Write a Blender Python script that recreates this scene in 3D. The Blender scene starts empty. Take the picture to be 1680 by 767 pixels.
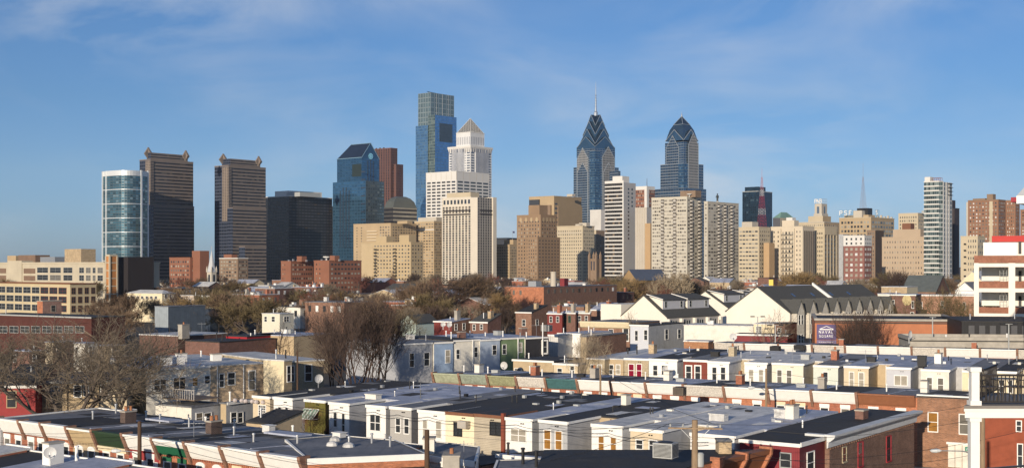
import bpy, math, random
from mathutils import Vector
R = math.radians
rnd = random.Random(7)
S = bpy.context.scene
col = S.collection
# ------------------------------------------------------------------ camera, sky, sun, exposure
F, CX, YH, H = 2100.0, 840.0, 435.0, 21.5        # focal length in photo pixels, centre, horizon row, eye height
cam = bpy.data.objects.new('camera', bpy.data.cameras.new('camera'))
col.objects.link(cam); S.camera = cam
cam.location = (0, 0, H); cam.rotation_euler = (R(90), 0, 0)
cam.data.sensor_width = 36; cam.data.lens = F/1680*36
cam.data.shift_y = (YH-383.5)/1680
cam.data.clip_start = 0.5; cam.data.clip_end = 20000
SUN_EL, SUN_AZ = R(11), R(180+21)                # azimuth clockwise from +Y: behind the camera, to its left
sd = Vector((math.sin(SUN_AZ)*math.cos(SUN_EL), math.cos(SUN_AZ)*math.cos(SUN_EL), math.sin(SUN_EL)))
sun = bpy.data.objects.new('sun', bpy.data.lights.new('sun', 'SUN')); col.objects.link(sun)
sun.data.energy = 4.9; sun.data.angle = R(0.5); sun.data.color = (1.0, 0.86, 0.68)
sun.rotation_euler = sd.to_track_quat('Z', 'Y').to_euler()
W = bpy.data.worlds.new('World'); S.world = W; W.use_nodes = True
nt = W.node_tree; nt.nodes.clear()
def wn(t, **k):
    n = nt.nodes.new(t)
    for a, b in k.items(): setattr(n, a, b)
    return n
sky = wn('ShaderNodeTexSky', sky_type='NISHITA', sun_disc=False, sun_elevation=SUN_EL, sun_rotation=SUN_AZ,
         air_density=1.0, dust_density=0.3, ozone_density=2.5, altitude=100)
tc = wn('ShaderNodeTexCoord')
mp = wn('ShaderNodeMapping'); mp.inputs['Scale'].default_value = (5.0, 5.0, 15.0); mp.inputs['Rotation'].default_value = (0, R(9), 0)
n1 = wn('ShaderNodeTexNoise'); n1.inputs['Scale'].default_value = 1.0; n1.inputs['Detail'].default_value = 9; n1.inputs['Roughness'].default_value = 0.58; n1.inputs['Distortion'].default_value = 0.5
mp2 = wn('ShaderNodeMapping'); mp2.inputs['Scale'].default_value = (3.2, 3.2, 6.0); mp2.inputs['Location'].default_value = (0.9, 0.3, 0.25)
n2 = wn('ShaderNodeTexNoise'); n2.inputs['Scale'].default_value = 1.0; n2.inputs['Detail'].default_value = 3
r1 = wn('ShaderNodeMapRange'); r1.inputs[1].default_value = 0.40; r1.inputs[2].default_value = 0.80
r2 = wn('ShaderNodeMapRange'); r2.inputs[1].default_value = 0.42; r2.inputs[2].default_value = 0.66
mu = wn('ShaderNodeMath', operation='MULTIPLY'); mu2 = wn('ShaderNodeMath', operation='MULTIPLY'); mu2.inputs[1].default_value = 0.85
mx = wn('ShaderNodeMix', data_type='RGBA'); mx.inputs[7].default_value = (7.0, 7.3, 7.7, 1)
sz = wn('ShaderNodeSeparateXYZ'); rp_ = wn('ShaderNodeValToRGB'); hs = wn('ShaderNodeVectorMath', operation='MULTIPLY')
els = rp_.color_ramp.elements                     # clearer, bluer air than the stock sky: less green and yellow towards the horizon
for k, (p_, c_) in enumerate(((0.0, (.53, .79, 1.66)), (.07, (.60, .79, 1.28)), (.125, (.53, .735, 1.12)), (.20, (.54, .745, 1.10)), (.45, (.64, .78, 1.06)))):
    e_ = els[k] if k < 2 else els.new(p_); e_.position = p_; e_.color = (*c_, 1)
bg = wn('ShaderNodeBackground'); bg.inputs['Strength'].default_value = 0.10
wo = wn('ShaderNodeOutputWorld')
L_ = nt.links.new
L_(tc.outputs['Generated'], mp.inputs[0]); L_(mp.outputs[0], n1.inputs['Vector']); L_(tc.outputs['Generated'], mp2.inputs[0]); L_(mp2.outputs[0], n2.inputs['Vector'])
L_(n1.outputs[0], r1.inputs[0]); L_(n2.outputs[0], r2.inputs[0]); L_(r1.outputs[0], mu.inputs[0]); L_(r2.outputs[0], mu.inputs[1]); L_(mu.outputs[0], mu2.inputs[0])
L_(tc.outputs['Generated'], sz.inputs[0]); L_(sz.outputs[2], rp_.inputs[0]); L_(rp_.outputs[0], hs.inputs[1]); L_(sky.outputs[0], hs.inputs[0]); L_(mu2.outputs[0], mx.inputs[0]); L_(hs.outputs[0], mx.inputs[6]); L_(mx.outputs[2], bg.inputs['Color']); L_(bg.outputs[0], wo.inputs[0])
S.view_settings.view_transform = 'Standard'; S.view_settings.look = 'None'; S.view_settings.gamma = 1
S.view_settings.use_curve_mapping = False; S.view_settings.exposure = 0.0
S.cycles.max_bounces = 5; S.cycles.diffuse_bounces = 3; S.cycles.glossy_bounces = 3; S.cycles.transmission_bounces = 2
S.cycles.use_denoising = True; S.cycles.volume_bounces = 0; S.cycles.volume_step_rate = 4

# ------------------------------------------------------------------ helpers
def ray(px): return (px-CX)/F
def gz(Y):                                        # ground rises a little beyond the near streets
    t = min(1, max(0, (Y-145)/45)); return 1.4*t*t*(3-2*t)
def at(px, py, z):                                # the point a given height that shows at a pixel
    Y = F*(H-z)/(py-YH); return Vector((ray(px)*Y, Y, z))
def zat(py, Y): return H-(py-YH)*Y/F
def onY(px, py, Y): return Vector((ray(px)*Y, Y, zat(py, Y)))

MATS = {}
def mat(name, c, rough=.8, var=.12, scale=1.5, metal=0, bump=0, spec=.3, stain=0, stretch=None):
    if name in MATS: return MATS[name]
    m = bpy.data.materials.new(name); m.use_nodes = True; t = m.node_tree; N = t.nodes; b = N['Principled BSDF']
    b.inputs['Roughness'].default_value = rough; b.inputs['Metallic'].default_value = metal
    b.inputs['Specular IOR Level'].default_value = spec
    tc = N.new('ShaderNodeTexCoord'); no = N.new('ShaderNodeTexNoise'); no.inputs['Scale'].default_value = scale; no.inputs['Detail'].default_value = 6; no.inputs['Roughness'].default_value = .65
    src = tc.outputs['Object']
    if stretch:
        mp = N.new('ShaderNodeMapping'); mp.inputs['Scale'].default_value = stretch; t.links.new(src, mp.inputs[0]); src = mp.outputs[0]
    t.links.new(src, no.inputs['Vector'])
    rp = N.new('ShaderNodeMapRange'); rp.inputs[1].default_value = .3; rp.inputs[2].default_value = .7; rp.inputs[3].default_value = 1-var; rp.inputs[4].default_value = 1+var
    t.links.new(no.outputs[0], rp.inputs[0])
    vm = N.new('ShaderNodeVectorMath'); vm.operation = 'SCALE'; vm.inputs[0].default_value = c[:3]
    t.links.new(rp.outputs[0], vm.inputs['Scale']); out = vm.outputs[0]
    if stain:
        n3 = N.new('ShaderNodeTexNoise'); n3.inputs['Scale'].default_value = .45; n3.inputs['Detail'].default_value = 8; n3.inputs['Roughness'].default_value = .7
        t.links.new(tc.outputs['Object'], n3.inputs['Vector'])
        r3 = N.new('ShaderNodeMapRange'); r3.inputs[1].default_value = .52; r3.inputs[2].default_value = .68; r3.inputs[4].default_value = stain
        t.links.new(n3.outputs[0], r3.inputs[0])
        mm = N.new('ShaderNodeMix'); mm.data_type = 'RGBA'; mm.inputs[7].default_value = (c[0]*.45, c[1]*.42, c[2]*.40, 1)
        t.links.new(r3.outputs[0], mm.inputs[0]); t.links.new(out, mm.inputs[6]); out = mm.outputs[2]
    t.links.new(out, b.inputs['Base Color'])
    if bump:
        bp = N.new('ShaderNodeBump'); bp.inputs['Strength'].default_value = bump; bp.inputs['Distance'].default_value = .05
        n4 = N.new('ShaderNodeTexNoise'); n4.inputs['Scale'].default_value = scale*4; t.links.new(tc.outputs['Object'], n4.inputs['Vector'])
        t.links.new(n4.outputs[0], bp.inputs['Height']); t.links.new(bp.outputs[0], b.inputs['Normal'])
    MATS[name] = m; return m
def brick(name, c, mortar=None, scale=1.0, var=.25):
    if name in MATS: return MATS[name]
    m = bpy.data.materials.new(name); m.use_nodes = True; t = m.node_tree; N = t.nodes; b = N['Principled BSDF']
    b.inputs['Roughness'].default_value = .85; b.inputs['Specular IOR Level'].default_value = .2
    uv = N.new('ShaderNodeTexCoord'); br = N.new('ShaderNodeTexBrick')
    br.inputs['Color1'].default_value = (*[x*(1+var) for x in c], 1); br.inputs['Color2'].default_value = (*[x*(1-var) for x in c], 1)
    mo = mortar or [x*.6+.12 for x in c]
    br.inputs['Mortar'].default_value = (*mo, 1); br.inputs['Scale'].default_value = 1
    br.inputs['Brick Width'].default_value = .24*scale; br.inputs['Row Height'].default_value = .08*scale; br.inputs['Mortar Size'].default_value = .011*scale
    t.links.new(uv.outputs['UV'], br.inputs['Vector'])
    no = N.new('ShaderNodeTexNoise'); no.inputs['Scale'].default_value = .9; no.inputs['Detail'].default_value = 7; no.inputs['Roughness'].default_value = .7
    t.links.new(uv.outputs['Object'], no.inputs['Vector'])
    rp = N.new('ShaderNodeMapRange'); rp.inputs[1].default_value = .3; rp.inputs[2].default_value = .7; rp.inputs[3].default_value = .72; rp.inputs[4].default_value = 1.2
    t.links.new(no.outputs[0], rp.inputs[0])
    vm = N.new('ShaderNodeVectorMath'); vm.operation = 'SCALE'; t.links.new(br.outputs[0], vm.inputs[0]); t.links.new(rp.outputs[0], vm.inputs['Scale'])
    t.links.new(vm.outputs[0], b.inputs['Base Color'])
    MATS[name] = m; return m
def siding(name, c, pitch=.16, vertical=False):   # overlapping boards: bumped stripes
    if name in MATS: return MATS[name]
    m = bpy.data.materials.new(name); m.use_nodes = True; t = m.node_tree; N = t.nodes; b = N['Principled BSDF']
    b.inputs['Roughness'].default_value = .6; b.inputs['Specular IOR Level'].default_value = .3
    uv = N.new('ShaderNodeTexCoord'); sp = N.new('ShaderNodeSeparateXYZ'); t.links.new(uv.outputs['UV'], sp.inputs[0])
    d = N.new('ShaderNodeMath'); d.operation = 'DIVIDE'; d.inputs[1].default_value = pitch; t.links.new(sp.outputs[0 if vertical else 1], d.inputs[0])
    fr = N.new('ShaderNodeMath'); fr.operation = 'FRACT'; t.links.new(d.outputs[0], fr.inputs[0])
    bp = N.new('ShaderNodeBump'); bp.inputs['Strength'].default_value = .9; bp.inputs['Distance'].default_value = .03; bp.invert = True
    t.links.new(fr.outputs[0], bp.inputs['Height']); t.links.new(bp.outputs[0], b.inputs['Normal'])
    no = N.new('ShaderNodeTexNoise'); no.inputs['Scale'].default_value = .8; no.inputs['Detail'].default_value = 6; t.links.new(uv.outputs['Object'], no.inputs['Vector'])
    rp = N.new('ShaderNodeMapRange'); rp.inputs[1].default_value = .3; rp.inputs[2].default_value = .7; rp.inputs[3].default_value = .85; rp.inputs[4].default_value = 1.1
    t.links.new(no.outputs[0], rp.inputs[0])
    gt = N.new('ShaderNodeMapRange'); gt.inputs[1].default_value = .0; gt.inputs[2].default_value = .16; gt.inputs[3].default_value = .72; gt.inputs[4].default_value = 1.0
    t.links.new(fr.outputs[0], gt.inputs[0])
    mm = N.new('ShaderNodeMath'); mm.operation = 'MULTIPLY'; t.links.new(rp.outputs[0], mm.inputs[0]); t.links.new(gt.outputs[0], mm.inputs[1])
    vm = N.new('ShaderNodeVectorMath'); vm.operation = 'SCALE'; vm.inputs[0].default_value = c[:3]; t.links.new(mm.outputs[0], vm.inputs['Scale'])
    t.links.new(vm.outputs[0], b.inputs['Base Color'])
    MATS[name] = m; return m
def facade(name, wall, glass, u=(.15, .85), v=(.2, .8), grough=.12, gmetal=.3, gvar=.5, light=None, lightp=.08, wrough=.75, wmetal=0, u2=None):
    """curtain wall laid out in facade cells (UV = bay, storey)"""
    if name in MATS: return MATS[name]
    m = bpy.data.materials.new(name); m.use_nodes = True; t = m.node_tree; N = t.nodes; b = N['Principled BSDF']
    def M(op, a, c=None):
        n = N.new('ShaderNodeMath'); n.operation = op
        for i, x in enumerate((a, c)):
            if x is None: continue
            if isinstance(x, (int, float)): n.inputs[i].default_value = x
            else: t.links.new(x, n.inputs[i])
        return n.outputs[0]
    tc = N.new('ShaderNodeTexCoord'); sp = N.new('ShaderNodeSeparateXYZ'); t.links.new(tc.outputs['UV'], sp.inputs[0])
    U, V = sp.outputs[0], sp.outputs[1]; fu, fv = M('FRACT', U), M('FRACT', V)
    mk = M('MULTIPLY', M('MULTIPLY', M('GREATER_THAN', fu, u[0]), M('LESS_THAN', fu, u[1])), M('MULTIPLY', M('GREATER_THAN', fv, v[0]), M('LESS_THAN', fv, v[1])))
    cb = N.new('ShaderNodeCombineXYZ'); t.links.new(M('FLOOR', U), cb.inputs[0]); t.links.new(M('FLOOR', V), cb.inputs[1])
    wnz = N.new('ShaderNodeTexWhiteNoise'); wnz.noise_dimensions = '3D'; t.links.new(cb.outputs[0], wnz.inputs['Vector'])
    r = N.new('ShaderNodeMapRange'); r.inputs[3].default_value = 1-gvar; r.inputs[4].default_value = 1+gvar*.6; t.links.new(wnz.outputs[0], r.inputs[0])
    gl = N.new('ShaderNodeVectorMath'); gl.operation = 'SCALE'; gl.inputs[0].default_value = glass; t.links.new(r.outputs[0], gl.inputs['Scale'])
    g = gl.outputs[0]
    if light:  # random pale cells: blinds, plus reflections painted into the glass colour
        lm = N.new('ShaderNodeMix'); lm.data_type = 'RGBA'; lm.inputs[7].default_value = (*light, 1); t.links.new(g, lm.inputs[6])
        sc = N.new('ShaderNodeSeparateColor'); t.links.new(wnz.outputs[1], sc.inputs[0]); t.links.new(M('GREATER_THAN', sc.outputs[1], 1-lightp), lm.inputs[0]); g = lm.outputs[2]
    no = N.new('ShaderNodeTexNoise'); no.inputs['Scale'].default_value = .06; no.inputs['Detail'].default_value = 5; t.links.new(tc.outputs['Object'], no.inputs['Vector'])
    rp = N.new('ShaderNodeMapRange'); rp.inputs[1].default_value = .3; rp.inputs[2].default_value = .7; rp.inputs[3].default_value = .88; rp.inputs[4].default_value = 1.1; t.links.new(no.outputs[0], rp.inputs[0])
    wl = N.new('ShaderNodeVectorMath'); wl.operation = 'SCALE'; wl.inputs[0].default_value = wall; t.links.new(rp.outputs[0], wl.inputs['Scale'])
    mx = N.new('ShaderNodeMix'); mx.data_type = 'RGBA'; t.links.new(mk, mx.inputs[0]); t.links.new(wl.outputs[0], mx.inputs[6]); t.links.new(g, mx.inputs[7])
    t.links.new(mx.outputs[2], b.inputs['Base Color'])
    for nm, w_, g_ in (('Roughness', wrough, grough), ('Metallic', wmetal, gmetal)):
        q = N.new('ShaderNodeMapRange'); q.inputs[3].default_value = w_; q.inputs[4].default_value = g_; t.links.new(mk, q.inputs[0]); t.links.new(q.outputs[0], b.inputs[nm])
    MATS[name] = m; return m

class MB:
    """collects faces, then links them as ONE mesh object"""
    def __init__(s): s.v = []; s.f = []; s.mi = []; s.uv = []
    def face(s, pts, mi=0, uv=None):
        i = len(s.v); s.v += [tuple(p) for p in pts]; s.f.append(tuple(range(i, i+len(pts)))); s.mi.append(mi); s.uv.append(uv)
    def box(s, x0, x1, y0, y1, z0, z1, mi=0, sides=None):
        """sides: material index for -y, +x, +y, -x, top"""
        m = sides or (mi,)*5
        a, b, c, d = (x0, y0), (x1, y0), (x1, y1), (x0, y1)
        for k, (p, q) in enumerate(((a, b), (b, c), (c, d), (d, a))):
            s.face([(*p, z0), (*q, z0), (*q, z1), (*p, z1)], m[k])
        s.face([(*a, z1), (*b, z1), (*c, z1), (*d, z1)], m[4]); s.face([(*d, z0), (*c, z0), (*b, z0), (*a, z0)], m[4])
    def wedge(s, x0, x1, y0, y1, z0, za, zb, mi=0, sides=None, thick=None):
        """box whose top slopes from za (y0) to zb (y1); thick: a slab of that thickness"""
        m = sides or (mi,)*5
        a, b, c, d = (x0, y0), (x1, y0), (x1, y1), (x0, y1)
        lo = (lambda q: (za if q in (a, b) else zb)-thick) if thick else (lambda q: z0)
        hi = lambda q: za if q in (a, b) else zb
        for k, (p, q) in enumerate(((a, b), (b, c), (c, d), (d, a))):
            s.face([(*p, lo(p)), (*q, lo(q)), (*q, hi(q)), (*p, hi(p))], m[k])
        s.face([(*p, hi(p)) for p in (a, b, c, d)], m[4]); s.face([(*p, lo(p)) for p in (d, c, b, a)], m[4])
    def prism(s, poly, z0, z1, mi=0, top=None, slope=None):
        n = len(poly); zt = slope or (lambda p: z1)
        for k in range(n):
            p, q = poly[k], poly[(k+1) % n]
            s.face([(p[0], p[1], z0), (q[0], q[1], z0), (q[0], q[1], zt(q)), (p[0], p[1], zt(p))], mi)
        s.face([(p[0], p[1], zt(p)) for p in poly], mi if top is None else top)
        s.face([(p[0], p[1], z0) for p in reversed(poly)], mi)
    def cells(s, p0, p1, z0, z1, nc, nr, mi=0, u0=0):
        """a wall whose UV counts bays and storeys"""
        s.face([(*p0, z0), (*p1, z0), (*p1, z1), (*p0, z1)], mi, [(u0, 0), (u0+nc, 0), (u0+nc, nr), (u0, nr)])
    def extrude_x(s, prof, x0, x1, mi=0):
        n = len(prof)
        for k in range(n):
            (ya, za), (yb, zb) = prof[k], prof[(k+1) % n]
            s.face([(x0, ya, za), (x1, ya, za), (x1, yb, zb), (x0, yb, zb)], mi)
        s.face([(x0, y, z) for y, z in prof], mi); s.face([(x1, y, z) for y, z in reversed(prof)], mi)
    def tube(s, p0, p1, r0, r1=None, n=6, mi=0, cap=True):
        p0, p1 = Vector(p0), Vector(p1); r1 = r0 if r1 is None else r1
        d = (p1-p0).normalized(); a = d.orthogonal().normalized(); b = d.cross(a)
        c0 = [p0+(a*math.cos(6.28318*k/n)+b*math.sin(6.28318*k/n))*r0 for k in range(n)]
        c1 = [p1+(a*math.cos(6.28318*k/n)+b*math.sin(6.28318*k/n))*r1 for k in range(n)]
        for k in range(n): s.face([c0[k], c0[(k+1) % n], c1[(k+1) % n], c1[k]], mi)
        if cap: s.face(c0[::-1], mi); s.face(c1, mi)
    def bar(s, p0, p1, w, mi=0): s.tube(p0, p1, w*.7, n=4, mi=mi)
    def lathe(s, c, prof, n=16, mi=0):
        """prof: (radius, z) list about a vertical axis at c"""
        for (ra, za), (rb, zb) in zip(prof, prof[1:]):
            for k in range(n):
                a0, a1 = 6.28318*k/n, 6.28318*(k+1)/n
                P = lambda r, z, a: (c[0]+r*math.cos(a), c[1]+r*math.sin(a), c[2]+z)
                pts = [P(ra, za, a0), P(ra, za, a1), P(rb, zb, a1), P(rb, zb, a0)]
                if ra < 1e-6: pts = pts[1:]
                elif rb < 1e-6: pts = pts[:3]
                s.face(pts, mi)
    def build(s, name, mats, parent=None, smooth=False, loc=None, stuff=False):
        me = bpy.data.meshes.new(name); me.from_pydata(s.v, [], s.f)
        mats = mats if isinstance(mats, (list, tuple)) else [mats]
        for m in mats: me.materials.append(m)
        me.polygons.foreach_set('material_index', s.mi)
        uvl = me.uv_layers.new(name='UVMap'); out = []
        for f, uv in zip(s.f, s.uv):
            if uv is None:
                p = [Vector(s.v[i]) for i in f]
                n = Vector((0, 0, 0))
                for k in range(len(p)): n += (p[k]-p[0]).cross(p[(k+1) % len(p)]-p[0])
                if n.length > 1e-12: n.normalize()
                if abs(n.z) > .75: uv = [(q.x, q.y) for q in p]
                else:
                    tx = Vector((-n.y, n.x, 0)); tx = tx.normalized() if tx.length > 1e-9 else Vector((1, 0, 0))
                    uv = [(q.dot(tx), q.z) for q in p]
            for q in uv: out += [q[0], q[1]]
        uvl.data.foreach_set('uv', out)
        if smooth: me.polygons.foreach_set('use_smooth', [True]*len(s.f))
        o = bpy.data.objects.new(name, me); col.objects.link(o)
        if parent: o.parent = parent
        if loc is not None: o.location = loc
        if stuff: o['kind'] = 'stuff'
        return o
LABELS = {}
def tag(o, label, cat, group=None):
    o['label'] = label; o['category'] = cat
    if group: o['group'] = group
    LABELS[label] = LABELS.get(label, 0)+1
    return o
def thing(name, label, cat, loc=(0, 0, 0), rz=0, group=None):
    o = bpy.data.objects.new(name, None); o.empty_display_size = .5; col.objects.link(o); o.location = loc; o.rotation_euler = (0, 0, rz)
    return tag(o, label, cat, group)
def inst(me, name, parent, loc=(0, 0, 0), rz=0):
    o = bpy.data.objects.new(name, me); col.objects.link(o); o.parent = parent; o.location = loc; o.rotation_euler = (0, 0, rz); return o
def structure(o): o['kind'] = 'structure'; return o
def copy_tree(o, parent=None):
    c = o.copy(); col.objects.link(c)
    if parent: c.parent = parent
    for ch in [x for x in o.children]: copy_tree(ch, c)
    return c

# ------------------------------------------------------------------ shared materials
WHITE = mat('white_paint', (.80, .79, .75), .6, .05, 2); CREAM = mat('cream_paint', (.72, .62, .42), .7, .06, 2)
OFFWHITE = mat('off_white_render', (.72, .69, .61), .8, .08, 1.2, stain=.25); GREYWALL = mat('grey_render', (.40, .41, .42), .85, .12, 1.2, stain=.35)
TANW = mat('tan_stucco', (.46, .36, .23), .9, .1, 1.5, stain=.3); SOOTB = brick('sooty_brick', (.085, .05, .038)); BEIGE = mat('beige_stucco', (.62, .52, .37), .85, .06, 1.5, stain=.2)
STONEW = mat('rough_stone_wall', (.42, .35, .24), .95, .3, 5, bump=.6)
def roofing(name, c, rough, dark, seam=.75):
    """rolled roofing: sheets with lapped seams, patched areas, ponding stains and streaks"""
    m = bpy.data.materials.new(name); m.use_nodes = True; t = m.node_tree; N = t.nodes; b = N['Principled BSDF']; MATS[name] = m
    tc = N.new('ShaderNodeTexCoord'); src = tc.outputs['Object']
    def noise(sc, det, vec=None, dist=0):
        n = N.new('ShaderNodeTexNoise'); n.inputs['Scale'].default_value = sc; n.inputs['Detail'].default_value = det; n.inputs['Roughness'].default_value = .65; n.inputs['Distortion'].default_value = dist; t.links.new(vec or src, n.inputs['Vector']); return n.outputs[0]
    def rng(x, a, c_, d, e): n = N.new('ShaderNodeMapRange'); [setattr(n.inputs[i+1], 'default_value', v) for i, v in enumerate((a, c_, d, e))]; t.links.new(x, n.inputs[0]); return n.outputs[0]
    def mul(x, y): n = N.new('ShaderNodeMath'); n.operation = 'MULTIPLY'; t.links.new(x, n.inputs[0]); t.links.new(y, n.inputs[1]); return n.outputs[0]
    big = rng(noise(.22, 5, None, .6), .35, .65, .78, 1.15); fine = rng(noise(2.2, 6), .3, .7, .88, 1.1)
    pond = rng(noise(.55, 7, None, 1.0), .56, .66, 1.0, dark)
    mp = N.new('ShaderNodeMapping'); mp.inputs['Scale'].default_value = (2.6, .16, 1); t.links.new(src, mp.inputs[0]); streak = rng(noise(1.0, 5, mp.outputs[0]), .52, .70, 1.0, .72)
    br = N.new('ShaderNodeTexBrick'); br.inputs['Scale'].default_value = 1; br.inputs['Brick Width'].default_value = 7; br.inputs['Row Height'].default_value = .95; br.inputs['Mortar Size'].default_value = .035; br.inputs['Mortar Smooth'].default_value = .5
    br.inputs['Color1'].default_value = (1, 1, 1, 1); br.inputs['Color2'].default_value = (.86, .86, .86, 1); br.inputs['Mortar'].default_value = (seam, seam, seam, 1); t.links.new(src, br.inputs['Vector'])
    sp = N.new('ShaderNodeSeparateColor'); t.links.new(br.outputs[0], sp.inputs[0])
    f = mul(mul(mul(big, fine), mul(pond, streak)), sp.outputs[0])
    vm = N.new('ShaderNodeVectorMath'); vm.operation = 'SCALE'; vm.inputs[0].default_value = c; t.links.new(f, vm.inputs['Scale']); t.links.new(vm.outputs[0], b.inputs['Base Color'])
    t.links.new(rng(f, .5, 1.1, rough-.2, rough+.12), b.inputs['Roughness']); b.inputs['Specular IOR Level'].default_value = .35
    bp = N.new('ShaderNodeBump'); bp.inputs['Strength'].default_value = .5; bp.inputs['Distance'].default_value = .06; t.links.new(noise(.9, 5), bp.inputs['Height']); t.links.new(bp.outputs[0], b.inputs['Normal'])
    return m
ROOFW = roofing('silver_coated_roof', (.44, .47, .56), .6, .6); ROOFG = roofing('grey_felt_roof', (.22, .225, .24), .78, .55)  # blue tint of the silver coating paints in the sky's reflection
ROOFB = roofing('black_tar_roof', (.042, .04, .039), .75, 1.5, 1.35); ROOFP = roofing('pale_coated_roof', (.70, .69, .66), .65, .62)
SHINGLE = mat('dark_shingle', (.085, .085, .08), .9, .3, 3, stretch=(1, 1, 4)); BRN = mat('brown_paint', (.20, .09, .05), .6, .12, 2)
BLACK = mat('black_metal', (.02, .02, .022), .5, .1, 3); GALV = mat('galvanised_metal', (.45, .46, .47), .45, .12, 3, metal=.6)
GREYM = mat('grey_metal', (.38, .39, .38), .55, .1, 3); CONC = mat('concrete', (.38, .35, .30), .9, .15, 1, stain=.3)
WOOD = mat('weathered_pole_wood', (.27, .19, .12), .85, .25, 6, stretch=(1, 1, .15)); DWOOD = mat('dark_pole_wood', (.09, .055, .035), .85, .25, 6, stretch=(1, 1, .15))
REDB = brick('red_brick', (.36, .115, .055)); ORB = brick('orange_brick', (.45, .16, .07)); BROB = brick('brown_brick', (.25, .125, .075)); DKB = brick('dark_brick', (.17, .075, .05))
TANB = brick('tan_brick', (.46, .34, .20)); REDP = mat('red_painted_brick', (.30, .045, .045), .75, .1, 1.5); MAROON = siding('maroon_board', (.22, .028, .035), .18, True)
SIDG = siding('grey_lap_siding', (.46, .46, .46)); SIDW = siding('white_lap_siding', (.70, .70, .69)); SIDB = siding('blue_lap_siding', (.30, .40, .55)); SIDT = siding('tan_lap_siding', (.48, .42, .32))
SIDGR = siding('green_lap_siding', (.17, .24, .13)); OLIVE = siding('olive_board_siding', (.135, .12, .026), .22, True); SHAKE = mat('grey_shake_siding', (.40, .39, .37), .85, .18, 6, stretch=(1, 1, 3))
def glass(name, c, rough=.08): 
    return mat(name, c, rough, .25, .9, spec=.9)
G1 = glass('window_glass', (.035, .04, .045)); G2 = glass('curtained_glass', (.16, .15, .13)); G3 = glass('blind_glass', (.36, .33, .27)); G4 = glass('amber_blind_glass', (.30, .15, .04))
G5 = glass('red_curtain_glass', (.22, .01, .03))
# ------------------------------------------------------------------ ground
def strip(name, pts, m):
    b = MB(); b.face(pts); return structure(b.build(name, m))
gb = MB(); ys = [-60, 40, 80, 110, 145, 150, 155, 160, 165, 170, 175, 180, 185, 190, 240, 400, 900, 2000, 5000, 14000]
for ya, yb in zip(ys, ys[1:]):
    for xa, xb in ((-9000, -300), (-300, 0), (0, 300), (300, 9000)):
        gb.face([(xa, ya, gz(ya)), (xb, ya, gz(ya)), (xb, yb, gz(yb)), (xa, yb, gz(yb))])
structure(gb.build('ground', mat('worn_asphalt_and_dirt', (.075, .07, .062), .95, .3, .15, stain=.3)))

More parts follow.
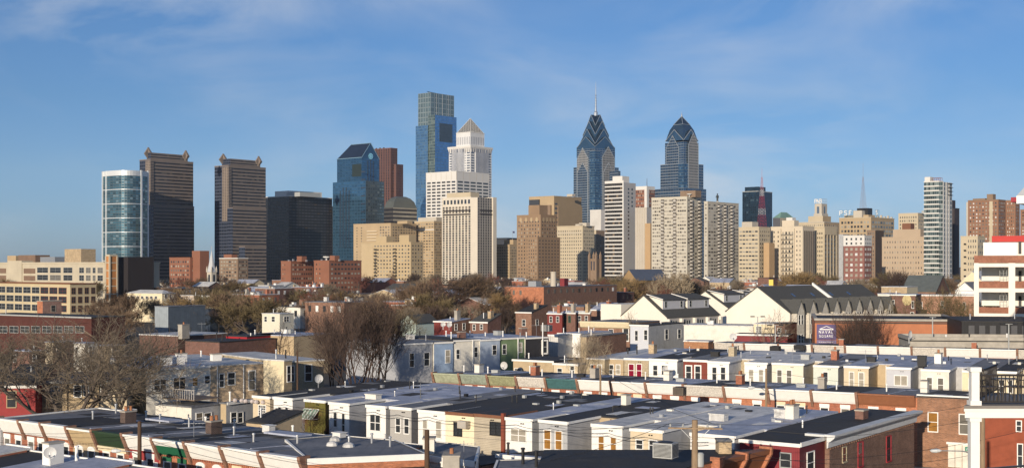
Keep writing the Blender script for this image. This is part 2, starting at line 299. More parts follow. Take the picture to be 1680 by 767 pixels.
# ------------------------------------------------------------------ buildings seen corner-on: left face along u, right face along v
def wkey(*a): return tuple(round(x, 2) if isinstance(x, float) else x for x in a)
WM = {}
def far_pane(w, h, m):
    k = wkey('p', float(w), float(h), m.name)
    if k not in WM:
        b = MB(); b.box(-w/2, w/2, -.08, .1, -h/2, h/2); o = b.build('window', m); WM[k] = o.data; bpy.data.objects.remove(o)
    return WM[k]
class Bld:
    def __init__(s, name, label, cat, pl, pc, pr, ptop, Y, ang=50, z0=None, group=None, L=None, W=None):
        s.ang = ang; a = R(ang); s.u = Vector((math.sin(a), -math.cos(a))); s.vv = Vector((math.cos(a), math.sin(a)))
        s.C = Vector((ray(pc)*Y, Y)); s.Y = Y; s.z0 = gz(Y) if z0 is None else z0
        s.rz = -R(90-ang); s.root = thing(name, label, cat, (s.C.x, s.C.y, s.z0), s.rz, group)
        s.h = zat(ptop, Y)-s.z0
        s.L = L if L is not None else -s.xL(pl); s.W = W if W is not None else s.yR(pr)
        s.wins = []
    def xL(s, px, yo=0):
        r = ray(px); q = s.C+s.vv*yo; return (r*q.y-q.x)/(s.u.x-r*s.u.y)
    def yR(s, px, xo=0):
        r = ray(px); q = s.C+s.u*xo; return (r*q.y-q.x)/(s.vv.x-r*s.vv.y)
    def yat(s, x, y): return s.C.y+s.u.y*x+s.vv.y*y
    def zl(s, py, x=0, y=0): return zat(py, s.yat(x, y))-s.z0
    def w(s, x, y, z): q = s.C+s.u*x+s.vv*y; return Vector((q.x, q.y, s.z0+z))
    # parts
    def part(s, name, mb, m, parent=None): return mb.build(name, m, parent or s.root)
    def body(s, ml, mr=None, mroof=None, cl=None, cr=None, name='wall', x0=None, x1=0, y0=0, y1=None, z0=0, z1=None, parent=None, back=None):
        """four walls and a flat roof; cl / cr: (bays, storeys) for facade-cell materials"""
        x0 = -s.L if x0 is None else x0; y1 = s.W if y1 is None else y1; z1 = s.h if z1 is None else z1
        b = MB(); ms = [ml, mr or ml, mroof or ROOFG, back or mr or ml]
        if cl: b.cells((x0, y0), (x1, y0), z0, z1, *cl, 0); b.cells((x1, y1), (x0, y1), z0, z1, *cl, 3)
        else: b.face([(x0, y0, z0), (x1, y0, z0), (x1, y0, z1), (x0, y0, z1)], 0); b.face([(x1, y1, z0), (x0, y1, z0), (x0, y1, z1), (x1, y1, z1)], 3)
        if cr: b.cells((x1, y0), (x1, y1), z0, z1, *cr, 1); b.cells((x0, y1), (x0, y0), z0, z1, *cr, 3)
        else: b.face([(x1, y0, z0), (x1, y1, z0), (x1, y1, z1), (x1, y0, z1)], 1); b.face([(x0, y1, z0), (x0, y0, z0), (x0, y0, z1), (x0, y1, z1)], 3)
        b.face([(x0, y0, z1), (x1, y0, z1), (x1, y1, z1), (x0, y1, z1)], 2); b.face([(x0, y1, z0), (x1, y1, z0), (x1, y0, z0), (x0, y0, z0)], 2)
        return b.build(name, ms, parent or s.root)
    def blk(s, name, pl, pc, pr, ptop, ml, mr=None, mroof=None, yo=0, z0=0, cl=None, cr=None, pbot=None, D=None, parent=None):
        """a further block placed by its pixel columns, its left face yo behind the main left face"""
        xc = s.xL(pc, yo); xl = s.xL(pl, yo); y1 = yo+D if D else s.yR(pr, xc)
        z1 = s.zl(ptop, xc, yo)
        if pbot: z0 = s.zl(pbot, xc, yo)
        s.body(ml, mr, mroof, cl, cr, name, xl, xc, yo, y1, z0, z1, parent)
        return xl, xc, yo, y1, z0, z1
    def box(s, name, x0, x1, y0, y1, z0, z1, m, parent=None):
        b = MB(); b.box(x0, x1, y0, y1, z0, z1); return b.build(name, m, parent or s.root)
    def rim(s, name, m, x0=None, x1=0, y0=0, y1=None, z=None, t=.4, hh=.8, o=.15, parent=None):
        x0 = -s.L if x0 is None else x0; y1 = s.W if y1 is None else y1; z = s.h if z is None else z
        b = MB(); z += .004
        b.box(x0-o, x1+o, y0-o, y0+t, z, z+hh); b.box(x0-o, x1+o, y1-t, y1+o, z, z+hh)
        b.box(x0-o, x0+t, y0+t, y1-t, z, z+hh); b.box(x1-t, x1+o, y0+t, y1-t, z, z+hh)
        return b.build(name, m, parent or s.root)
    # small far windows: up to 100 as parts, the rest as one
    def grid(s, face, a0, a1, z0, z1, nc, nr, w, h, mats=None, off=0, skip=0, keep=None):
        mats = mats or (G1, G1, G1, G2, G2, G3)
        da, dz = (a1-a0)/nc, (z1-z0)/nr
        for j in range(nr):
            for i in range(nc):
                if rnd.random() < skip or (keep and not keep(i, j)): continue
                s.wins.append((face, a0+da*(i+.5), z0+dz*(j+.5), off, w*da if w <= 1 else w-1, h*dz if h <= 1 else h-1, rnd.choice(mats)))
    def close(s, cap=100, name='window'):
        ws = sorted(s.wins, key=lambda q: -q[2]); rest = ws[cap:]
        for f, a, z, off, w, h, m in ws[:cap]:
            inst(far_pane(w, h, m), name, s.root, (a, off, z) if f == 'L' else (off, a, z), 0 if f == 'L' else R(90))
        if rest:
            b = MB(); ms = []
            for f, a, z, off, w, h, m in rest:
                if m not in ms: ms.append(m)
                i = ms.index(m)
                if f == 'L': b.box(a-w/2, a+w/2, off-.08, off+.1, z-h/2, z+h/2, i)
                else: b.box(off-.1, off+.08, a-w/2, a+w/2, z-h/2, z+h/2, i)
            b.build(name, ms, s.root, stuff=True)
# sash windows of the near houses: a frame with a pane inside
def window(parent, x, y, z, w, h, rz=0, frame=None, pane=None, kind='sash', trim=.09, name='window', head=0):
    frame = frame or WHITE; pane = pane or G1
    k = wkey('w', float(w), float(h), kind, float(trim), float(head), frame.name)
    if k not in WM:
        b = MB(); t = trim
        b.box(-w/2-t, -w/2, -.07, .05, -h/2-t, h/2+t); b.box(w/2, w/2+t, -.07, .05, -h/2-t, h/2+t)
        b.box(-w/2, w/2, -.07, .05, h/2, h/2+t+head); b.box(-w/2-.06, w/2+.06, -.13, .05, -h/2-t*1.1, -h/2)
        if kind in ('sash', 'pair', 'grid'): b.box(-w/2, w/2, -.05, .03, -.03, .035)
        if kind in ('pair', 'slider', 'grid', 'french'): b.box(-.04, .04, -.055, .04, -h/2, h/2)
        if kind == 'grid':
            for q in (-.25, .25): b.box(w*q-.02, w*q+.02, -.045, .02, -h/2, h/2); b.box(-w/2, w/2, -.044, .02, h*q-.02, h*q+.02)
        o = b.build(name, frame); WM[k] = o.data; bpy.data.objects.remove(o)
    o = inst(WM[k], name, parent, (x, y, z), rz)
    k2 = wkey('g', float(w), float(h), pane.name)
    if k2 not in WM:
        b = MB(); b.box(-w/2+.002, w/2-.002, -.018, .02, -h/2+.002, h/2-.002); q = b.build('pane', pane); WM[k2] = q.data; bpy.data.objects.remove(q)
    inst(WM[k2], 'pane', o); return o
def bwin(B, face, px0, px1, py0, py1, off=0, **k):
    """a window of building B given by its pixel box on the left or right face"""
    f = B.xL if face == 'L' else B.yR
    a0, a1 = f(px0, off), f(px1, off); a = (a0+a1)/2
    q = (a, off) if face == 'L' else (off, a)
    z1, z0 = B.zl(py0, *q), B.zl(py1, *q)
    return window(k.pop('parent', B.root), q[0], q[1], (z0+z1)/2, abs(a1-a0), z1-z0, 0 if face == 'L' else R(90), **k)

# ================================================================== THE SKYLINE
SAND = mat('sandstone', (.45, .36, .25), .85, .1, .05); LIME = mat('limestone', (.50, .45, .37), .85, .08, .05); WHST = mat('white_stone', (.66, .64, .60), .7, .05, .05)
BRNST = mat('brown_masonry', (.25, .175, .12), .85, .12, .06); TANM = mat('tan_masonry', (.44, .33, .20), .85, .1, .06); CREAMM = mat('cream_masonry', (.52, .44, .31), .85, .08, .06)
GRANITE = mat('brown_granite', (.21, .17, .14), .6, .1, .05); REDM = mat('red_masonry', (.26, .115, .072), .85, .12, .08); GREENROOF = mat('green_copper', (.20, .34, .27), .6, .15, .1)
DGLASS = mat('dark_glass', (.03, .04, .06), .12, .2, .1, spec=.8)

# round glass tower
B = Bld('apartment_tower', 'round white-banded teal glass tower at the far left of the skyline', 'tower', 169, 205, 243, 280, 1500, L=26, W=26)
r_ = lambda px, Y: Vector((ray(px)*Y, Y))
def loc_of(B, p): d = p-B.C; return (d.dot(B.u), d.dot(B.vv))
arc = [r_(169, 1512), r_(175, 1506)]
for k in range(13):
    t = k/12; px = 176+56*t; arc.append(r_(px, 1504-14*math.sin(math.pi*t)))
arc += [r_(233, 1506), r_(243, 1516)]
al = [loc_of(B, p) for p in arc]
backp = [loc_of(B, r_(243.5, 1540)), loc_of(B, r_(168.5, 1540))]
MUR = facade('teal_curtain_wall', (.09, .13, .15), (.085, .19, .235), (.06, .94), (.12, .78), .1, .6, .5, (.26, .37, .40), .12, .4, .3)
b = MB(); nfl = 40; zt = B.h-6
for k in range(len(al)-1):
    b.cells(al[k], al[k+1], 0, zt, 1 if 1 < k < 14 else 2, nfl, 0, k)
pl_ = al+backp
for k in range(len(al)-1, len(pl_)): b.face([(*pl_[k], 0), (*pl_[(k+1) % len(pl_)], 0), (*pl_[(k+1) % len(pl_)], zt), (*pl_[k], zt)], 1)
b.face([(*p, zt) for p in pl_], 1)
B.part('curtain_wall', b, [MUR, GREYM])
def ringmb(poly, z0, z1, g):
    c = Vector((sum(p[0] for p in poly)/len(poly), sum(p[1] for p in poly)/len(poly)))
    q = [tuple(c+(Vector(p)-c)*g) for p in poly]; b = MB(); b.prism(q, z0, z1); return b
WBAND = mat('white_panel_band', (.72, .74, .74), .35, .04, .1, metal=.2)
for k in range(6): B.part('floor_band', ringmb(pl_, zt-(k+1)*16.6, zt-(k+1)*16.6+.8, 1.010), WBAND)
B.part('crown_band', ringmb(pl_, zt, B.h, 1.008), WBAND)
for i in (0, 1, 14, 15, 16):
    p = al[i]; b = MB(); b.box(p[0]-.7, p[0]+.7, p[1]-1.2, p[1]+.6, 0, B.h+ (1 if i > 13 else 0)); B.part('vertical_fin', b, WBAND)

# twin granite towers with diamond finials
def diamond_tower(label, pl, pc, pr, ptop, Y, upl, upc, upr, uptop, dia, lows):
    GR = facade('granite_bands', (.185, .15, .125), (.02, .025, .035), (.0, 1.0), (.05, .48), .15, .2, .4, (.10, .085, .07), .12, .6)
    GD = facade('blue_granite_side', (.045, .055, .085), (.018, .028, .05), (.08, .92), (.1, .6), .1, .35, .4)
    B = Bld('office_tower', label, 'tower', pl, pc, pr, ptop, Y)
    n = int(B.h/4.2)
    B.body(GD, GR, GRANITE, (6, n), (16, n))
    B.rim('parapet', GRANITE, hh=1.2, t=.8)
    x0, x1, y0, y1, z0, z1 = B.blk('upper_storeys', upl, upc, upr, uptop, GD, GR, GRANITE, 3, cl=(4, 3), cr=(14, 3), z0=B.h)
    # lighter granite corner bay
    B.body(facade('granite_corner', (.23, .185, .15), (.03, .03, .035), (.25, .75), (.2, .6), .2, 0, .3), GR, GRANITE, (3, n), (2, n), 'corner_bay', -B.L*.42, .8, -.8, B.W*.07, B.h*.52, B.h-1)
    for px, py, tip, ww in dia:
        xl = B.xL(px, 4); zc = B.zl(py, xl, 4); zt_ = B.zl(tip, xl, 4); hh = zt_-zc; hw = ww
        b = MB(); P = [(xl-hw, zc), (xl, zc-hh*.9), (xl+hw, zc), (xl, zc+hh)]
        b = MB()
        fr = [(p[0], 3.2, p[1]) for p in P]; bk = [(p[0], 5.4, p[1]) for p in P]
        b.face(fr); b.face(bk[::-1])
        for k in range(4): b.face([fr[(k+1) % 4], fr[k], bk[k], bk[(k+1) % 4]])
        # the same diamond turned to the other street
        o = B.part('diamond_finial', b, GRANITE)
        b = MB(); cx, cy = xl, 4.3
        q = [(cx+1.1, cy-hw, zc), (cx+1.1, cy, zc-hh*.9), (cx+1.1, cy+hw, zc), (cx+1.1, cy, zc+hh)]; q2 = [(p[0]-2.2, p[1], p[2]) for p in q]
        b.face(q); b.face(q2[::-1])
        for k in range(4): b.face([q[(k+1) % 4], q[k], q2[k], q2[(k+1) % 4]])
        B.part('diamond_finial', b, GRANITE)
        b = MB(); b.box(xl-1.2, xl+1.2, 2.95, 3.15, zc-1, zc+2); b.box(cx+1.15, cx+1.3, cy-1.2, cy+1.2, zc-1, zc+2); B.part('finial_opening', b, DGLASS)
    for a, c, d, t, y in lows:
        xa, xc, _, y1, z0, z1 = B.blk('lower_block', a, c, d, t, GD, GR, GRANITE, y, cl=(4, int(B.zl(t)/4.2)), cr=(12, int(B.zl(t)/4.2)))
        B.rim('lower_parapet', GRANITE, xa, xc, y, y1, z1, .8, 1)
    return B
diamond_tower('dark granite tower half in shadow, diamond finials, beside the round glass tower', 229, 247, 317, 262, 1625, 241, 247.5, 308, 250, ((243, 252, 241.5, 6), (304.5, 256, 246.5, 5)), ((239, 252, 318.5, 337, -8),))
diamond_tower('free-standing granite tower with two diamond finials, left of the black box tower', 352, 375, 436, 272, 1640, 364, 378, 427, 260, ((366, 262, 252, 6.5), (424, 265, 256, 5)), ((373, 382, 437, 341, -9), (392, 402, 437, 405, -20)))

# black box tower
B = Bld('office_tower', 'black glass box tower with a pale rooftop plant room', 'tower', 436, 474, 545, 322, 1750)
BG = facade('black_glass_left', (.012, .012, .014), (.026, .028, .034), (.12, .88), (.3, .85), .1, .2, .5, wrough=.3)
BR = facade('black_glass_right', (.012, .011, .012), (.075, .075, .08), (.1, .9), (.4, .82), .3, .1, .35, (.11, .08, .05), .05, .35)
B.body(BG, BR, ROOFG, (10, 28), (14, 28)); B.rim('roof_edge', WHST, hh=1, t=1, o=.3)
B.blk('plant_room', 451, 474, 528, 312.5, WHST, WHST, ROOFG, 12, z0=B.h); B.blk('plant_room', 470, 492, 526, 315, GREYM, GREYM, ROOFG, 8, z0=B.h)
B = Bld('office_tower', 'thin beige slab edge showing right of the black box tower', 'tower', 538, 546, 549, 338, 1900)
B.body(SAND, SAND, ROOFG); B.grid('R', 1, B.W-1, 20, B.h-3, 3, 30, .5, .5); B.grid('L', -B.L+1, -1, 20, B.h-3, 5, 30, .5, .5); B.close(40)

# blue glass tower with gabled top
B = Bld('office_tower', 'blue glass tower with a gabled roof and a pale emblem on its gable', 'tower', 546, 600, 630, 296, 1760)
BC = facade('deep_blue_glass', (.045, .105, .175), (.055, .15, .25), (.08, .92), (.1, .8), .1, .75, .25, wrough=.25, wmetal=.5)
BC2 = facade('reflecting_blue_glass', (.09, .12, .13), (.16, .22, .25), (.15, .85), (.2, .7), .12, .6, .5, (.34, .38, .36), .25, .3, .4)
BC3 = facade('mid_blue_glass', (.06, .14, .23), (.07, .19, .32), (.08, .92), (.1, .8), .1, .75, .25, wrough=.25, wmetal=.5)
B.body(BC3, BC2, ROOFG, (12, 32), (8, 32))
x0, x1, y0, y1, z0, z1 = B.blk('upper_storeys', 553, 593.5, 622, 258, BC, BC3, ROOFG, 4, z0=B.h, cl=(9, 9), cr=(8, 9))
zr_ = B.zl(234.5, x1, (y0+y1)/2); ym = (y0+y1)/2
b = MB(); xi = x0+(x1-x0)*.22
b.face([(x0, y0, z1), (x1, y0, z1), (x1, ym, zr_), (xi, ym, zr_)], 0); b.face([(x1, y1, z1), (x0, y1, z1), (xi, ym, zr_), (x1, ym, zr_)], 0)
b.face([(x0, y1, z1), (x0, y0, z1), (xi, ym, zr_)], 0); b.face([(x1, y0, z1), (x1, y1, z1), (x1, ym, zr_)], 1)
B.part('gable_roof', b, [mat('slate_blue_roof_glass', (.035, .06, .11), .2, .1, .05, metal=.6), BC])
b = MB(); b.bar((x0, y0-.2, z1), (x1, y0-.2, z1), .9); b.bar((xi, ym, zr_), (x1, ym, zr_), .8); b.bar((x1+.2, y0, z1), (x1+.2, ym, zr_), .6); b.bar((x1+.2, ym, zr_), (x1+.2, y1, z1), .6)
B.part('roof_trim', b, mat('pale_blue_trim', (.22, .35, .45), .4, .05, .1, metal=.3))
for k in range(4): B.box('dark_mullion', x0*.8+k*6-2, x0*.8+k*6-.6, -.5, .2, 45, B.h-6-abs(k-1.5)*4, DGLASS)
for k in range(3): yy = y0+(y1-y0)*(.32+.16*k); B.box('dark_mullion', x1-.2, x1+.6, yy, yy+1.2, B.h*.35, z1-4+(7 if k == 1 else 0), DGLASS)
for k in range(9): B.box('balcony_slot', -9, -1.5, -.4, .3, 60+k*11, 61.8+k*11, DGLASS)
B.box('dark_panel', x0+(x1-x0)*.62, x0+(x1-x0)*.98, y0-.3, y0+.3, z1-26, z1-9, mat('dark_green_glass', (.04, .055, .05), .15, .1, .1, metal=.4))
b = MB(); zc = z1+2.5; E = x1+.5
for k in range(10):
    a = 6.28318*k/10; b.box(E, E+.5, ym+3.4*math.cos(a)-.8, ym+3.4*math.cos(a)+.8, zc+3.4*math.sin(a)-.8, zc+3.4*math.sin(a)+.8)
b.box(E, E+.5, ym-.8, ym+.8, zc-3, zc+3); b.box(E+.01, E+.49, ym-3, ym-.81, zc-.8, zc+.8); b.box(E+.01, E+.49, ym+.81, ym+3, zc-.8, zc+.8)
B.part('emblem', b, mat('emblem_blue', (.25, .60, .80), .5, .03, 1))

# red granite tower
B = Bld('office_tower', 'reddish brown ribbed granite tower stepping down behind the blue gabled tower', 'tower', 606, 641, 652, 243, 2150)
RG = facade('red_granite_ribs', (.125, .058, .045), (.04, .03, .035), (.0, .38), (.0, .82), .15, .3, .5)
B.body(RG, RG, GRANITE, (9, 50), (5, 50)); B.rim('roof_edge', mat('red_granite', (.2, .085, .06), .6, .1, .1))
B.blk('stepped_block', 620, 650, 661.5, 269, RG, RG, GRANITE, 6, cl=(5, 44), cr=(5, 44))
for k in range(4): B.box('roof_vent', -B.L+4+k*9, -B.L+6+k*9, 2, 4, B.h, B.h+2.5, BLACK)

# domed office block
B = Bld('office_block', 'banded office block with a dark domed roof below the red granite tower', 'office block', 630, 645, 684, 340, 1700)
DB = facade('beige_bands', (.34, .30, .23), (.03, .03, .035), (0, 1), (.15, .7), .15, .2, .3)
DD = facade('dark_bands', (.06, .055, .05), (.03, .03, .035), (0, 1), (.15, .7), .15, .2, .3)
B.body(DD, DB, ROOFG, (4, 18), (8, 18))
zr_ = B.zl(321, 0, 0); b = MB(); a_ = .28
c0 = [(-B.L, 0), (0, 0), (0, B.W), (-B.L, B.W)]
lv = [(0, 0), (.55, .08), (.85, .2), (1, .34)]
def insetr(t): return [(-B.L*(1-t), B.W*t), (-B.L*t, B.W*t), (-B.L*t, B.W*(1-t)), (-B.L*(1-t), B.W*(1-t))]
for (ha, ta), (hb, tb) in zip(lv, lv[1:]):
    A, D = insetr(ta), insetr(tb); za, zb = B.h+(zr_-B.h)*ha, B.h+(zr_-B.h)*hb
    for k in range(4): b.face([(*A[k], za), (*A[(k+1) % 4], za), (*D[(k+1) % 4], zb), (*D[k], zb)])
b.face([(*p, zr_) for p in insetr(.34)])
B.part('domed_roof', b, mat('dark_lead_roof', (.13, .14, .125), .45, .1, .1, metal=.3))

# tall glass tower with crown
B = Bld('office_tower', 'tallest glass tower with a pale glass crown and a dark square opening', 'tower', 682, 713, 749, 188, 2044)
CG = facade('sky_blue_glass', (.14, .27, .43), (.17, .34, .56), (.04, .96), (.08, .86), .08, .85, .18, wrough=.2, wmetal=.6)
CG2 = facade('silver_blue_glass', (.13, .24, .36), (.17, .33, .50), (.06, .94), (.1, .8), .08, .8, .3, (.24, .36, .45), .1, .2, .5)
CGR = facade('green_grey_glass', (.16, .21, .20), (.10, .145, .15), (.12, .88), (.15, .85), .15, .5, .4, (.22, .26, .22), .2, .4, .3)
xi = B.xL(702, 0)
B.body(CGR, CG, GREYM, (5, 56), (14, 56), 'corner_shaft', xi, 0, 1, B.W)
B.blk('left_slab', 682, 702, 720, 205, CG2, CGR, GREYM, -1.5, cl=(9, 54), cr=(5, 54))
x0, x1, y0, y1, z0, z1 = B.blk('glass_crown', 686, 706.5, 745, 151.5, facade('crown_glass', (.27, .32, .32), (.15, .21, .22), (.12, .88), (.1, .9), .12, .45, .2, wrough=.3, wmetal=.4), None, GREYM, 4, z0=B.h-18, cl=(5, 7), cr=(6, 7))
ya, yb = B.yR(721), B.yR(742)
B.box('dark_opening', -.2, .35, ya, yb, B.zl(233, 0, (ya+yb)/2), B.zl(203, 0, (ya+yb)/2), mat('opening_glass', (.06, .09, .12), .12, .2, .2, metal=.3))
b = MB(); b.box(x1-16, x1-15, y0+10, y0+30, z1, z1+1.5); b.tube((x1-15.5, y0+12, z1), (x1-15.5, y0+12, z1+4), .5); b.tube((x1-15.5, y0+8, z1+3.4), (x1-15.5, y0+34, z1+2.6), .45); B.part('window_cleaning_crane', b, BLACK)
for k in range(3): B.box('crown_rib', x1-.1, x1+.35, y0+(y1-y0)*(.25*k+.25)-.3, y0+(y1-y0)*(.25*k+.25)+.3, z0+18, z1, GALV)

# pyramid-topped white tower
B = Bld('office_tower', 'white tower with a lattice pyramid top and flared cornice', 'tower', 736.5, 772, 806.5, 240, 1930)
MEL = facade('white_ribs_blue_glass', (.64, .64, .64), (.055, .08, .14), (.1, .6), (.0, 1.0), .12, .4, .3)
MEC = facade('white_punched_corner', (.64, .64, .63), (.07, .10, .16), (.15, .85), (.3, .75), .12, .4, .3)
B.body(MEC, MEC, WHST, (5, 52), (5, 52))
l, w = B.L, B.W
B.body(MEL, MEL, WHST, (11, 12), (1, 12), 'ribbed_bay', -l*.86, -l*.26, -.9, w*.5, 0, B.h-.5)
B.body(MEL, MEL, WHST, (1, 12), (11, 12), 'ribbed_bay', -l*.5, .9, w*.22, w*.84, 0, B.h-.5)
b = MB()
for zz, o in ((-6, .6), (-4, 1.3), (-2, 2.2), (0, 3.0)): pass
pr = [(0, B.h-7), (.6, B.h-4), (1.5, B.h-1), (1.6, B.h+1.2)]
for (oa, za), (ob, zb) in zip(pr, pr[1:]):
    A = [(-l-oa, -oa), (oa, -oa), (oa, w+oa), (-l-oa, w+oa)]; D = [(-l-ob, -ob), (ob, -ob), (ob, w+ob), (-l-ob, w+ob)]
    for k in range(4): b.face([(*A[k], za), (*A[(k+1) % 4], za), (*D[(k+1) % 4], zb), (*D[k], zb)])
b.face([(-l-1.6, -1.6, B.h+1.2), (1.6, -1.6, B.h+1.2), (1.6, w+1.6, B.h+1.2), (-l-1.6, w+1.6, B.h+1.2)])
B.part('flared_cornice', b, WHST)
for k in range(11): B.box('cornice_rib', -l+2+k*(l-4)/10-.35, -l+2+k*(l-4)/10+.35, -1.4, .1, B.h-8, B.h-1.6, mat('shadow_grey_stone', (.3, .3, .31), .8, .05, .1))  # ribs carry shadow grey in their own colour against the white cornice
for k in range(11): B.box('cornice_rib', -.1, 1.4, 2+k*(w-4)/10-.35, 2+k*(w-4)/10+.35, B.h-8, B.h-1.6, MATS['shadow_grey_stone'])
i_ = .17; z1 = B.zl(217, -l*i_, w*i_)
B.body(facade('drum_panels', (.64, .64, .63), (.33, .34, .37), (.3, .7), (.15, .7), .3, .1, .2), None, WHST, (8, 1), (8, 1), 'drum', -l*(1-i_), -l*i_, w*i_, w*(1-i_), B.h+1.2, z1); B.rim('drum_ledge', WHST, -l*(1-i_), -l*i_, w*i_, w*(1-i_), z1, .6, .8, .4)
za = B.zl(194.5, -l/2, w/2); apex = (-l/2, w/2, za); j_ = .19
cs = [(-l*(1-j_), w*j_, z1+.8), (-l*j_, w*j_, z1+.8), (-l*j_, w*(1-j_), z1+.8), (-l*(1-j_), w*(1-j_), z1+.8)]
b = MB()
for k in range(4): b.face([cs[k], cs[(k+1) % 4], apex])
B.part('pyramid', b, mat('pyramid_inner_glass', (.10, .105, .11), .3, .1, .1, metal=.3))
b = MB(); ap = Vector(apex)
for k in range(4):
    A, D = Vector(cs[k]), Vector(cs[(k+1) % 4]); nrm = ((D-A).cross(ap-A)).normalized()*.25
    for q in range(9):
        t = q/8; P = A.lerp(D, t); b.bar(P+nrm, P.lerp(ap, 1-abs(t-.0) if False else 1)+nrm, .22) if q in (0, 8) else None
    for q in range(1, 8):
        t = q/8
        b.bar(A.lerp(D, t)+nrm, A.lerp(ap, t)+nrm, .28); b.bar(A.lerp(D, t)+nrm, D.lerp(ap, 1-t)+nrm, .28)
    b.bar(A+nrm, ap+nrm, .5); b.bar(A+nrm, D+nrm, .4)
B.part('pyramid_lattice', b, WHST)

# white gridded block and white ribbed block
B = Bld('office_block', 'white office block of wide dark windows under a blank top band', 'office block', 699, 749, 802.5, 281.5, 1700)
B.body(WHST, WHST, ROOFG); B.rim('roof_edge', WHST, hh=1)
B.grid('L', -B.L+1, -1, 6, B.h-11, 6, 29, .74, .5, (G1, G1, DGLASS)); B.grid('R', 1, B.W-1, 6, B.h-11, 5, 29, .80, .5, (G1, G1, DGLASS))
b = MB()
for k in range(7): x = -B.L+k*B.L/6; b.box(x-.25, x+.25, -.12, .05, B.h-10, B.h-.3)
for k in range(6): y = k*B.W/5; b.box(-.05, .12, y-.25, y+.25, B.h-10, B.h-.3)
B.part('panel_joint', b, LIME); B.close(100)
B = Bld('office_block', 'cream tower with tall vertical ribs and a recess painted in shade on its right face', 'office block', 725, 784, 813, 322, 1350)
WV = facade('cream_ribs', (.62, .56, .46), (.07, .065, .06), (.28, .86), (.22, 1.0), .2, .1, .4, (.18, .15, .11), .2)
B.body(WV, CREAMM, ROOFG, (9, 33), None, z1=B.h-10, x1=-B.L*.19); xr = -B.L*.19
WV2 = facade('painted_shade_ribs', (.34, .31, .27), (.05, .05, .05), (.3, .75), (.15, .9), .2, .1, .4)  # shaded copy of the cream ribs, darkness put into the colour
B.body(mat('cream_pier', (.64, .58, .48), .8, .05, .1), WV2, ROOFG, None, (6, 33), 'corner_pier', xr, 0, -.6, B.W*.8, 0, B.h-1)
B.body(MATS['cream_pier'], None, ROOFG, name='end_pier', x0=xr, x1=1.5, y0=B.W*.8, y1=B.W, z1=B.h)
B.body(MATS['cream_pier'], None, ROOFG, name='top_band', x0=-B.L, x1=xr, y0=.4, y1=B.W*.9, z0=B.h-10, z1=B.h)
B.grid('L', -B.L+1, xr-.5, B.h-7.5, B.h-2.5, 8, 1, .55, .9, (G1, DGLASS), off=.4)
for zz in (B.h-19, B.h-15):
    B.box('service_ledge', -B.L*.93, xr-.5, -.9, .1, zz, zz+1.3, mat('dark_bronze', (.06, .05, .045), .5, .1, .1)); B.box('service_ledge', -.1, .9, B.W*.1, B.W*.78, zz, zz+1.3, MATS['dark_bronze'])
B.blk('penthouse', 733, 772, 784, 315, CREAMM, CREAMM, ROOFG, 6, z0=B.h, D=14); B.close(20)

# cream office block and the tan apartment houses in front
B = Bld('office_block', 'cream office block squeezed left of the cream ribbed tower', 'office block', 680, 712, 727, 363.5, 1400)
B.body(TANM, TANM, ROOFG); B.rim('cornice', CREAMM, hh=1.2); B.blk('penthouse', 686, 716, 726, 356, LIME, LIME, ROOFG, 5, z0=B.h, D=9)
B.grid('L', -B.L+.8, -.5, 5, B.h-1, 7, 20, .6, .42, (G2, G2, G3, G1)); B.grid('R', .5, B.W-.5, 5, B.h-1, 6, 20, .6, .42, (G2, G1, G3))
B.box('belt_course', -B.L-.2, .2, -.25, .1, B.h-9, B.h-8, WHST); B.close(90)
B = Bld('apartment_block', 'long tan apartment slab behind the stepped tan apartments', 'apartment block', 580, 641, 683, 367, 1380)
B.body(TANM, TANM, ROOFG); B.rim('parapet', TANM, hh=1)
B.grid('R', 2, B.W-1, 4, B.h-2, 9, 20, .5, .45); B.grid('L', -B.L*.3, -1, 4, B.h-2, 4, 20, .5, .45); B.grid('L', -B.L+2, -B.L*.72, 4, B.h-2, 2, 20, .2, .4)
for j in range(9):
    z = B.h-8-j*3.3
    B.box('balcony', -B.L*.62, -B.L*.35, -1.2, .1, z, z+1.1, BEIGE)
B.blk('penthouse', 652, 668, 681, 362, TANM, TANM, ROOFG, 6, z0=B.h, D=8); B.close(90)
B = Bld('apartment_block', 'stepped tan apartment building with fire escapes above the brown treetops', 'apartment block', 593, 674, 694.5, 398, 1150)
TANL = mat('light_tan_masonry', (.48, .37, .22), .85, .08, .06); B.body(TANL, TANL, ROOFG)
B.blk('raised_bay', 617, 634, 640, 387, TANL, TANL, ROOFG, .6, z0=B.h, D=9); B.blk('raised_bay', 655, 671, 678, 385, TANL, TANL, ROOFG, .6, z0=B.h, D=9); B.rim('parapet', TANL, hh=.8)
xa = B.xL(613); B.grid('L', xa, -.8, 3, B.h-1, 12, 11, .45, .42); B.grid('R', .8, B.W-.8, 3, B.h-1, 4, 11, .4, .45)
for px in (617, 649):
    x = B.xL(px)
    for j in range(10):
        z = 7+j*(B.h-10)/10; b = MB(); b.box(x-2, x+2, -1.3, -.1, z, z+.15); b.box(x-2, x+2, -1.35, -1.25, z+.15, z+1); b.bar((x-1.6, -.7, z-3), (x+1.6, -.7, z), .15); B.part('fire_escape', b, BLACK)
B.box('end_wall', -B.L-.1, xa-1, -.15, .2, .1, B.h+.3, mat('blank_tan_wall', (.50, .39, .24), .85, .08, .08)); B.close(80)

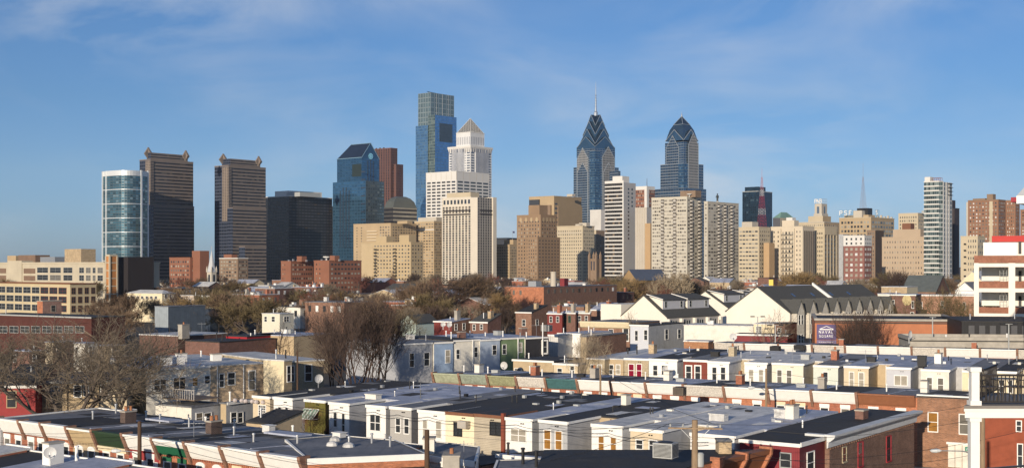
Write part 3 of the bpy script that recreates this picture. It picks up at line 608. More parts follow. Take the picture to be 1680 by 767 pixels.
# brick slabs at left
for lab, pl, pc, pr, pt, Y, bays in (('long red brick apartment slab, left half, before the black box tower', 461, 477, 514, 429, 800, ((478, 484), (497, 507))),
                               ('long red brick apartment slab with a white rooftop dish', 515, 540, 593, 428, 800, ((542, 548), (560, 572)))):
    B = Bld('apartment_block', lab, 'apartment block', pl, pc, pr, pt, Y); B.body(REDM, REDM, ROOFG); B.rim('parapet', REDM, hh=.5)
    B.grid('R', 1, B.W-1, 2, B.h-.6, 9, 7, .5, .4, (G1, G1, G3)); B.grid('L', -B.L+1, -B.L*.5, 2, B.h-.6, 2, 7, .25, .35); 
    B.blk('stair_head', pl+26, pl+34, pl+44, pt-9, REDM, REDM, ROOFG, 4, z0=B.h, D=4)
    if 'dish' in lab:
        b = MB(); x, y, z = B.xL(536, 4), 4, B.h; b.lathe((x, y, z+2.2), [(2.4, .8), (2.2, .2), (1.2, -.3), (0, -.5)], 14); b.tube((x, y, z), (x, y, z+1.9), .25); B.part('satellite_dish', b, WHITE)
    for k in range(5): B.box('roof_vent', -B.L+3+k*3, -B.L+4+k*3, 3+k, 4+k, B.h, B.h+1.2+.5*(k % 2), GALV)
    B.close(60)
B = Bld('apartment_block', 'red brick apartment block with a taller stair tower, left of the steeple', 'apartment block', 278, 312, 338, 423, 800)
B.body(REDM, REDM, ROOFG); B.rim('parapet', REDM, hh=.5); B.blk('stair_tower', 315, 328, 338, 411, REDM, REDM, ROOFG, 2, D=7)
B.grid('L', -B.L+1, -1, 2, B.h-1, 8, 8, .5, .42, (G1, G2, G3)); B.grid('R', 1, B.W-.5, 2, B.h-1, 4, 8, .5, .42); B.close(70)
B = Bld('apartment_block', 'brown apartment block with white roof clutter, right of the steeple', 'apartment block', 360, 390, 407, 424, 900)
B.body(BRNST, BRNST, ROOFG); B.rim('parapet', WHST, hh=.6); B.grid('L', -B.L+1, -1, 2, B.h-1, 6, 9, .6, .45, (G1, G2, G3, G3)); B.grid('R', 1, B.W-1, 2, B.h-1, 6, 9, .5, .5, (G1, G3))
B.blk('penthouse', 367, 380, 388, 417, REDM, REDM, ROOFG, 5, z0=B.h, D=5); B.close(70)
# church with steeple
B = Bld('church', 'grey church steeple with a slim spire among the brick apartments', 'church', 339.5, 347, 355, 446, 740)
STN = mat('grey_church_stone', (.52, .47, .39), .85, .12, .2); B.body(STN, STN, ROOFG, name='tower')
b = MB(); l, w = B.L, B.W; za = B.zl(409)
for k in range(8):
    a0, a1 = 6.28318*k/8+.39, 6.28318*(k+1)/8+.39; rr = min(l, w)*.74; c = (-l/2, w/2)
    b.face([(c[0]+rr*math.cos(a0), c[1]+rr*math.sin(a0), B.h), (c[0]+rr*math.cos(a1), c[1]+rr*math.sin(a1), B.h), (c[0], c[1], za)])
sp_ = B.part('spire', b, mat('pale_slate', (.50, .51, .52), .6, .1, .3))
b = MB(); b.bar((-l/2, w/2, za-.2), (-l/2, w/2, za+2), .12); b.bar((-l/2-.6, w/2, za+1.3), (-l/2+.6, w/2, za+1.3), .12); B.part('cross', b, STN, sp_)
for q in ((-l, 0), (0, 0), (0, w), (-l, w)):
    b = MB(); b.box(q[0]-.35, q[0]+.35, q[1]-.35, q[1]+.35, B.h, B.h+1.5); b.lathe((q[0], q[1], B.h+1.5), [(.55, 0), (0, 2.2)], 6); B.part('pinnacle', b, STN)
B.box('belfry_opening', -l*.68, -l*.32, -.1, .2, B.h-6, B.h-1.5, DGLASS); B.box('belfry_opening', -.2, .1, w*.32, w*.68, B.h-6, B.h-1.5, DGLASS)
B.body(TANM, TANM, SHINGLE, name='nave', x0=-l, x1=6, y0=-6, y1=-.3, z1=5)

# left loft buildings
LOFTC = mat('loft_concrete', (.50, .44, .33), .85, .1, .1); LOFTB = mat('loft_brick_infill', (.20, .13, .09), .85, .15, .3)
B = Bld('loft_building', 'long cream concrete loft factory with big steel windows at the left edge', 'factory', -25, 172, 176, 432, 600, W=30)
B.body(LOFTC, LOFTC, ROOFG); B.rim('cornice', LOFTC, hh=.7, o=.3)
cols_ = [(16, 36, LOFTB), (39, 58, LOFTB)]
for j in range(5):
    zt_ = B.h-2-j*3.65
    for a, c in ((-20, 10), (16, 36), (39, 58)):
        B.box('brick_panel', B.xL(a), B.xL(c), -.1, .1, zt_-2.9, zt_-.4, LOFTB)
xs = [(61, 79), (82, 100), (104, 119), (130, 138), (141, 149), (152, 157), (160, 169)]
for j in range(5):
    zt_ = B.h-1.8-j*3.65
    for a, c in xs:
        xa, xb = B.xL(a), B.xL(c)
        window(B.root, (xa+xb)/2, 0, zt_-1.4, xb-xa-.3, 2.5, 0, GREYM, G2 if rnd.random() < .5 else G1, 'pair', .12)
for a, c, t, m in ((12, 30, 419, TANM), (30, 62, 418, LOFTB), (66, 94, 421, GALV), (106, 137, 408, TANB)):
    B.blk('roof_house', a, c-4, c, t, m, m, ROOFG, 6, z0=B.h, D=8)
B.body(LOFTC, LOFTC, ROOFG, name='corner_pavilion', x0=B.xL(14), x1=B.xL(37), y0=-.5, y1=8, z0=.05, z1=B.h+1.5)
B = Bld('loft_building', 'orange brick stair tower with cream bands beside a dark block', 'factory', 174, 180, 192, 420, 590, W=None)
b = B.body(mat('orange_brick_infill', (.46, .20, .07), .85, .15, .2), MATS['orange_brick_infill'], ROOFG, name='stair_tower'); B.rim('cornice', LOFTC, hh=.8)
for j in range(6): B.rim('belt_course', LOFTC, z=B.h-3.2-j*3.6, hh=.45, o=.12)
b = MB()
for q in ((-B.L, 0), (0, 0), (0, B.W)): b.box(q[0]-.35, q[0]+.35, q[1]-.35, q[1]+.35, 0, B.h)
B.part('corner_pier', b, LOFTC)
B.blk('dark_block', 186, 210, 216, 421, mat('dark_brown_wall', (.028, .024, .026), .9, .1, .1), None, ROOFG, 8, D=14)
B = Bld('loft_building', 'lower cream loft building with red-framed windows before the long factory', 'factory', -30, 115, 158, 466, 470, W=None)
B.body(mat('loft_cream', (.52, .43, .27), .85, .1, .1), None, ROOFB); B.rim('roof_edge', BRN, hh=.35, o=.35)
for j in range(3):
    zt_ = B.h-1.2-j*3.3
    for k in range(10):
        x = -B.L+2+k*(B.L-2)/10
        window(B.root, x+1.2, 0, zt_-1.25, (B.L-2)/10-1.0, 2.2, 0, MAROON if k > 6 else GREYM, G1, 'pair', .1)
    for k in range(4):
        y = B.W*(k+.5)/4; window(B.root, 0, y, zt_-1.25, B.W/4-1.2, 2.2, R(90), BRN, G1, 'pair', .1)
B = Bld('brick_building', 'squat brick blockhouse with one square window in front of the lofts', 'brick building', 61, 70, 101, 494, 330)
B.body(ORB, brick('weathered_pink_brick', (.30, .17, .13)), ROOFG); B.rim('coping', CONC, hh=.2); window(B.root, 0, B.yR(87.5), B.h-1.9, 1.2, 1.5, R(90), CONC, G1, 'sash')
B = Bld('hall', 'shade-painted red-brown hall with a green roof in front of the diamond-topped tower', 'hall', 196, 214, 262, 437, 900)
B.body(mat('shaded_red_wall', (.10, .05, .04), .9, .1, .1), None, GREENROOF); B.grid('R', 1, B.W-1, 3, B.h-2, 9, 4, .4, .5, (G1, G2)); B.grid('L', -B.L+1, -1, 3, B.h-2, 4, 4, .4, .5, (G1,)); B.close(60)  # wall and pitched roof coloured dark: the hall's shade is painted in
b = MB(); b.face([(-B.L, 0, B.h+.01), (0, 0, B.h+.01), (0, B.W*.5, B.h+3.5), (-B.L, B.W*.5, B.h+3.5)]); b.face([(0, B.W, B.h+.01), (-B.L, B.W, B.h+.01), (-B.L, B.W*.5, B.h+3.5), (0, B.W*.5, B.h+3.5)]); b.face([(0, 0, B.h+.01), (0, B.W, B.h+.01), (0, B.W*.5, B.h+3.5)]); B.part('pitched_roof', b, mat('shaded_green_roof', (.035, .06, .045), .7, .1, .1))
# stroke letters (unit box), built as bars
GLY = {'P': [[(0, 0), (0, 1), (.6, 1), (.7, .85), (.7, .62), (.6, .48), (0, .48)]], 'N': [[(0, 0), (0, 1), (.7, 0), (.7, 1)]],
       'B': [[(0, 0), (0, 1), (.55, 1), (.66, .88), (.66, .64), (.55, .52), (0, .52)], [(.55, .52), (.7, .38), (.7, .14), (.58, 0), (0, 0)]],
       'S': [[(.68, .85), (.55, 1), (.15, 1), (0, .85), (0, .65), (.12, .52), (.58, .48), (.7, .35), (.7, .15), (.55, 0), (.12, 0), (0, .15)]],
       'F': [[(0, 0), (0, 1), (.65, 1)], [(0, .52), (.5, .52)]], 'A': [[(0, 0), (.36, 1), (.72, 0)], [(.14, .36), (.58, .36)]], 'V': [[(0, 1), (.36, 0), (.72, 1)]],
       'L': [[(0, 1), (0, 0), (.6, 0)]], 'Q': [[(.15, 0), (0, .2), (0, .8), (.15, 1), (.55, 1), (.7, .8), (.7, .2), (.55, 0), (.15, 0)], [(.45, .25), (.78, -.08)]],
       'U': [[(0, 1), (0, .2), (.15, 0), (.55, 0), (.7, .2), (.7, 1)]], 'R': [[(0, 0), (0, 1), (.6, 1), (.7, .85), (.7, .62), (.6, .5), (0, .5)], [(.35, .5), (.72, 0)]],
       'E': [[(.65, 0), (0, 0), (0, 1), (.65, 1)], [(0, .52), (.5, .52)]], '2': [[(0, .8), (.15, 1), (.55, 1), (.7, .82), (.66, .6), (0, 0), (.7, 0)]],
       '6': [[(.65, .9), (.5, 1), (.15, 1), (0, .8), (0, .2), (.15, 0), (.55, 0), (.7, .2), (.7, .4), (.55, .55), (.1, .55), (0, .4)]],
       'T': [[(.35, 0), (.35, 1)], [(0, 1), (.7, 1)]], 'H': [[(0, 0), (0, 1)], [(.7, 0), (.7, 1)], [(0, .5), (.7, .5)]]}
def letters(parent, text, org, dx, h, t, m, adv=1.0, one=False, name='letter'):
    """text on an upright plane: org lower left, dx horizontal direction"""
    dx = Vector(dx).normalized(); x = 0; b = MB()
    for ch in text:
        if ch != ' ':
            for st in GLY[ch]:
                for p, q in zip(st, st[1:]):
                    P = Vector(org)+dx*(x+p[0]*h*.9)+Vector((0, 0, p[1]*h)); Q = Vector(org)+dx*(x+q[0]*h*.9)+Vector((0, 0, q[1]*h)); b.bar(P, Q, t)
            if not one: b.build(name, m, parent); b = MB()
        x += h*adv
    if one: b.build(name, m, parent)

# ---- behind the middle
B = Bld('apartment_block', 'low tan building with a flag, between the cream ribbed tower and the brown stepped tower', 'apartment block', 813, 836, 851, 402, 1400)
B.body(TANM, TANM, ROOFG); B.rim('parapet', TANM, hh=1); B.blk('setback', 827, 842, 850, 393, TANM, TANM, ROOFG, 6, z0=B.h, D=12)
B.grid('L', -B.L+1, -1, 4, B.h-1, 7, 12, .45, .45, (G1, G1, G2)); B.grid('R', 1, B.W-1, 4, B.h-1, 5, 12, .45, .45)
b = MB(); q = (-4, 10); b.tube((q[0], q[1], B.h+6), (q[0], q[1], B.h+16), .15); f_ = B.part('flagpole', b, GALV); B.box('flag', -3.9, -1, 9.9, 10, B.h+13.5, B.h+15.5, mat('flag_cloth', (.06, .07, .15), .8, .1, 1), f_); B.close(80)
B = Bld('office_block', 'dark low roof mass left of the brown stepped tower', 'office block', 811, 832, 850, 391, 1650)
B.body(mat('dark_slate_wall', (.05, .055, .065), .6, .1, .1), None, ROOFB); B.rim('parapet', BLACK, hh=1)

B = Bld('apartment_tower', 'brown brick stepped tower with arched top windows', 'tower', 848, 887, 913, 353, 1160)
BRT = mat('warm_brown_masonry', (.29, .195, .12), .85, .1, .06); B.body(BRT, BRT, ROOFG); B.rim('parapet', BRT, hh=.8)
B.blk('penthouse', 867, 885, 898, 336, BRT, BRT, ROOFG, 4, z0=B.h, D=12)
B.grid('L', -B.L+1, -1, 5, B.h-4, 8, 17, .32, .42, (G1, G1, DGLASS, G3)); B.grid('R', 1, B.W-1, 5, B.h-4, 6, 17, .32, .42, (G1, G1, DGLASS, G3))
for f, a0, a1, n in (('L', -B.L+1.5, -1.5, 4), ('R', 1.5, B.W-1.5, 4)):
    for k in range(n):
        c = a0+(a1-a0)*(k+.5)/n; b = MB(); P = [(1.3*math.cos(t*.3927), 1.3*math.sin(t*.3927)) for t in range(9)]; P += [(-1.3, -2.4), (1.3, -2.4)]
        if f == 'L': b.face([(c+p, -.12, B.h-3+q) for p, q in P][::-1])
        else: b.face([(.12, c+p, B.h-3+q) for p, q in P])
        B.part('arched_panel', b, TANM)
x0, x1, y0, y1, z0, z1 = B.blk('front_wing', 865, 882, 919, 388, BRT, BRT, ROOFG, -5)
B.grid('L', x0+1, x1-.6, 5, z1-2, 4, 13, .32, .42, (G1, G1, G3), off=-5); B.grid('R', y0+1, y1-1, 5, z1-2, 7, 13, .32, .42, (G1, G1, DGLASS), off=x1); B.close(100)

B = Bld('office_block', 'windowless tan office block with a dark roof corner behind the brown stepped tower', 'office block', 868, 909, 954, 322, 1520)
B.body(TANM, mat('ribbed_tan', (.34, .25, .15), .85, .06, .1), ROOFG); B.rim('parapet', TANM, hh=.8)
B.body(BRNST, MATS['ribbed_tan'], ROOFG, name='ribbed_wing', x0=-B.L*.3, x1=1.2, y0=B.W*.12, y1=B.W, z1=B.h-11)
B.blk('dark_corner', 868, 884, 888, 327, mat('dark_grey_wall', (.05, .055, .065), .7, .1, .1), None, ROOFB, -2, z0=B.h-14, D=8)
B.blk('stepped_wing', 895, 903, 909, 336, BRNST, BRNST, ROOFG, -2.5, D=3); B.grid('R', 1, 7, 20, B.h-6, 1, 14, .8, .35, (DGLASS,)); B.blk('chimney_block', 930, 939, 944, 318, LIME, LIME, ROOFG, 12, z0=B.h, D=6); B.close(40)

B = Bld('apartment_block', 'cream old apartment house mostly in shadow below the spired glass tower', 'apartment block', 914, 956, 975, 371, 1340)
B.body(CREAMM, CREAMM, ROOFG); B.rim('cornice', CREAMM, hh=.8, o=.5)
B.grid('L', -B.L+1, -1, 4, B.h-3, 11, 15, .36, .42, (G1, G1, G2, DGLASS)); B.grid('R', 1, B.W-1, 4, B.h-3, 6, 15, .4, .42)
for a, c, d, t in ((944, 956, 964, 367), (950, 962, 972, 365)): B.blk('roof_pavilion', a, c, d, t, LIME, LIME, ROOFG, 3, z0=B.h, D=6)
B.box('belt_course', -B.L-.2, .2, -.25, .1, B.h-7, B.h-6.3, LIME); B.close(90)
B = Bld('apartment_block', 'narrow shadowed cream block between the old apartment house and the white banded tower', 'apartment block', 962, 978, 992, 378, 1400)
B.body(CREAMM, BRNST, ROOFG); B.rim('cornice', LIME, hh=.8); B.grid('L', -B.L+1, -1, 4, B.h-3, 4, 17, .4, .42); B.grid('R', 1, B.W-1, 4, B.h-3, 5, 17, .4, .42); B.close(60)
B = Bld('office_block', 'small white ribbed block just left of the white banded tower', 'office block', 968, 986, 996, 345, 1500)
B.body(facade('white_grey_ribs', (.58, .56, .52), (.22, .22, .22), (.3, .7), (0, .72), .4, 0, .2), WHST, ROOFG, (8, 1)); B.rim('roof_edge', WHST, hh=1)
B = Bld('church', 'brown church tower with twin pinnacles at the foot of the shadowed apartment house', 'church', 967, 978, 985, 424, 1000)
b_ = B.body(BRNST, BRNST, SHINGLE, name='tower'); 
for q in ((-B.L, 0), (0, 0), (0, B.W), (-B.L, B.W)):
    b = MB(); b.box(q[0]-.8, q[0]+.8, q[1]-.8, q[1]+.8, 0, B.h+3); b.lathe((q[0], q[1], B.h+3), [(.9, 0), (0, 3)], 6); B.part('pinnacle', b, BRNST)
for k in (.3, .7): B.box('lancet_opening', -B.L*k-.5, -B.L*k+.5, -.1, .2, B.h-9, B.h-2, DGLASS)

# ---- the two blue glass towers with folded gables
LG1 = facade('liberty_banded_left', (.19, .22, .255), (.05, .10, .16), (.0, .94), (.22, .86), .1, .7, .3, wrough=.4, wmetal=.2)
LG2 = facade('liberty_banded_right', (.17, .21, .255), (.065, .14, .235), (.05, .95), (.18, .86), .1, .75, .3, wrough=.4, wmetal=.2)
LGB = facade('liberty_corner_blue', (.10, .16, .22), (.06, .15, .25), (.05, .95), (.12, .8), .08, .8, .3, (.22, .34, .42), .15, .3, .4)
LST = facade('liberty_stone_bay', (.25, .25, .25), (.10, .115, .13), (.2, .8), (.25, .8), .2, .4, .3)
LRF = mat('gable_roof_glass', (.035, .075, .13), .15, .25, .12, metal=.7); LRF2 = mat('gable_end_glass', (.08, .16, .24), .12, .15, .12, metal=.75); LTR = mat('pale_gable_trim', (.32, .36, .40), .4, .05, .2, metal=.2)
def cross_gable(B, name, x0, x1, y0, y1, ze, za, trim=.5, zb=None):
    xm, ym = (x0+x1)/2, (y0+y1)/2; O = (xm, ym, za); c = [(x0, y0), (x1, y0), (x1, y1), (x0, y1)]; b = MB()
    if zb is not None:
        for k in range(4): b.face([(*c[k], zb), (*c[(k+1) % 4], zb), (*c[(k+1) % 4], ze), (*c[k], ze)], 1)
    mids = [(xm, y0, za), (x1, ym, za), (xm, y1, za), (x0, ym, za)]
    for k in range(4):
        A, D, Mp = (*c[k], ze), (*c[(k+1) % 4], ze), mids[k]
        b.face([A, D, Mp], 1); b.face([A, Mp, O], 0); b.face([Mp, D, O], 0)
    o = b.build(name, [LRF, LRF2], B.root)
    b = MB()
    for k in range(4):
        A, D, Mp = Vector((*c[k], ze)), Vector((*c[(k+1) % 4], ze)), Vector(mids[k]); out = (Vector(mids[k])-Vector(O)).normalized()*.25
        for q in (A, D): b.bar(q+out, Mp+out, trim)
    b.build('gable_trim', LTR, o)
    return o
def pent_bay(B, face, c, hw, zt, za, m, off, n):
    b = MB(); P = [(c-hw, 0), (c+hw, 0), (c+hw, zt), (c, za), (c-hw, zt)]; UV = [(0, 0), (n[0], 0), (n[0], n[1]), (n[0]/2, n[1]*za/zt), (0, n[1])]
    if face == 'L': b.face([(p, -off, z) for p, z in P], 0, UV)
    else: b.face([(off, p, z) for p, z in P], 0, UV)
    o = b.build('stone_bay', [m], B.root); b = MB(); q = [P[1], P[2], P[3], P[4], P[0]]
    f = (lambda p: (p[0], -off-.1, p[1])) if face == 'L' else (lambda p: (off+.1, p[0], p[1]))
    for s, e in zip(q, q[1:]): b.bar(f(s), f(e), .6)
    b.build('bay_trim', LTR, o)
B = Bld('office_tower', 'blue glass tower with stacked folded gables and a long silver spire', 'tower', 941, 976, 1015, 272, 1878, ang=43)
B.body(LG1, LG2, GREYM, (8, 46), (9, 46)); l, w = B.L, B.W
x0, x1, y0, y1, z0, z1 = B.blk('upper_shaft', 947, 976, 1009, 243, LG1, LG2, GREYM, 0, z0=B.h, cl=(7, 8), cr=(8, 8))
x0, x1, y0, y1 = -l*.90, -l*.04, w*.04, w*.88
for n_, (pa, pb, pe, pt) in enumerate(((947, 1009, 243, 226), (951, 1005, 238, 213), (956.5, 998.5, 222, 200), (962.5, 991.5, 207, 189))):
    k_ = (1, .87, .68, .47)[n_]; xm, ym = (x0+x1)/2, (y0+y1)/2; hx, hy = (x1-x0)/2*k_, (y1-y0)/2*k_
    cross_gable(B, 'folded_gable', xm-hx, xm+hx, ym-hy, ym+hy, B.zl(pe, xm, ym), B.zl(pt, xm, ym), .42, zb=B.zl(pe+16, xm, ym))
za = B.zl(188, xm, ym); zt = B.zl(134, xm, ym)
b = MB(); b.lathe((xm, ym, za-2), [(3.4, 0), (3.0, 5), (1.8, 7), (1.2, 14), (1.0, 26), (.55, 27), (.5, zt-za-10), (.12, zt-za+2)], 8); B.part('spire', b, mat('spire_metal', (.55, .58, .60), .3, .05, 1, metal=.7))
for k in range(5): b = MB(); b.lathe((xm, ym, za+12+k*4), [(1.0, 0), (1.7, .5), (1.0, 1)], 8); B.part('spire_collar', b, MATS['spire_metal'])
pent_bay(B, 'L', -l*.56, l*.26, B.h+12, B.h+28, LST, .5, (8, 50)); pent_bay(B, 'R', w*.55, w*.25, B.h+14, B.h+30, LST, .5, (8, 50))
for fc in ('L', 'R'):
    pent_bay(B, fc, -l*.56 if fc == 'L' else w*.55, l*.24, B.h-8, B.h+6, LG1 if fc == 'L' else LST, .9, (6, 44))
b = MB(); b.cells((-l*.24, -.35), (.35, -.35), 0, B.h+22, 4, 50, 0); b.cells((.35, -.35), (.35, w*.22), 0, B.h+22, 4, 50, 0); b.face([(-l*.24, -.35, B.h+22), (.35, -.35, B.h+22), (.35, w*.22, B.h+22), (-l*.24, w*.22, B.h+22)]); B.part('corner_glazing', b, [LGB])
B.blk('side_wing', 1000, 1014, 1018, 280, LG1, LG1, GREYM, 8, cl=(5, 44), cr=(5, 44))
B = Bld('office_tower', 'blue glass tower with a single pointed diamond roof, right of the spired one', 'tower', 1083.5, 1121.5, 1154, 268, 2027, ang=43)
l, w = B.L, B.W; B.body(LG1, LG2, GREYM, (9, 40), (9, 40)); B.rim('roof_edge', LTR, hh=.8, t=.6)
x0, x1, y0, y1, z0, z1 = B.blk('upper_shaft', 1091, 1121.5, 1146, 232, LG2, LG2, GREYM, 2, z0=B.h, cl=(7, 9), cr=(8, 9))
xm, ym = (x0+x1)/2, (y0+y1)/2; hx, hy = (x1-x0)/2, (y1-y0)/2
cross_gable(B, 'folded_gable', x0+.3, x1-.3, y0+.3, y1-.3, B.zl(232, xm, ym), B.zl(214, xm, ym), .7)
z1, za = B.zl(226, xm, ym), B.zl(190.5, xm, ym)
lv = [(1.0, z1-6), (.75, B.zl(214, xm, ym)), (.51, B.zl(205, xm, ym)), (0, za)]; b = MB()
for (a, zq), (c, zp) in zip(lv, lv[1:]):
    P = lambda s: [(xm-hx*s, ym-hy*s), (xm+hx*s, ym-hy*s), (xm+hx*s, ym+hy*s), (xm-hx*s, ym+hy*s)]
    A, D = P(a*.97), P(c*.97)
    for k in range(4):
        f = [(*A[k], zq), (*A[(k+1) % 4], zq), (*D[(k+1) % 4], zp), (*D[k], zp)]
        b.face(f if c else f[:3], 0 if c == 0 else 1)
B.part('pointed_roof', b, [LRF, LRF2])
b = MB(); A = Vector((xm, ym, za))
for k in range(4): q = Vector((*P(.50)[k], lv[2][1])); b.bar(q, A, .6); b.bar(q, Vector((*P(.50)[(k+1) % 4], lv[2][1])), .5)
B.part('roof_trim', b, LTR)
b = MB(); b.lathe((xm, ym, za-1), [(1.6, 0), (1.0, 3), (.3, 6), (.05, 9)], 8); B.part('finial', b, MATS['spire_metal'])
pent_bay(B, 'L', -l*.50, l*.27, B.h+26, B.h+46, LG1, .4-2.0+.2, (6, 48)); pent_bay(B, 'R', w*.48, w*.25, B.h+30, B.h+50, LST, .5, (8, 48))
B.body(LG1, LG2, GREYM, (13, 28), (11, 28), 'lower_block', B.xL(1069), 2, -2, B.yR(1157), 0, B.zl(308))
B.body(LGB, LGB, GREYM, (4, 38), (3, 38), 'corner_glazing', -l*.22, .4, -.4, w*.16, 0, B.h+.2)

# ---- middle right apartment towers
B = Bld('apartment_tower', 'white banded apartment tower with a plain shade-grey right wall', 'tower', 993, 1023.5, 1043, 299, 1160)
DW = facade('dark_band_glass', (.075, .062, .05), (.04, .036, .032), (.06, .94), (.1, .9), .15, .1, .5, (.2, .15, .1), .12)
GRW = mat('shade_grey_wall', (.42, .41, .40), .8, .05, .05); B.body(DW, GRW, ROOFG, (10, 27)); l, w = B.L, B.W  # right wall greyed in its colour to look less lit than the front
ch = [(-l-3.2, 5.5), (-l, 0)]
b = MB(); b.cells(ch[0], ch[1], 0, B.h, 2, 27); b.face([(*ch[0], B.h), (*ch[1], B.h), (-l, 5.5, B.h)]); B.part('chamfer_wall', b, [DW])
n = 27
for j in range(n+1):
    z = j*(B.h-.5)/n; b = MB()
    poly = [(-l-3.6, 5.2), (-l-.1, -.75), (.2, -.75), (.2, .3), (-l, .3), (-l-3.0, 5.6)]
    b.prism(poly, z, z+1.12+ (1.2 if j == n else 0)); B.part('white_band', b, WHST)
B.blk('penthouse', 1005, 1021, 1030, 288.5, WHST, WHST, ROOFG, 4, z0=B.h, D=11)
B.box('corner_pier', -.9, .25, -1.0, .35, 0, B.h+.2, WHST)
B.grid('R', w*.28, w*.5, B.h*.45, B.h-4, 1, 14, .5, .5, (G1,)); B.grid('R', w*.58, w*.8, B.h*.76, B.h-4, 1, 5, .5, .5, (G1,)); B.close(60)
B = Bld('office_block', 'blank pale slab with a tan strip, right of the white banded tower', 'office block', 1042, 1061, 1070, 341, 1150)
B.body(mat('pale_concrete', (.50, .45, .38), .85, .08, .06), GRW, ROOFG); B.rim('coping', LIME, hh=.6); B.blk('tan_strip', 1058, 1067, 1071, 366, mat('ochre_wall', (.46, .31, .17), .85, .06, .1), None, ROOFG, -2, D=8)
for k in range(4): B.box('pilaster', -B.L*(.2+.2*k)-.3, -B.L*(.2+.2*k)+.3, -.3, .1, 0, B.h, LIME)
B = Bld('apartment_block', 'red brick block with a white top and a thin rooftop mast', 'apartment block', 1040, 1061, 1074, 311, 1500)
B.body(REDM, REDM, ROOFG); B.body(WHST, WHST, ROOFG, name='white_top', x0=-B.L-.3, x1=.3, y0=-.3, y1=B.W, z0=B.h, z1=B.zl(305)); B.body(WHST, WHST, ROOFG, name='white_pier', x0=-3, x1=.4, y0=-.4, y1=4, z1=B.h)
B.grid('L', -B.L+1, -4, 20, B.h, 6, 20, .5, .5, (G1, G3)); B.grid('R', 4.5, B.W-1, 20, B.h, 5, 20, .5, .5, (G1, G3)); b = MB()
zt = B.zl(305)
for q in ((-6, 8), (-4.6, 8), (-5.3, 9.2)): b.bar((*q, zt), (-5.3, 8.4, zt+10), .2)
for k in range(5): b.bar((-6+.1*k, 8, zt+1.5*k), (-4.6-.1*k, 8, zt+1.5*k+1), .15)
B.part('mast', b, mat('blue_grey_steel', (.15, .18, .25), .5, .1, 1)); B.close(60)

def balcony_tower(label, pl, pc, pr, ptop, Y, fl, colsL, colsR, nL, nR, wallc, pan):
    B = Bld('apartment_tower', label, 'tower', pl, pc, pr, ptop, Y)
    W1 = mat(*wallc); B.body(W1, W1, ROOFG); B.rim('parapet', W1, hh=.6); fh = (B.h-3)/fl
    mL = [mat('tower_pane_a', (.10, .09, .08), .2, .1, 1), mat('tower_pane_b', (.36, .33, .28), .5, .1, 1), mat('tower_pane_c', (.46, .43, .37), .5, .1, 1), mat('tower_pane_d', (.22, .20, .17), .4, .1, 1)]
    if nL: B.grid('L', -B.L+.8, -.8, 2, B.h-1, nL, fl, .80, .52, mL)
    if nR: B.grid('R', .8, B.W-.8, 2, B.h-1, nR, fl, .74, .5, mL+[mL[0]]*2)
    for f, cs in (('L', colsL), ('R', colsR)):
        for px in cs:
            a = B.xL(px) if f == 'L' else B.yR(px); hw = 1.7
            rec = MB()
            if f == 'L': rec.box(a-hw, a+hw, -.06, .1, 2, B.h-1.2)
            else: rec.box(-.1, .06, a-hw, a+hw, 2, B.h-1.2)
            B.part('balcony_shade_strip', rec, mat('painted_balcony_shade', (.16, .14, .12), .8, .1, .2))  # flat dark strip paints shade behind the balconies, wall is not set back
            for j in range(fl):
                z = 2.4+j*(B.h-3)/fl; b = MB()
                n = 5; P = []
                for k in range(n+1): t = math.pi*k/n; P.append((-hw*math.cos(t), 1.5*math.sin(t)**.6+.1))
                loc = [(a+p, -q) if f == 'L' else (q, a+p) for p, q in P]
                if f == 'R': loc = loc[::-1]
                b.prism(loc[::-1], z-.1, z+.95); B.part('balcony', b, pan)
    B.close(100)
    return B
PAN = mat('pale_balcony_panel', (.50, .47, .42), .8, .08, .3)
B = balcony_tower('broad cream apartment tower with columns of small balconies and a brown penthouse', 1069, 1127, 1152, 323, 1060, 25, (1087, 1107), (1134, 1147), 16, 6, ('cream_grid_wall', (.54, .50, .41), .8, .06, .05), PAN)
B.blk('penthouse', 1116, 1141, 1153, 312, BRNST, BRNST, ROOFG, 5, z0=B.h, D=9)
b = MB(); x, y, z = B.xL(1131, 3), 3, B.h; b.lathe((x, y, z+2), [(2.2, .7), (2, .2), (1.1, -.2), (0, -.4)], 14); b.tube((x, y, z), (x, y, z+1.8), .25); B.part('satellite_dish', b, WHITE)
balcony_tower('second cream apartment tower, three columns of curved balconies facing right', 1155, 1161, 1212, 331, 1050, 25, (), (1179, 1189.5, 1200), 1, 12, ('grey_cream_wall', (.50, .46, .38), .8, .06, .05), PAN)
# statue on the city hall dome
Y = 2150; q = onY(1177, 330, Y); st = thing('statue', 'dark bronze statue of a man in a hat standing on a white dome', 'statue', (q.x, q.y, q.z))
b = MB(); b.lathe((0, 0, -22), [(11, 0), (9, 9), (6, 15), (3.2, 18), (2.6, 21), (2.0, 22)], 12); b.build('dome', WHST, st)
b = MB(); b.lathe((0, 0, 0), [(1.9, 0), (1.5, 1.5), (1.5, 4.5), (1.9, 5.2), (1.5, 7), (2.1, 8.6), (1.9, 9.6), (.7, 10.3), (.7, 10.8), (.9, 11.5), (.75, 12.3), (0, 12.5)], 9)
b.tube((-1.7, 0, 9.3), (-2.6, -.5, 7), .5, .4); b.tube((-2.6, -.5, 7), (-3.2, -1.0, 6), .38, .3); b.tube((1.7, 0, 9.3), (2.2, -.3, 6.6), .5, .35); b.tube((2.2, -.3, 6.6), (1.7, -.8, 5.2), .35, .28); b.build('figure', mat('dark_bronze_statue', (.03, .035, .035), .5, .1, 1), st)
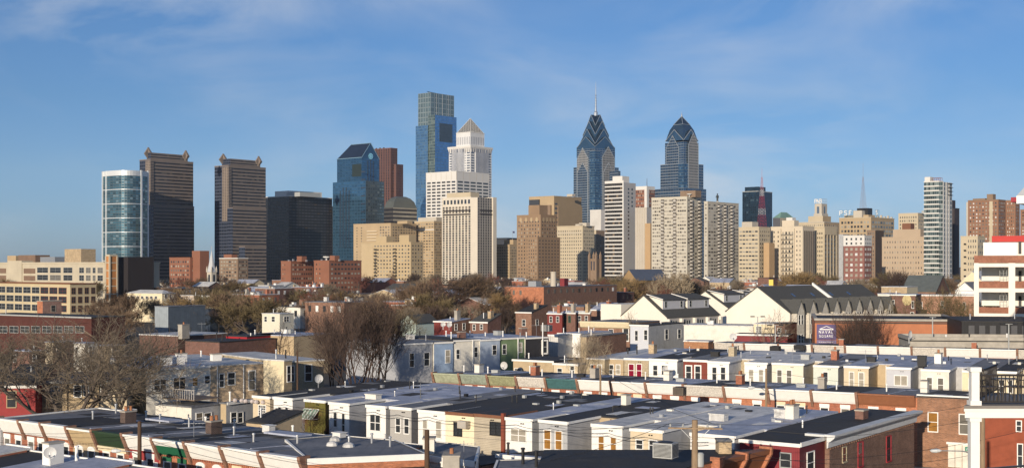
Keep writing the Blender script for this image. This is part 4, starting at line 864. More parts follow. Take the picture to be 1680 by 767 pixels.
b = MB(); b.lathe((0, 0, 11.8), [(1.7, 0), (1.6, .3), (.8, .4), (.75, 1.3), (0, 1.4)], 10); b.build('hat', MATS['dark_bronze_statue'], st)

B = Bld('apartment_block', 'cream slab block half in shadow under the red and white mast', 'apartment block', 1212, 1245, 1264, 373, 1040)
B.body(CREAMM, CREAMM, ROOFG); B.rim('parapet', CREAMM, hh=.7); B.grid('L', -B.L+.5, -.8, 3, B.h-1.5, 6, 14, .8, .4, (G1, G2, G3, G2)); B.grid('R', 1, B.W-1, 3, B.h-1.5, 5, 14, .4, .42); B.blk('penthouse', 1217, 1234, 1240, 363.5, LIME, LIME, ROOFG, 4, z0=B.h, D=10)
B.blk('ochre_wing', 1253, 1262, 1268, 398, MATS['ochre_wall'], None, ROOFG, 4, D=9); B.close(90)
B = Bld('office_tower', 'dark teal glass tower behind the red and white lattice mast', 'tower', 1218, 1244, 1267, 314, 1900)
TGL = facade('dark_teal_glass', (.02, .04, .06), (.025, .055, .085), (.1, .9), (.1, .9), .1, .6, .4, (.10, .16, .2), .1, .2, .3); B.body(TGL, facade('navy_glass', (.02, .035, .06), (.02, .045, .085), (.08, .92), (.1, .85), .1, .6, .3, wrough=.2, wmetal=.3), GREYM, (8, 36), (8, 36))
B.blk('upper_storeys', 1222, 1244, 1256, 306, TGL, TGL, GREYM, 2, z0=B.h, cl=(6, 3), cr=(3, 3)); B.rim('roof_edge', GREYM, hh=1)
B = None
# lattice masts
def lattice(name, label, px, pbot, ptip, Y, w0, w1, cols, n=12, tip=.15):
    base = onY(px, pbot, Y); zt = zat(ptip, Y)-base.z; o = thing(name, label, 'radio mast', base, R(20))
    hb = zt*(1-tip); m = len(cols)
    for s in range(m):
        b = MB()
        for q in range(int(n/m)):
            k0 = (s*int(n/m)+q)/n; k1 = (s*int(n/m)+q+1)/n; wa, wb = w0+(w1-w0)*k0, w0+(w1-w0)*k1; za, zb = hb*k0, hb*k1
            for i in range(4):
                sx, sy = ((-1, -1), (1, -1), (1, 1), (-1, 1))[i]; tx, ty = ((-1, -1), (1, -1), (1, 1), (-1, 1))[(i+1) % 4]; t = max(.12, w0*.034)
                b.bar((sx*wa, sy*wa, za), (sx*wb, sy*wb, zb), t); b.bar((sx*wa, sy*wa, za), (tx*wb, ty*wb, zb), t*.6); b.bar((tx*wa, ty*wa, za), (sx*wb, sy*wb, zb), t*.6); b.bar((sx*wa, sy*wa, za), (tx*wa, ty*wa, za), t*.6)
        b.build('lattice_section', cols[s], o)
    b = MB(); b.tube((0, 0, hb), (0, 0, zt), w1*.35, .12); b.build('antenna', cols[-1], o); return o
MR = mat('mast_red', (.42, .05, .07), .5, .05, 1); MW = mat('mast_white', (.66, .62, .62), .5, .05, 1)
lattice('radio_mast', 'red and white lattice mast in front of the dark teal tower', 1250, 372, 276, 1400, 3.7, .5, (MR, MR, MW, MR, MR, MW, mat('mast_pink', (.50, .22, .25), .5, .05, 1), MATS['mast_pink']), 16)
lattice('radio_mast', 'slender grey guyed mast on the roof with the tall letters', 1416, 341, 268, 1720, 3.2, .45, (mat('mast_grey', (.30, .25, .27), .5, .05, 1),)*4, 16, .3)
B = Bld('office_block', 'grey block with a green copper hip roof, left of the letter-topped tower', 'office block', 1268, 1280, 1304, 357, 1750)
B.body(mat('painted_shade_wall', (.09, .09, .10), .7, .1, .1), CREAMM, ROOFG); z1 = B.zl(348, -B.L/2, B.W/2); b = MB(); c = [(-B.L, 0), (0, 0), (0, B.W), (-B.L, B.W)]; rdg = [(-B.L/2, B.W*.3), (-B.L/2, B.W*.7)]  # darkness of the left wall is painted shade, right wall stays cream
b.face([(*c[0], B.h), (*c[1], B.h), (*rdg[0], z1)]); b.face([(*c[1], B.h), (*c[2], B.h), (*rdg[1], z1), (*rdg[0], z1)]); b.face([(*c[2], B.h), (*c[3], B.h), (*rdg[1], z1)]); b.face([(*c[3], B.h), (*c[0], B.h), (*rdg[0], z1), (*rdg[1], z1)])
B.part('hip_roof', b, GREENROOF); B.grid('R', 1, B.W-1, 30, B.h-2, 5, 20, .5, .5); B.close(60)

B = Bld('apartment_block', 'pale cream apartment block with a recessed stack of railed balconies', 'apartment block', 1265, 1317, 1336, 372, 1050)
PC = mat('pale_cream_masonry', (.60, .52, .40), .85, .06, .06); B.body(PC, PC, ROOFG); B.rim('parapet', PC, hh=.7); B.blk('penthouse', 1283, 1303, 1312, 361, PC, PC, ROOFG, 4, z0=B.h, D=8)
B.blk('penthouse', 1290, 1300, 1306, 356.5, WHST, WHST, ROOFG, 5, z0=B.h, D=6)
xa, xb = B.xL(1282), B.xL(1303)
for q in (xa-.3, xb+.3): B.box('bay_pier', q-.4, q+.4, -1.4, .1, 0, B.h-1, PC)
for j in range(12):
    z = 4+j*(B.h-7)/12; b = MB(); b.box(xa, xb, -1.2, -.09, z, z+.25); b.box(xa, xb, -1.25, -1.15, z+.8, z+.95)
    for k in range(9): b.box(xa+(xb-xa)*k/8-.06, xa+(xb-xa)*k/8+.06, -1.25, -1.15, z+.25, z+.8)
    B.part('balcony', b, mat('iron_rail', (.06, .06, .06), .5, .1, 1)); 
B.grid('L', xa, xb, 4, B.h-3, 4, 12, .5, .6, (G1, G2, G3)); B.grid('L', -B.L+1, xa-1, 4, B.h-2, 2, 12, .3, .4, (G1, G2)); B.grid('L', xb+1, -1, 4, B.h-2, 2, 12, .28, .4, (G1, G2))
for k in range(5): B.box('dark_bay', -.05, .3, 1+k*(B.W-2)/5+1, 1+(k+.62)*(B.W-2)/5+1, 3, B.h-3, mat('dark_brown_bay', (.15, .125, .10), .7, .15, .4))  # flat dark brown panels standing slightly proud of the wall
B.close(90)
# letter-topped masonry tower
B = Bld('office_tower', 'stone tower with an open lantern carrying white letters', 'tower', 1310, 1352, 1382, 365, 1850)
B.body(CREAMM, TANM, ROOFG); B.rim('cornice', LIME, hh=1.4, o=.6); B.grid('L', -B.L+1, -1, 20, B.h-2, 12, 18, .4, .5); B.grid('R', 1, B.W-1, 20, B.h-2, 9, 18, .4, .5)
B.blk('setback', 1326, 1350, 1366, 354, CREAMM, TANM, ROOFG, 8, z0=B.h, D=26)
xl, xc, y0, y1, z0, z1 = B.blk('lantern', 1336.5, 1348, 1357, 334, LIME, LIME, ROOFG, 14, z0=B.h)
for k in range(3):
    t = .6+.8*k
    B.box('buttress', xl-3+k*1.0, xc+3-k*1.0, y0-3+k, y1+3-k, B.h, z0+(z1-z0)*(.18+.16*k), LIME)
xm = (xl+xc)/2; B.box('lantern_opening', xm-1.8, xm+1.8, y0-.3, y0+.2, z0+(z1-z0)*.35, z0+(z1-z0)*.86, mat('lantern_dark', (.10, .14, .2), .3, .1, 1)); ym = (y0+y1)/2; B.box('lantern_opening', xc-.2, xc+.3, ym-1.8, ym+1.8, z0+(z1-z0)*.35, z0+(z1-z0)*.86, MATS['lantern_dark'])
b = MB()
for k in range(6): x = xl+(xc-xl)*k/5; b.bar((x, y0+.6, z1), (x, y0+.6, z1+7.6), .25)
for k in range(6): y = y0+(y1-y0)*k/5; b.bar((xc-.6, y, z1), (xc-.6, y, z1+7.6), .25)
for zz in (.3, 3.5, 7.4): b.bar((xl, y0+.6, z1+zz), (xc-.6, y0+.6, z1+zz), .25); b.bar((xc-.6, y0, z1+zz), (xc-.6, y1, z1+zz), .25)
sg = B.part('sign_frame', b, GREYM); LET = mat('white_sign_letter', (.85, .85, .84), .4, .03, 1)
letters(sg, 'PNB', (xl+.2, y0, z1+1.2), (1, 0, 0), 5.4, .75, LET, adv=(xc-xl)/3/5.4*1.0); B.close(80)
B = Bld('office_block', 'cream office block with dark recessed bays on its right face', 'office block', 1336, 1352, 1372, 373, 1075)
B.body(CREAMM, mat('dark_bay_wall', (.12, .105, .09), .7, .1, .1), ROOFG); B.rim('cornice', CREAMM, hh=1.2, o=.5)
for k in range(5): y = B.W*k/4; B.box('pier', -.3, .5, max(.0, y-.8), y+.8, 0, B.h-6, CREAMM)
B.body(CREAMM, CREAMM, ROOFG, name='top_band', x0=-4, x1=.55, y0=.05, y1=B.W, z0=B.h-6, z1=B.h-.05)
B.grid('L', -B.L*.75, -1, 4, B.h-3, 3, 12, .45, .45, (G1, G2)); B.grid('R', .5, B.W-.5, 4, B.h-8, 4, 11, .4, .6, (G1, G2), off=.05); B.close(60)
B = Bld('office_block', 'wide tan office block carrying tall white rooftop letters and a mast', 'office block', 1377, 1429, 1467, 357, 1720)
B.body(TANM, TANM, ROOFG); B.rim('cornice', CREAMM, hh=1, o=.5)
B.grid('L', -B.L+2, -2, 12, B.h-3, 9, 12, .62, .55, (G1, G2, G3)); B.grid('R', 2, B.W-2, 12, B.h-3, 8, 12, .7, .55, (G1, G2, G3))
B.blk('penthouse', 1400, 1414, 1420, 345, LIME, LIME, ROOFG, 4, z0=B.h, D=12); B.blk('penthouse', 1406, 1424, 1436, 341, BLACK, BLACK, ROOFB, 14, z0=B.h, D=14); B.blk('penthouse', 1385, 1425, 1440, 352, TANM, TANM, ROOFG, 9, z0=B.h, D=20)
for k in range(5): B.box('roof_vent', -2.5, .0, B.W*(.3+.15*k), B.W*(.3+.15*k)+2.5, B.h+1, B.h+3+1.5*(k % 2), LIME)
b = MB(); xa = B.xL(1377); xb = B.xL(1399); z = B.zl(352.5); zt = B.zl(343.5)
for k in range(9): x = xa+(xb-xa)*k/8; b.bar((x, .8, B.h), (x, .8, zt), .3)
for zz in (z, (z+zt)/2, zt): b.bar((xa, .8, zz), (xb, .8, zz), .3)
sg = B.part('sign_frame', b, mat('teal_sign_frame', (.08, .22, .30), .5, .1, 1)); letters(sg, 'PSF', (xa+.5, .3, z+.9), (1, 0, 0), zt-z-1.6, .85, LET, adv=1.2)
ya = B.yR(1436); b = MB()
for k in range(4): b.bar((0, ya+k*4, B.h), (0, ya+k*4, zt), .3)
b.bar((0, ya, zt), (0, ya+12, zt), .3); b.bar((0, ya, z), (0, ya+12, z), .3); sg = B.part('sign_frame', b, MATS['teal_sign_frame']); letters(sg, 'S', (.4, ya+2, z+1), (0, 1, 0), zt-z-1.6, .85, LET)
B.close(100)
B = Bld('apartment_block', 'red brick apartment house with a cream top storey and white windows', 'apartment block', 1384, 1418, 1430, 388, 950)
B.body(brick('plum_brick', (.26, .10, .075)), None, ROOFG); zc = B.zl(403); B.body(WHST, WHST, ROOFG, name='cream_top', x0=-B.L-.15, x1=.15, y0=-.15, y1=B.W, z0=zc, z1=B.h+.5); B.rim('cornice', WHST, hh=.6, o=.5, z=B.h+.5)
B.grid('L', -B.L+.6, -.6, 3, zc-.5, 4, 8, .5, .5, (G3, G3, mat('white_blind', (.62, .62, .60), .6, .05, 1))); B.grid('L', -B.L+.6, -.6, zc+.2, B.h, 4, 2, .35, .5, (G1, G2), off=-.15); B.grid('R', .6, B.W-.6, 3, zc-.5, 4, 8, .5, .5, (G3, MATS['white_blind'])); B.grid('R', .6, B.W-.6, zc+.2, B.h, 4, 2, .4, .5, (G1, G2), off=.15)
B.blk('grey_side_strip', 1376, 1383, 1386, 384, GREYWALL, None, ROOFG, 6, D=8); B.close(100)
B = Bld('apartment_block', 'dark shade-painted block filling the gap right of the cream-topped brick house', 'apartment block', 1422, 1436, 1450, 378, 1250)
B.body(BRNST, mat('umber_shade_wall', (.08, .06, .05), .9, .1, .1), ROOFG); B.rim('parapet', BRNST, hh=.6); B.grid('L', -B.L+1, -1, 4, B.h-1, 4, 14, .4, .45); B.close(40)  # shadow of the gap is put into the right wall's dark colour
B = Bld('apartment_block', 'broad tan apartment block with rows of tiny windows', 'apartment block', 1447, 1521, 1531, 389, 1050)
B.body(mat('pink_tan_masonry', (.45, .35, .25), .85, .06, .05), BRNST, ROOFG); PT = MATS['pink_tan_masonry']; B.rim('parapet', PT, hh=.7); B.grid('L', -B.L+1.5, -1.5, 3, B.h-1.5, 16, 9, .3, .38, (G1, G2, G3)); B.grid('R', 1, B.W-1, 3, B.h-1.5, 5, 9, .3, .38, (G1, G2))
B.blk('setback', 1465, 1510, 1518, 375.5, PT, PT, ROOFG, 5, z0=B.h, D=14); B.blk('brown_penthouse', 1480, 1494, 1499, 366, BRN, None, ROOFG, 7, z0=B.h, D=8); B.close(100)
B = Bld('apartment_block', 'cream setback block peeking out left of the white glass tower', 'apartment block', 1474, 1506, 1522, 350, 1400)
B.body(CREAMM, CREAMM, ROOFG); B.rim('cornice', LIME, hh=.8); B.grid('L', -B.L+1, -1, 20, B.h-2, 8, 14, .4, .5); B.grid('R', 1, B.W-1, 20, B.h-2, 5, 14, .4, .5); B.blk('grey_roof_house', 1512, 1519, 1523, 345, GREYM, None, ROOFG, 6, z0=B.h, D=6); B.close(60)
B = Bld('apartment_tower', 'slim white and glass apartment tower with a rusty rooftop frame', 'tower', 1516, 1547, 1562, 298, 1000)
WG = facade('green_window_bands', (.30, .34, .33), (.07, .10, .10), (.04, .96), (.05, .95), .12, .3, .5, (.22, .26, .24), .3, .4)
B.body(WG, facade('right_window_bays', (.55, .55, .53), (.07, .09, .10), (.2, .8), (.1, .85), .12, .3, .5), ROOFG, (9, 24), (4, 24)); n = 24
for j in range(n+1): z = j*B.h/n; B.box('white_floor_band', -B.L-.15, -B.L*.2, -.35, .1, z, z+.95, WHST)
for j in range(n+1): z = j*B.h/n; B.box('grey_floor_band', -B.L*.2+.01, .15, -.3, .1, z, z+.6, GREYWALL)
for y in (.05, B.W*.33, B.W*.62): B.box('pier', -.1, .3, y, y+.9, 0, B.h, WHST)
B.blk('penthouse', 1517, 1526, 1530, 290, WHST, WHST, ROOFG, 2, z0=B.h, D=7); b = MB(); xa, xb = B.xL(1529), B.xL(1542)
for k in range(5): x = xa+(xb-xa)*k/4; b.bar((x, 1, B.h), (x, 1, B.h+3.4), .16); b.bar((x, 5, B.h), (x, 5, B.h+3.4), .16); b.bar((x, 1, B.h+3.4), (x, 5, B.h+3.4), .16)
for zz in (1.2, 2.3, 3.4): b.bar((xa, 1, B.h+zz), (xb, 1, B.h+zz), .16); b.bar((xa, 5, B.h+zz), (xb, 5, B.h+zz), .16)
B.part('roof_frame', b, mat('rusty_steel', (.25, .07, .05), .7, .2, 1))
for j in range(4): B.box('roof_terrace', -.3, 1.2, B.W*.5, B.W*.98, B.h-1-j*3, B.h-.7-j*3, BLACK)
B = Bld('office_block', 'dark brown slab hugging the right side of the white glass tower', 'office block', 1556, 1566, 1574, 342, 1150)
B.body(mat('dark_brown_slab', (.045, .035, .035), .6, .1, .1), None, ROOFB); B.rim('parapet', BLACK, hh=.6); B.blk('taller_half', 1552, 1562, 1568, 328, MATS['dark_brown_slab'], None, ROOFB, 2, z0=B.h, D=8)
for lab, pl, pc, pr, pt, Y in (('brown brick apartment tower with a shadowed base and a cream left edge', 1588, 1638, 1650, 328, 1250), ('second brown brick tower close to the right of the first', 1650, 1666, 1673, 329, 1270), ('third brown brick tower cut by the right edge of the picture', 1674, 1700, 1712, 344, 1290)):
    B = Bld('apartment_tower', lab, 'tower', pl, pc, pr, pt, Y); B.body(mat('rust_brick_tower', (.27, .145, .09), .85, .08, .06), None, ROOFG); B.rim('parapet', BRNST, hh=.8)
    B.grid('L', -B.L+1, -1, 20, B.h-1, 9 if pl == 1588 else 4, 18, .42, .42, (G1, G2, G3, MATS['white_blind'])); B.grid('R', 1, B.W-1, 20, B.h-1, 4, 18, .42, .42, (G1, G2, G3))
    if pl == 1588:
        B.box('cream_edge', -B.L-1.5, -B.L+.1, -.2, 6, 0, B.h-1, LIME); B.blk('penthouse', 1596, 1616, 1640, 325, BRNST, BRNST, ROOFG, 6, z0=B.h, D=10); B.blk('penthouse', 1619, 1629, 1637, 318, BRNST, BRNST, ROOFG, 8, z0=B.h, D=8)
        xx = B.xL(1626); B.box('balcony_strip', xx-1.6, xx+1.6, -.3, .05, 20, B.h-1, CREAMM)
    B.close(90)
B = Bld('apartment_block', 'cream apartment block with dark fire escapes left of the parking structure', 'apartment block', 1576, 1604, 1616, 388, 900)
B.body(CREAMM, CREAMM, ROOFG); B.rim('parapet', CREAMM, hh=.6); B.grid('L', -B.L*.6, -.6, 3, B.h-1, 4, 9, .4, .45, (G1, G2)); B.grid('R', .6, B.W-.6, 3, B.h-1, 4, 9, .4, .45)
for j in range(8): z = 3+j*(B.h-4)/8; b = MB(); b.box(-B.L*.78, -B.L*.64, -1.2, -.1, z, z+.15); b.box(-B.L*.78, -B.L*.64, -1.2, -1.1, z+.15, z+1); B.part('fire_escape', b, BLACK)
B.close(80)
# ================================================================== THE ROW HOUSES
class Row:
    def __init__(s, a, b):
        s.p = at(*a).xy; s.q = at(*b).xy; s.d = (s.q-s.p).normalized(); s.ang = math.degrees(math.atan2(s.d.x, -s.d.y)); s.z = a[2]
    def pt(s, px):
        r = ray(px); t = (r*s.p.y-s.p.x)/(s.d.x-r*s.d.y); return s.p+s.d*t
RA = Row((2, 685, 7.3), (314, 726, 7.3)); RB = Row((415, 648, 7.3), (1205, 716, 7.3)); RC = Row((712, 611.4, 7.5), (1333, 641, 7.5))
RD = Row((1030, 587, 8.8), (1510, 605, 8.8)); RE = Row((1165, 562, 9.4), (1675, 574, 9.4))
def chimney(roof, x, y, z, h, w=.55, m=None, pots=1, cap=None):
    b = MB(); b.box(x-w/2, x+w/2, y-w*.8, y+w*.8, z-.5, z+h); o = b.build('chimney', m or REDB, roof)
    b = MB(); b.box(x-w/2-.06, x+w/2+.06, y-w*.8-.06, y+w*.8+.06, z+h, z+h+.12); b.build('chimney_cap', cap or CONC, roof)
    for k in range(pots):
        b = MB(); b.lathe((x, y-.25*(pots-1)+.5*k, z+h+.12), [(.16, 0), (.14, .35), (.17, .4), (.12, .4)], 8); b.build('chimney_pot', mat('clay_pot', (.36, .16, .08), .8, .1, 2), roof)
def vent(roof, x, y, z, h=.7, r=.09, m=None):
    b = MB(); b.tube((x, y, z-.1), (x, y, z+h), r, n=8); b.tube((x, y, z+h), (x, y, z+h+.12), r*1.6, r*1.2, n=8); b.build('vent_pipe', m or GALV, roof)
def hatch(roof, x, y, z, w=.9, d=.7, h=.45, m=None):
    b = MB(); b.box(x-w/2, x+w/2, y-d/2, y+d/2, z-.1, z+h); b.box(x-w/2-.08, x+w/2+.08, y-d/2-.08, y+d/2+.08, z+h, z+h+.07); b.build('roof_hatch', m or ROOFP, roof)

def patches(rf, x0, x1, y0, y1, zf, n):
    for k in range(n):
        w_, d_ = rnd.uniform(.7, 2.2), rnd.uniform(.8, 3.2)
        if x1-x0 < w_+.5 or y1-y0 < d_+.5: continue
        x, y = rnd.uniform(x0+.2, x1-w_-.2), rnd.uniform(y0+.2, y1-d_-.2); b = MB(); b.wedge(x, x+w_, y, y+d_, 0, zf(y)+.014+.004*k, zf(y+d_)+.014+.004*k, thick=.012); b.build('roof_patch', rnd.choice([ROOFG, ROOFP, ROOFW, ROOFB]), rf)
def front_house(row, pa, pb, D, label, wall, corn, roofm, zt=None, trim=None, lintel=None, arched=False, extra=None, zr=None, pane=None, group=None, last=False, flat=False, frame=None, nwin=2, lower=True):
    zt = zt or row.z; P, Q = row.pt(pa), row.pt(pb); g = gz(P.y); w = (Q-P).length; h = zt-g; hr = (zr if zr else zt-.55)-g
    o = thing('row_house', label, 'row house', (P.x, P.y, g), -R(90-row.ang), group)
    b = MB(); b.wedge(.004, w-.004, 0, D, 0, h-.12, hr-.12); b.build('wall', [wall], o)
    b = MB(); b.wedge(.03, w-.03, -.02, D+.1, 0, h+.02, hr+.02, thick=.16); rf = b.build('roof', roofm, o)
    for q in range(rnd.randint(0, 1)):                     # low ridge where two roof sheets lap
        b = MB(); b.wedge(w*.5, w*.5+.12, .4, D, 0, h+.07, hr+.07, thick=.06); b.build('roof_seam', ROOFW if roofm is ROOFG else ROOFG, rf)
    patches(rf, .2, w-.2, .5, D-.3, lambda y: h+.02+(hr-h)*(y+.02)/(D+.12), rnd.randint(1, 3))
    zc = h-1.2
    if not flat:
        pr = [(.0, zc), (-.10, zc), (-.14, zc+.10), (-.22, zc+.14), (-.62, h-.12), (-.72, h-.10), (-.74, h+.06), (.0, h+.06)]
        b = MB(); b.extrude_x(pr, .17, w-.17); b.extrude_x([(-.72, h-.085), (-.80, h-.06), (-.80, h+.10), (-.72, h+.10)], .17, w-.17, 1); c = b.build('cornice', [corn, trim or corn], o)
        b = MB()                                            # row of brick dentils under the cornice
        n = int(w/.24)
        for k in range(n): b.box(.2+k*(w-.4)/n, .2+k*(w-.4)/n+.11, -.09, .02, zc-.17, zc-.02)
        b.build('dentil_course', wall, o)
        for x in ([0, w] if last else [0]):
            b = MB(); b.extrude_x([(.05, zc-.55), (-.12, zc-.5), (-.3, zc-.1), (-.82, h-.1), (-.86, h+.2), (.25, h+.2), (.05, zc)], x-.15, x+.15); b.build('corbel', BROB, o)
    else:
        b = MB(); b.box(-.06, w+.06, -.1, .3, h+.025, h+.17); b.build('coping', WHITE, o)
    frame = frame or WHITE
    for k in range(nwin):
        x = w*(.27+.46*k) if nwin == 2 else w*.5
        wh = 1.75; zw = zc-.62-wh/2
        if not flat:
            win = window(o, x, 0, zw, .82, wh, 0, frame, pane or rnd.choice([G1, G1, G2]), 'sash', .10)
            b = MB()
            if arched:
                P8 = [(x+.56*math.cos(t*.3927), zw+wh/2+.1+.30*math.sin(t*.3927)) for t in range(9)]
                f = [(p, -.09, z) for p, z in P8]; f2 = [(p, .03, z) for p, z in P8]; b.face(f[::-1])
                for i in range(8): b.face([f[i], f[i+1], f2[i+1], f2[i]])
            else: b.box(x-.56, x+.56, -.10, .03, zw+wh/2+.11, zw+wh/2+.48)
            b.build('lintel', lintel or WHITE, o)
        if lower: window(o, x, 0, 1.9, .85, 1.8, 0, frame, G1, 'sash', .1)
    if extra: extra(o, w, h, D, rf)
    return o, rf, w, h, hr

rowA = [
 (2, 42, 'brick row house with a plain white cornice at the left end of the front row', REDB, WHITE, ROOFG, {}),
 (42, 78, 'second front row house from the left, white cornice and narrow brick front', REDB, WHITE, ROOFB, {}),
 (78, 120, 'front row house with arched white windows and white cornice, left of the tan stone one', ORB, WHITE, ROOFB, {'arched': True}),
 (120, 162, 'tan stone row house in the front row with a tan cornice', TANW, mat('tan_cornice', (.50, .38, .22), .7, .1, 2), ROOFG, {'arched': True, 'trim': WHITE}),
 (162, 212, 'brick house with a dark green cornice and cream frieze right of the tan stone one', REDB, mat('dark_green_paint', (.03, .055, .03), .6, .1, 2), ROOFB, {'arched': True, 'band': 1}),
 (212, 261, 'bright red painted row house with white shutters and white cornice', REDP, WHITE, ROOFG, {'shut': 1}),
 (261, 314, 'brick row house with a bottle green cornice topped in white', ORB, mat('bottle_green_paint', (.02, .12, .06), .55, .08, 2), ROOFB, {'trim': WHITE, 'gl': 1, 'whitetop': 1}),
 (314, 373, 'front row house with sooty brick, white cornice and rounded white windows', REDB, WHITE, ROOFG, {'arched': True}),
 (373, 436, 'front row house with cream window heads, second from the right end', ORB, WHITE, ROOFG, {'lint': 1}),
 (436, 503, 'white corniced brick house at the right end of the front row', ORB, WHITE, ROOFG, {'lint': 1, 'last': 1})]
for i, (a, c, lab, wl, cn, rf_, k) in enumerate(rowA):
    def ex(o, w, h, D, rf, k=k):
        if k.get('band'): b = MB(); b.box(.18, w-.18, -.28, -.02, h-1.38, h-1.21); b.box(.18, w-.18, -.2, -.02, h-1.62, h-1.44); b.build('frieze', CREAM, o)
        if k.get('whitetop'): b = MB(); b.extrude_x([(-.55, h-.42), (-.78, h-.02), (-.80, h+.12), (-.5, h+.12)], .17, w-.17); b.build('cornice_cap', WHITE, o)
        if k.get('shut'):
            for x in (w*.27, w*.73):
                for s in (-1, 1): b = MB(); b.box(x+s*.78-.2, x+s*.78+.2, -.08, -.01, h-3.6, h-2.0); b.build('shutter', WHITE, o)
    o, rf, w, h, hr = front_house(RA, a, c, 12.5, lab, wl, cn, rf_, trim=k.get('trim'), lintel=(MATS['bottle_green_paint'] if k.get('gl') else CREAM if k.get('lint') else WHITE), arched=k.get('arched', False), extra=ex, group='front row of brick houses', last=k.get('last', 0), zr=6.8, zt=7.3+.03*(i % 3))
    if i in (2, 5): chimney(rf, w*.9, 6, h-.15, .9, .75, SOOTB, 2)
    for q in range(1): vent(rf, w*(.3+.4*rnd.random()), 3+8*rnd.random(), h-.25)
    if i in (1, 6, 8): hatch(rf, w*.5, 10, h-.2)
    if i in (3, 7): b = MB(); b.wedge(.1, w*.95, 7.5, 9.2, 0, h+.12, h+.08, thick=.15); b.build('roof_patch', ROOFW, rf)
for i, (a, c, z, m) in enumerate(((20, 60, 5.2, ROOFB), (66, 118, 5.6, ROOFG), (150, 205, 5.3, ROOFB), (208, 262, 5.7, ROOFP), (300, 352, 5.4, ROOFB), (356, 420, 5.8, ROOFB), (424, 490, 5.5, ROOFB))):
    P, Q = RA.pt(a), RA.pt(c); w = (Q-P).length; nv = Vector((-RA.d.y, RA.d.x)); P = P+nv*12.7
    o = thing('shed', ('far left', 'second left', 'third left', 'pale roofed', 'third right', 'second right', 'far right')[i]+' low rear shed behind the front row', 'shed', (P.x, P.y, 0), -R(90-RA.ang), 'low sheds behind the front row')
    b = MB(); b.wedge(0, w, 0, 7.5, 0, z-.1, z-.5); b.build('wall', [REDB, OFFWHITE][i % 2], o); b = MB(); b.wedge(-.1, w+.1, -.0, 7.6, 0, z+.03, z-.37, thick=.12); rf = b.build('roof', m, o)
    b = MB(); b.box(-.05, w+.05, 7.62, 7.72, z-.6, z-.3); b.build('gutter', WHITE, o); vent(rf, w*.5, 4, z-.2, 1.0, .1, [GALV, WHITE][i % 2])
# grey sided house continuing the front row beyond its left end
P = RA.pt(-46); B = Bld('row_house', 'grey sided house end just left of the front row', 'row house', -46, 1, 2, YH+F*(H-6.6)/RA.pt(1).y, RA.pt(1).y-.6, ang=RA.ang, W=14, group=None)
B.body(SIDG, SIDG, ROOFG); B.rim('gutter', WHITE, hh=.1, t=.2, z=B.h)
# wedge-shaped end building
def poly_house(label, pts, z, m, roofm, cat='row house', z0=None, name='row_house', trim=None, slope=None, group=None):
    P = [at(px, py, z) for px, py in pts]; c = sum(P, Vector())/len(P); g = gz(c.y) if z0 is None else z0
    o = thing(name, label, cat, (c.x, c.y, g), 0, group); q = [(p.x-c.x, p.y-c.y) for p in P]
    ar = sum(q[i][0]*q[(i+1) % len(q)][1]-q[(i+1) % len(q)][0]*q[i][1] for i in range(len(q)))
    if ar < 0: q.reverse()
    b = MB(); b.prism(q, 0, z-g-.14); b.build('wall', m, o)
    ce = Vector((0, 0)); q2 = [((Vector(p)).normalized()*.12+Vector(p)) for p in q]
    b = MB(); b.prism(q2, z-g-.13, z-g); rf = b.build('roof', roofm, o)
    if trim:
        b = MB()
        for i in range(len(q2)):
            p, s = Vector((*q2[i], z-g)), Vector((*q2[(i+1) % len(q2)], z-g)); d = (s-p).normalized(); n = Vector((d.y, -d.x, 0))*.06
            b.face([p+n-Vector((0, 0, .38)), s+n-Vector((0, 0, .38)), s+n+Vector((0, 0, .07)), p+n+Vector((0, 0, .07))]); b.face([p+n+Vector((0, 0, .07)), s+n+Vector((0, 0, .07)), s-n*2+Vector((0, 0, .07)), p-n*2+Vector((0, 0, .07))])
        b.build('fascia', trim, o)
    return o, rf, c, z-g
o, rf, c, h = poly_house('wedge shaped brick end house with a grey roof closing the front row', [(505, 752.5), (698, 744.5), (645, 722), (556, 714), (470, 721)], 7.25, ORB, ROOFG, trim=WHITE)
def onroof(c, px, py, z): p = at(px, py, z); return p.x-c.x, p.y-c.y
for px, py in ((545, 730), (572, 732), (550, 722)): x, y = onroof(c, px, py, 7.25); b = MB(); b.lathe((x, y, h), [(.5, 0), (.42, .22), (.2, .34), (0, .38)], 10); b.build('skylight_dome', ROOFP, rf)
for px, py in ((610, 726), (640, 732)): x, y = onroof(c, px, py, 7.25); vent(rf, x, y, h)
o, rf, c, h = poly_house('low white-walled rear block with two chimneys by the dark utility pole', [(700, 747), (779, 757), (785, 733), (712, 724)], 6.6, WHITE, ROOFG, trim=WHITE)
x, y = onroof(c, 686+18, 741, 6.6); chimney(rf, x, y, h, 1.1, .9, OFFWHITE, 0); 
o, rf, c, h = poly_house('grey roofed block at the bottom edge with a concrete chimney', [(560, 772), (700, 764), (812, 772), (800, 800), (560, 800)], 6.4, ORB, ROOFB)
x, y = onroof(c, 741, 775, 6.4); chimney(rf, x, y, h, 1.3, 1.2, CONC, 1)

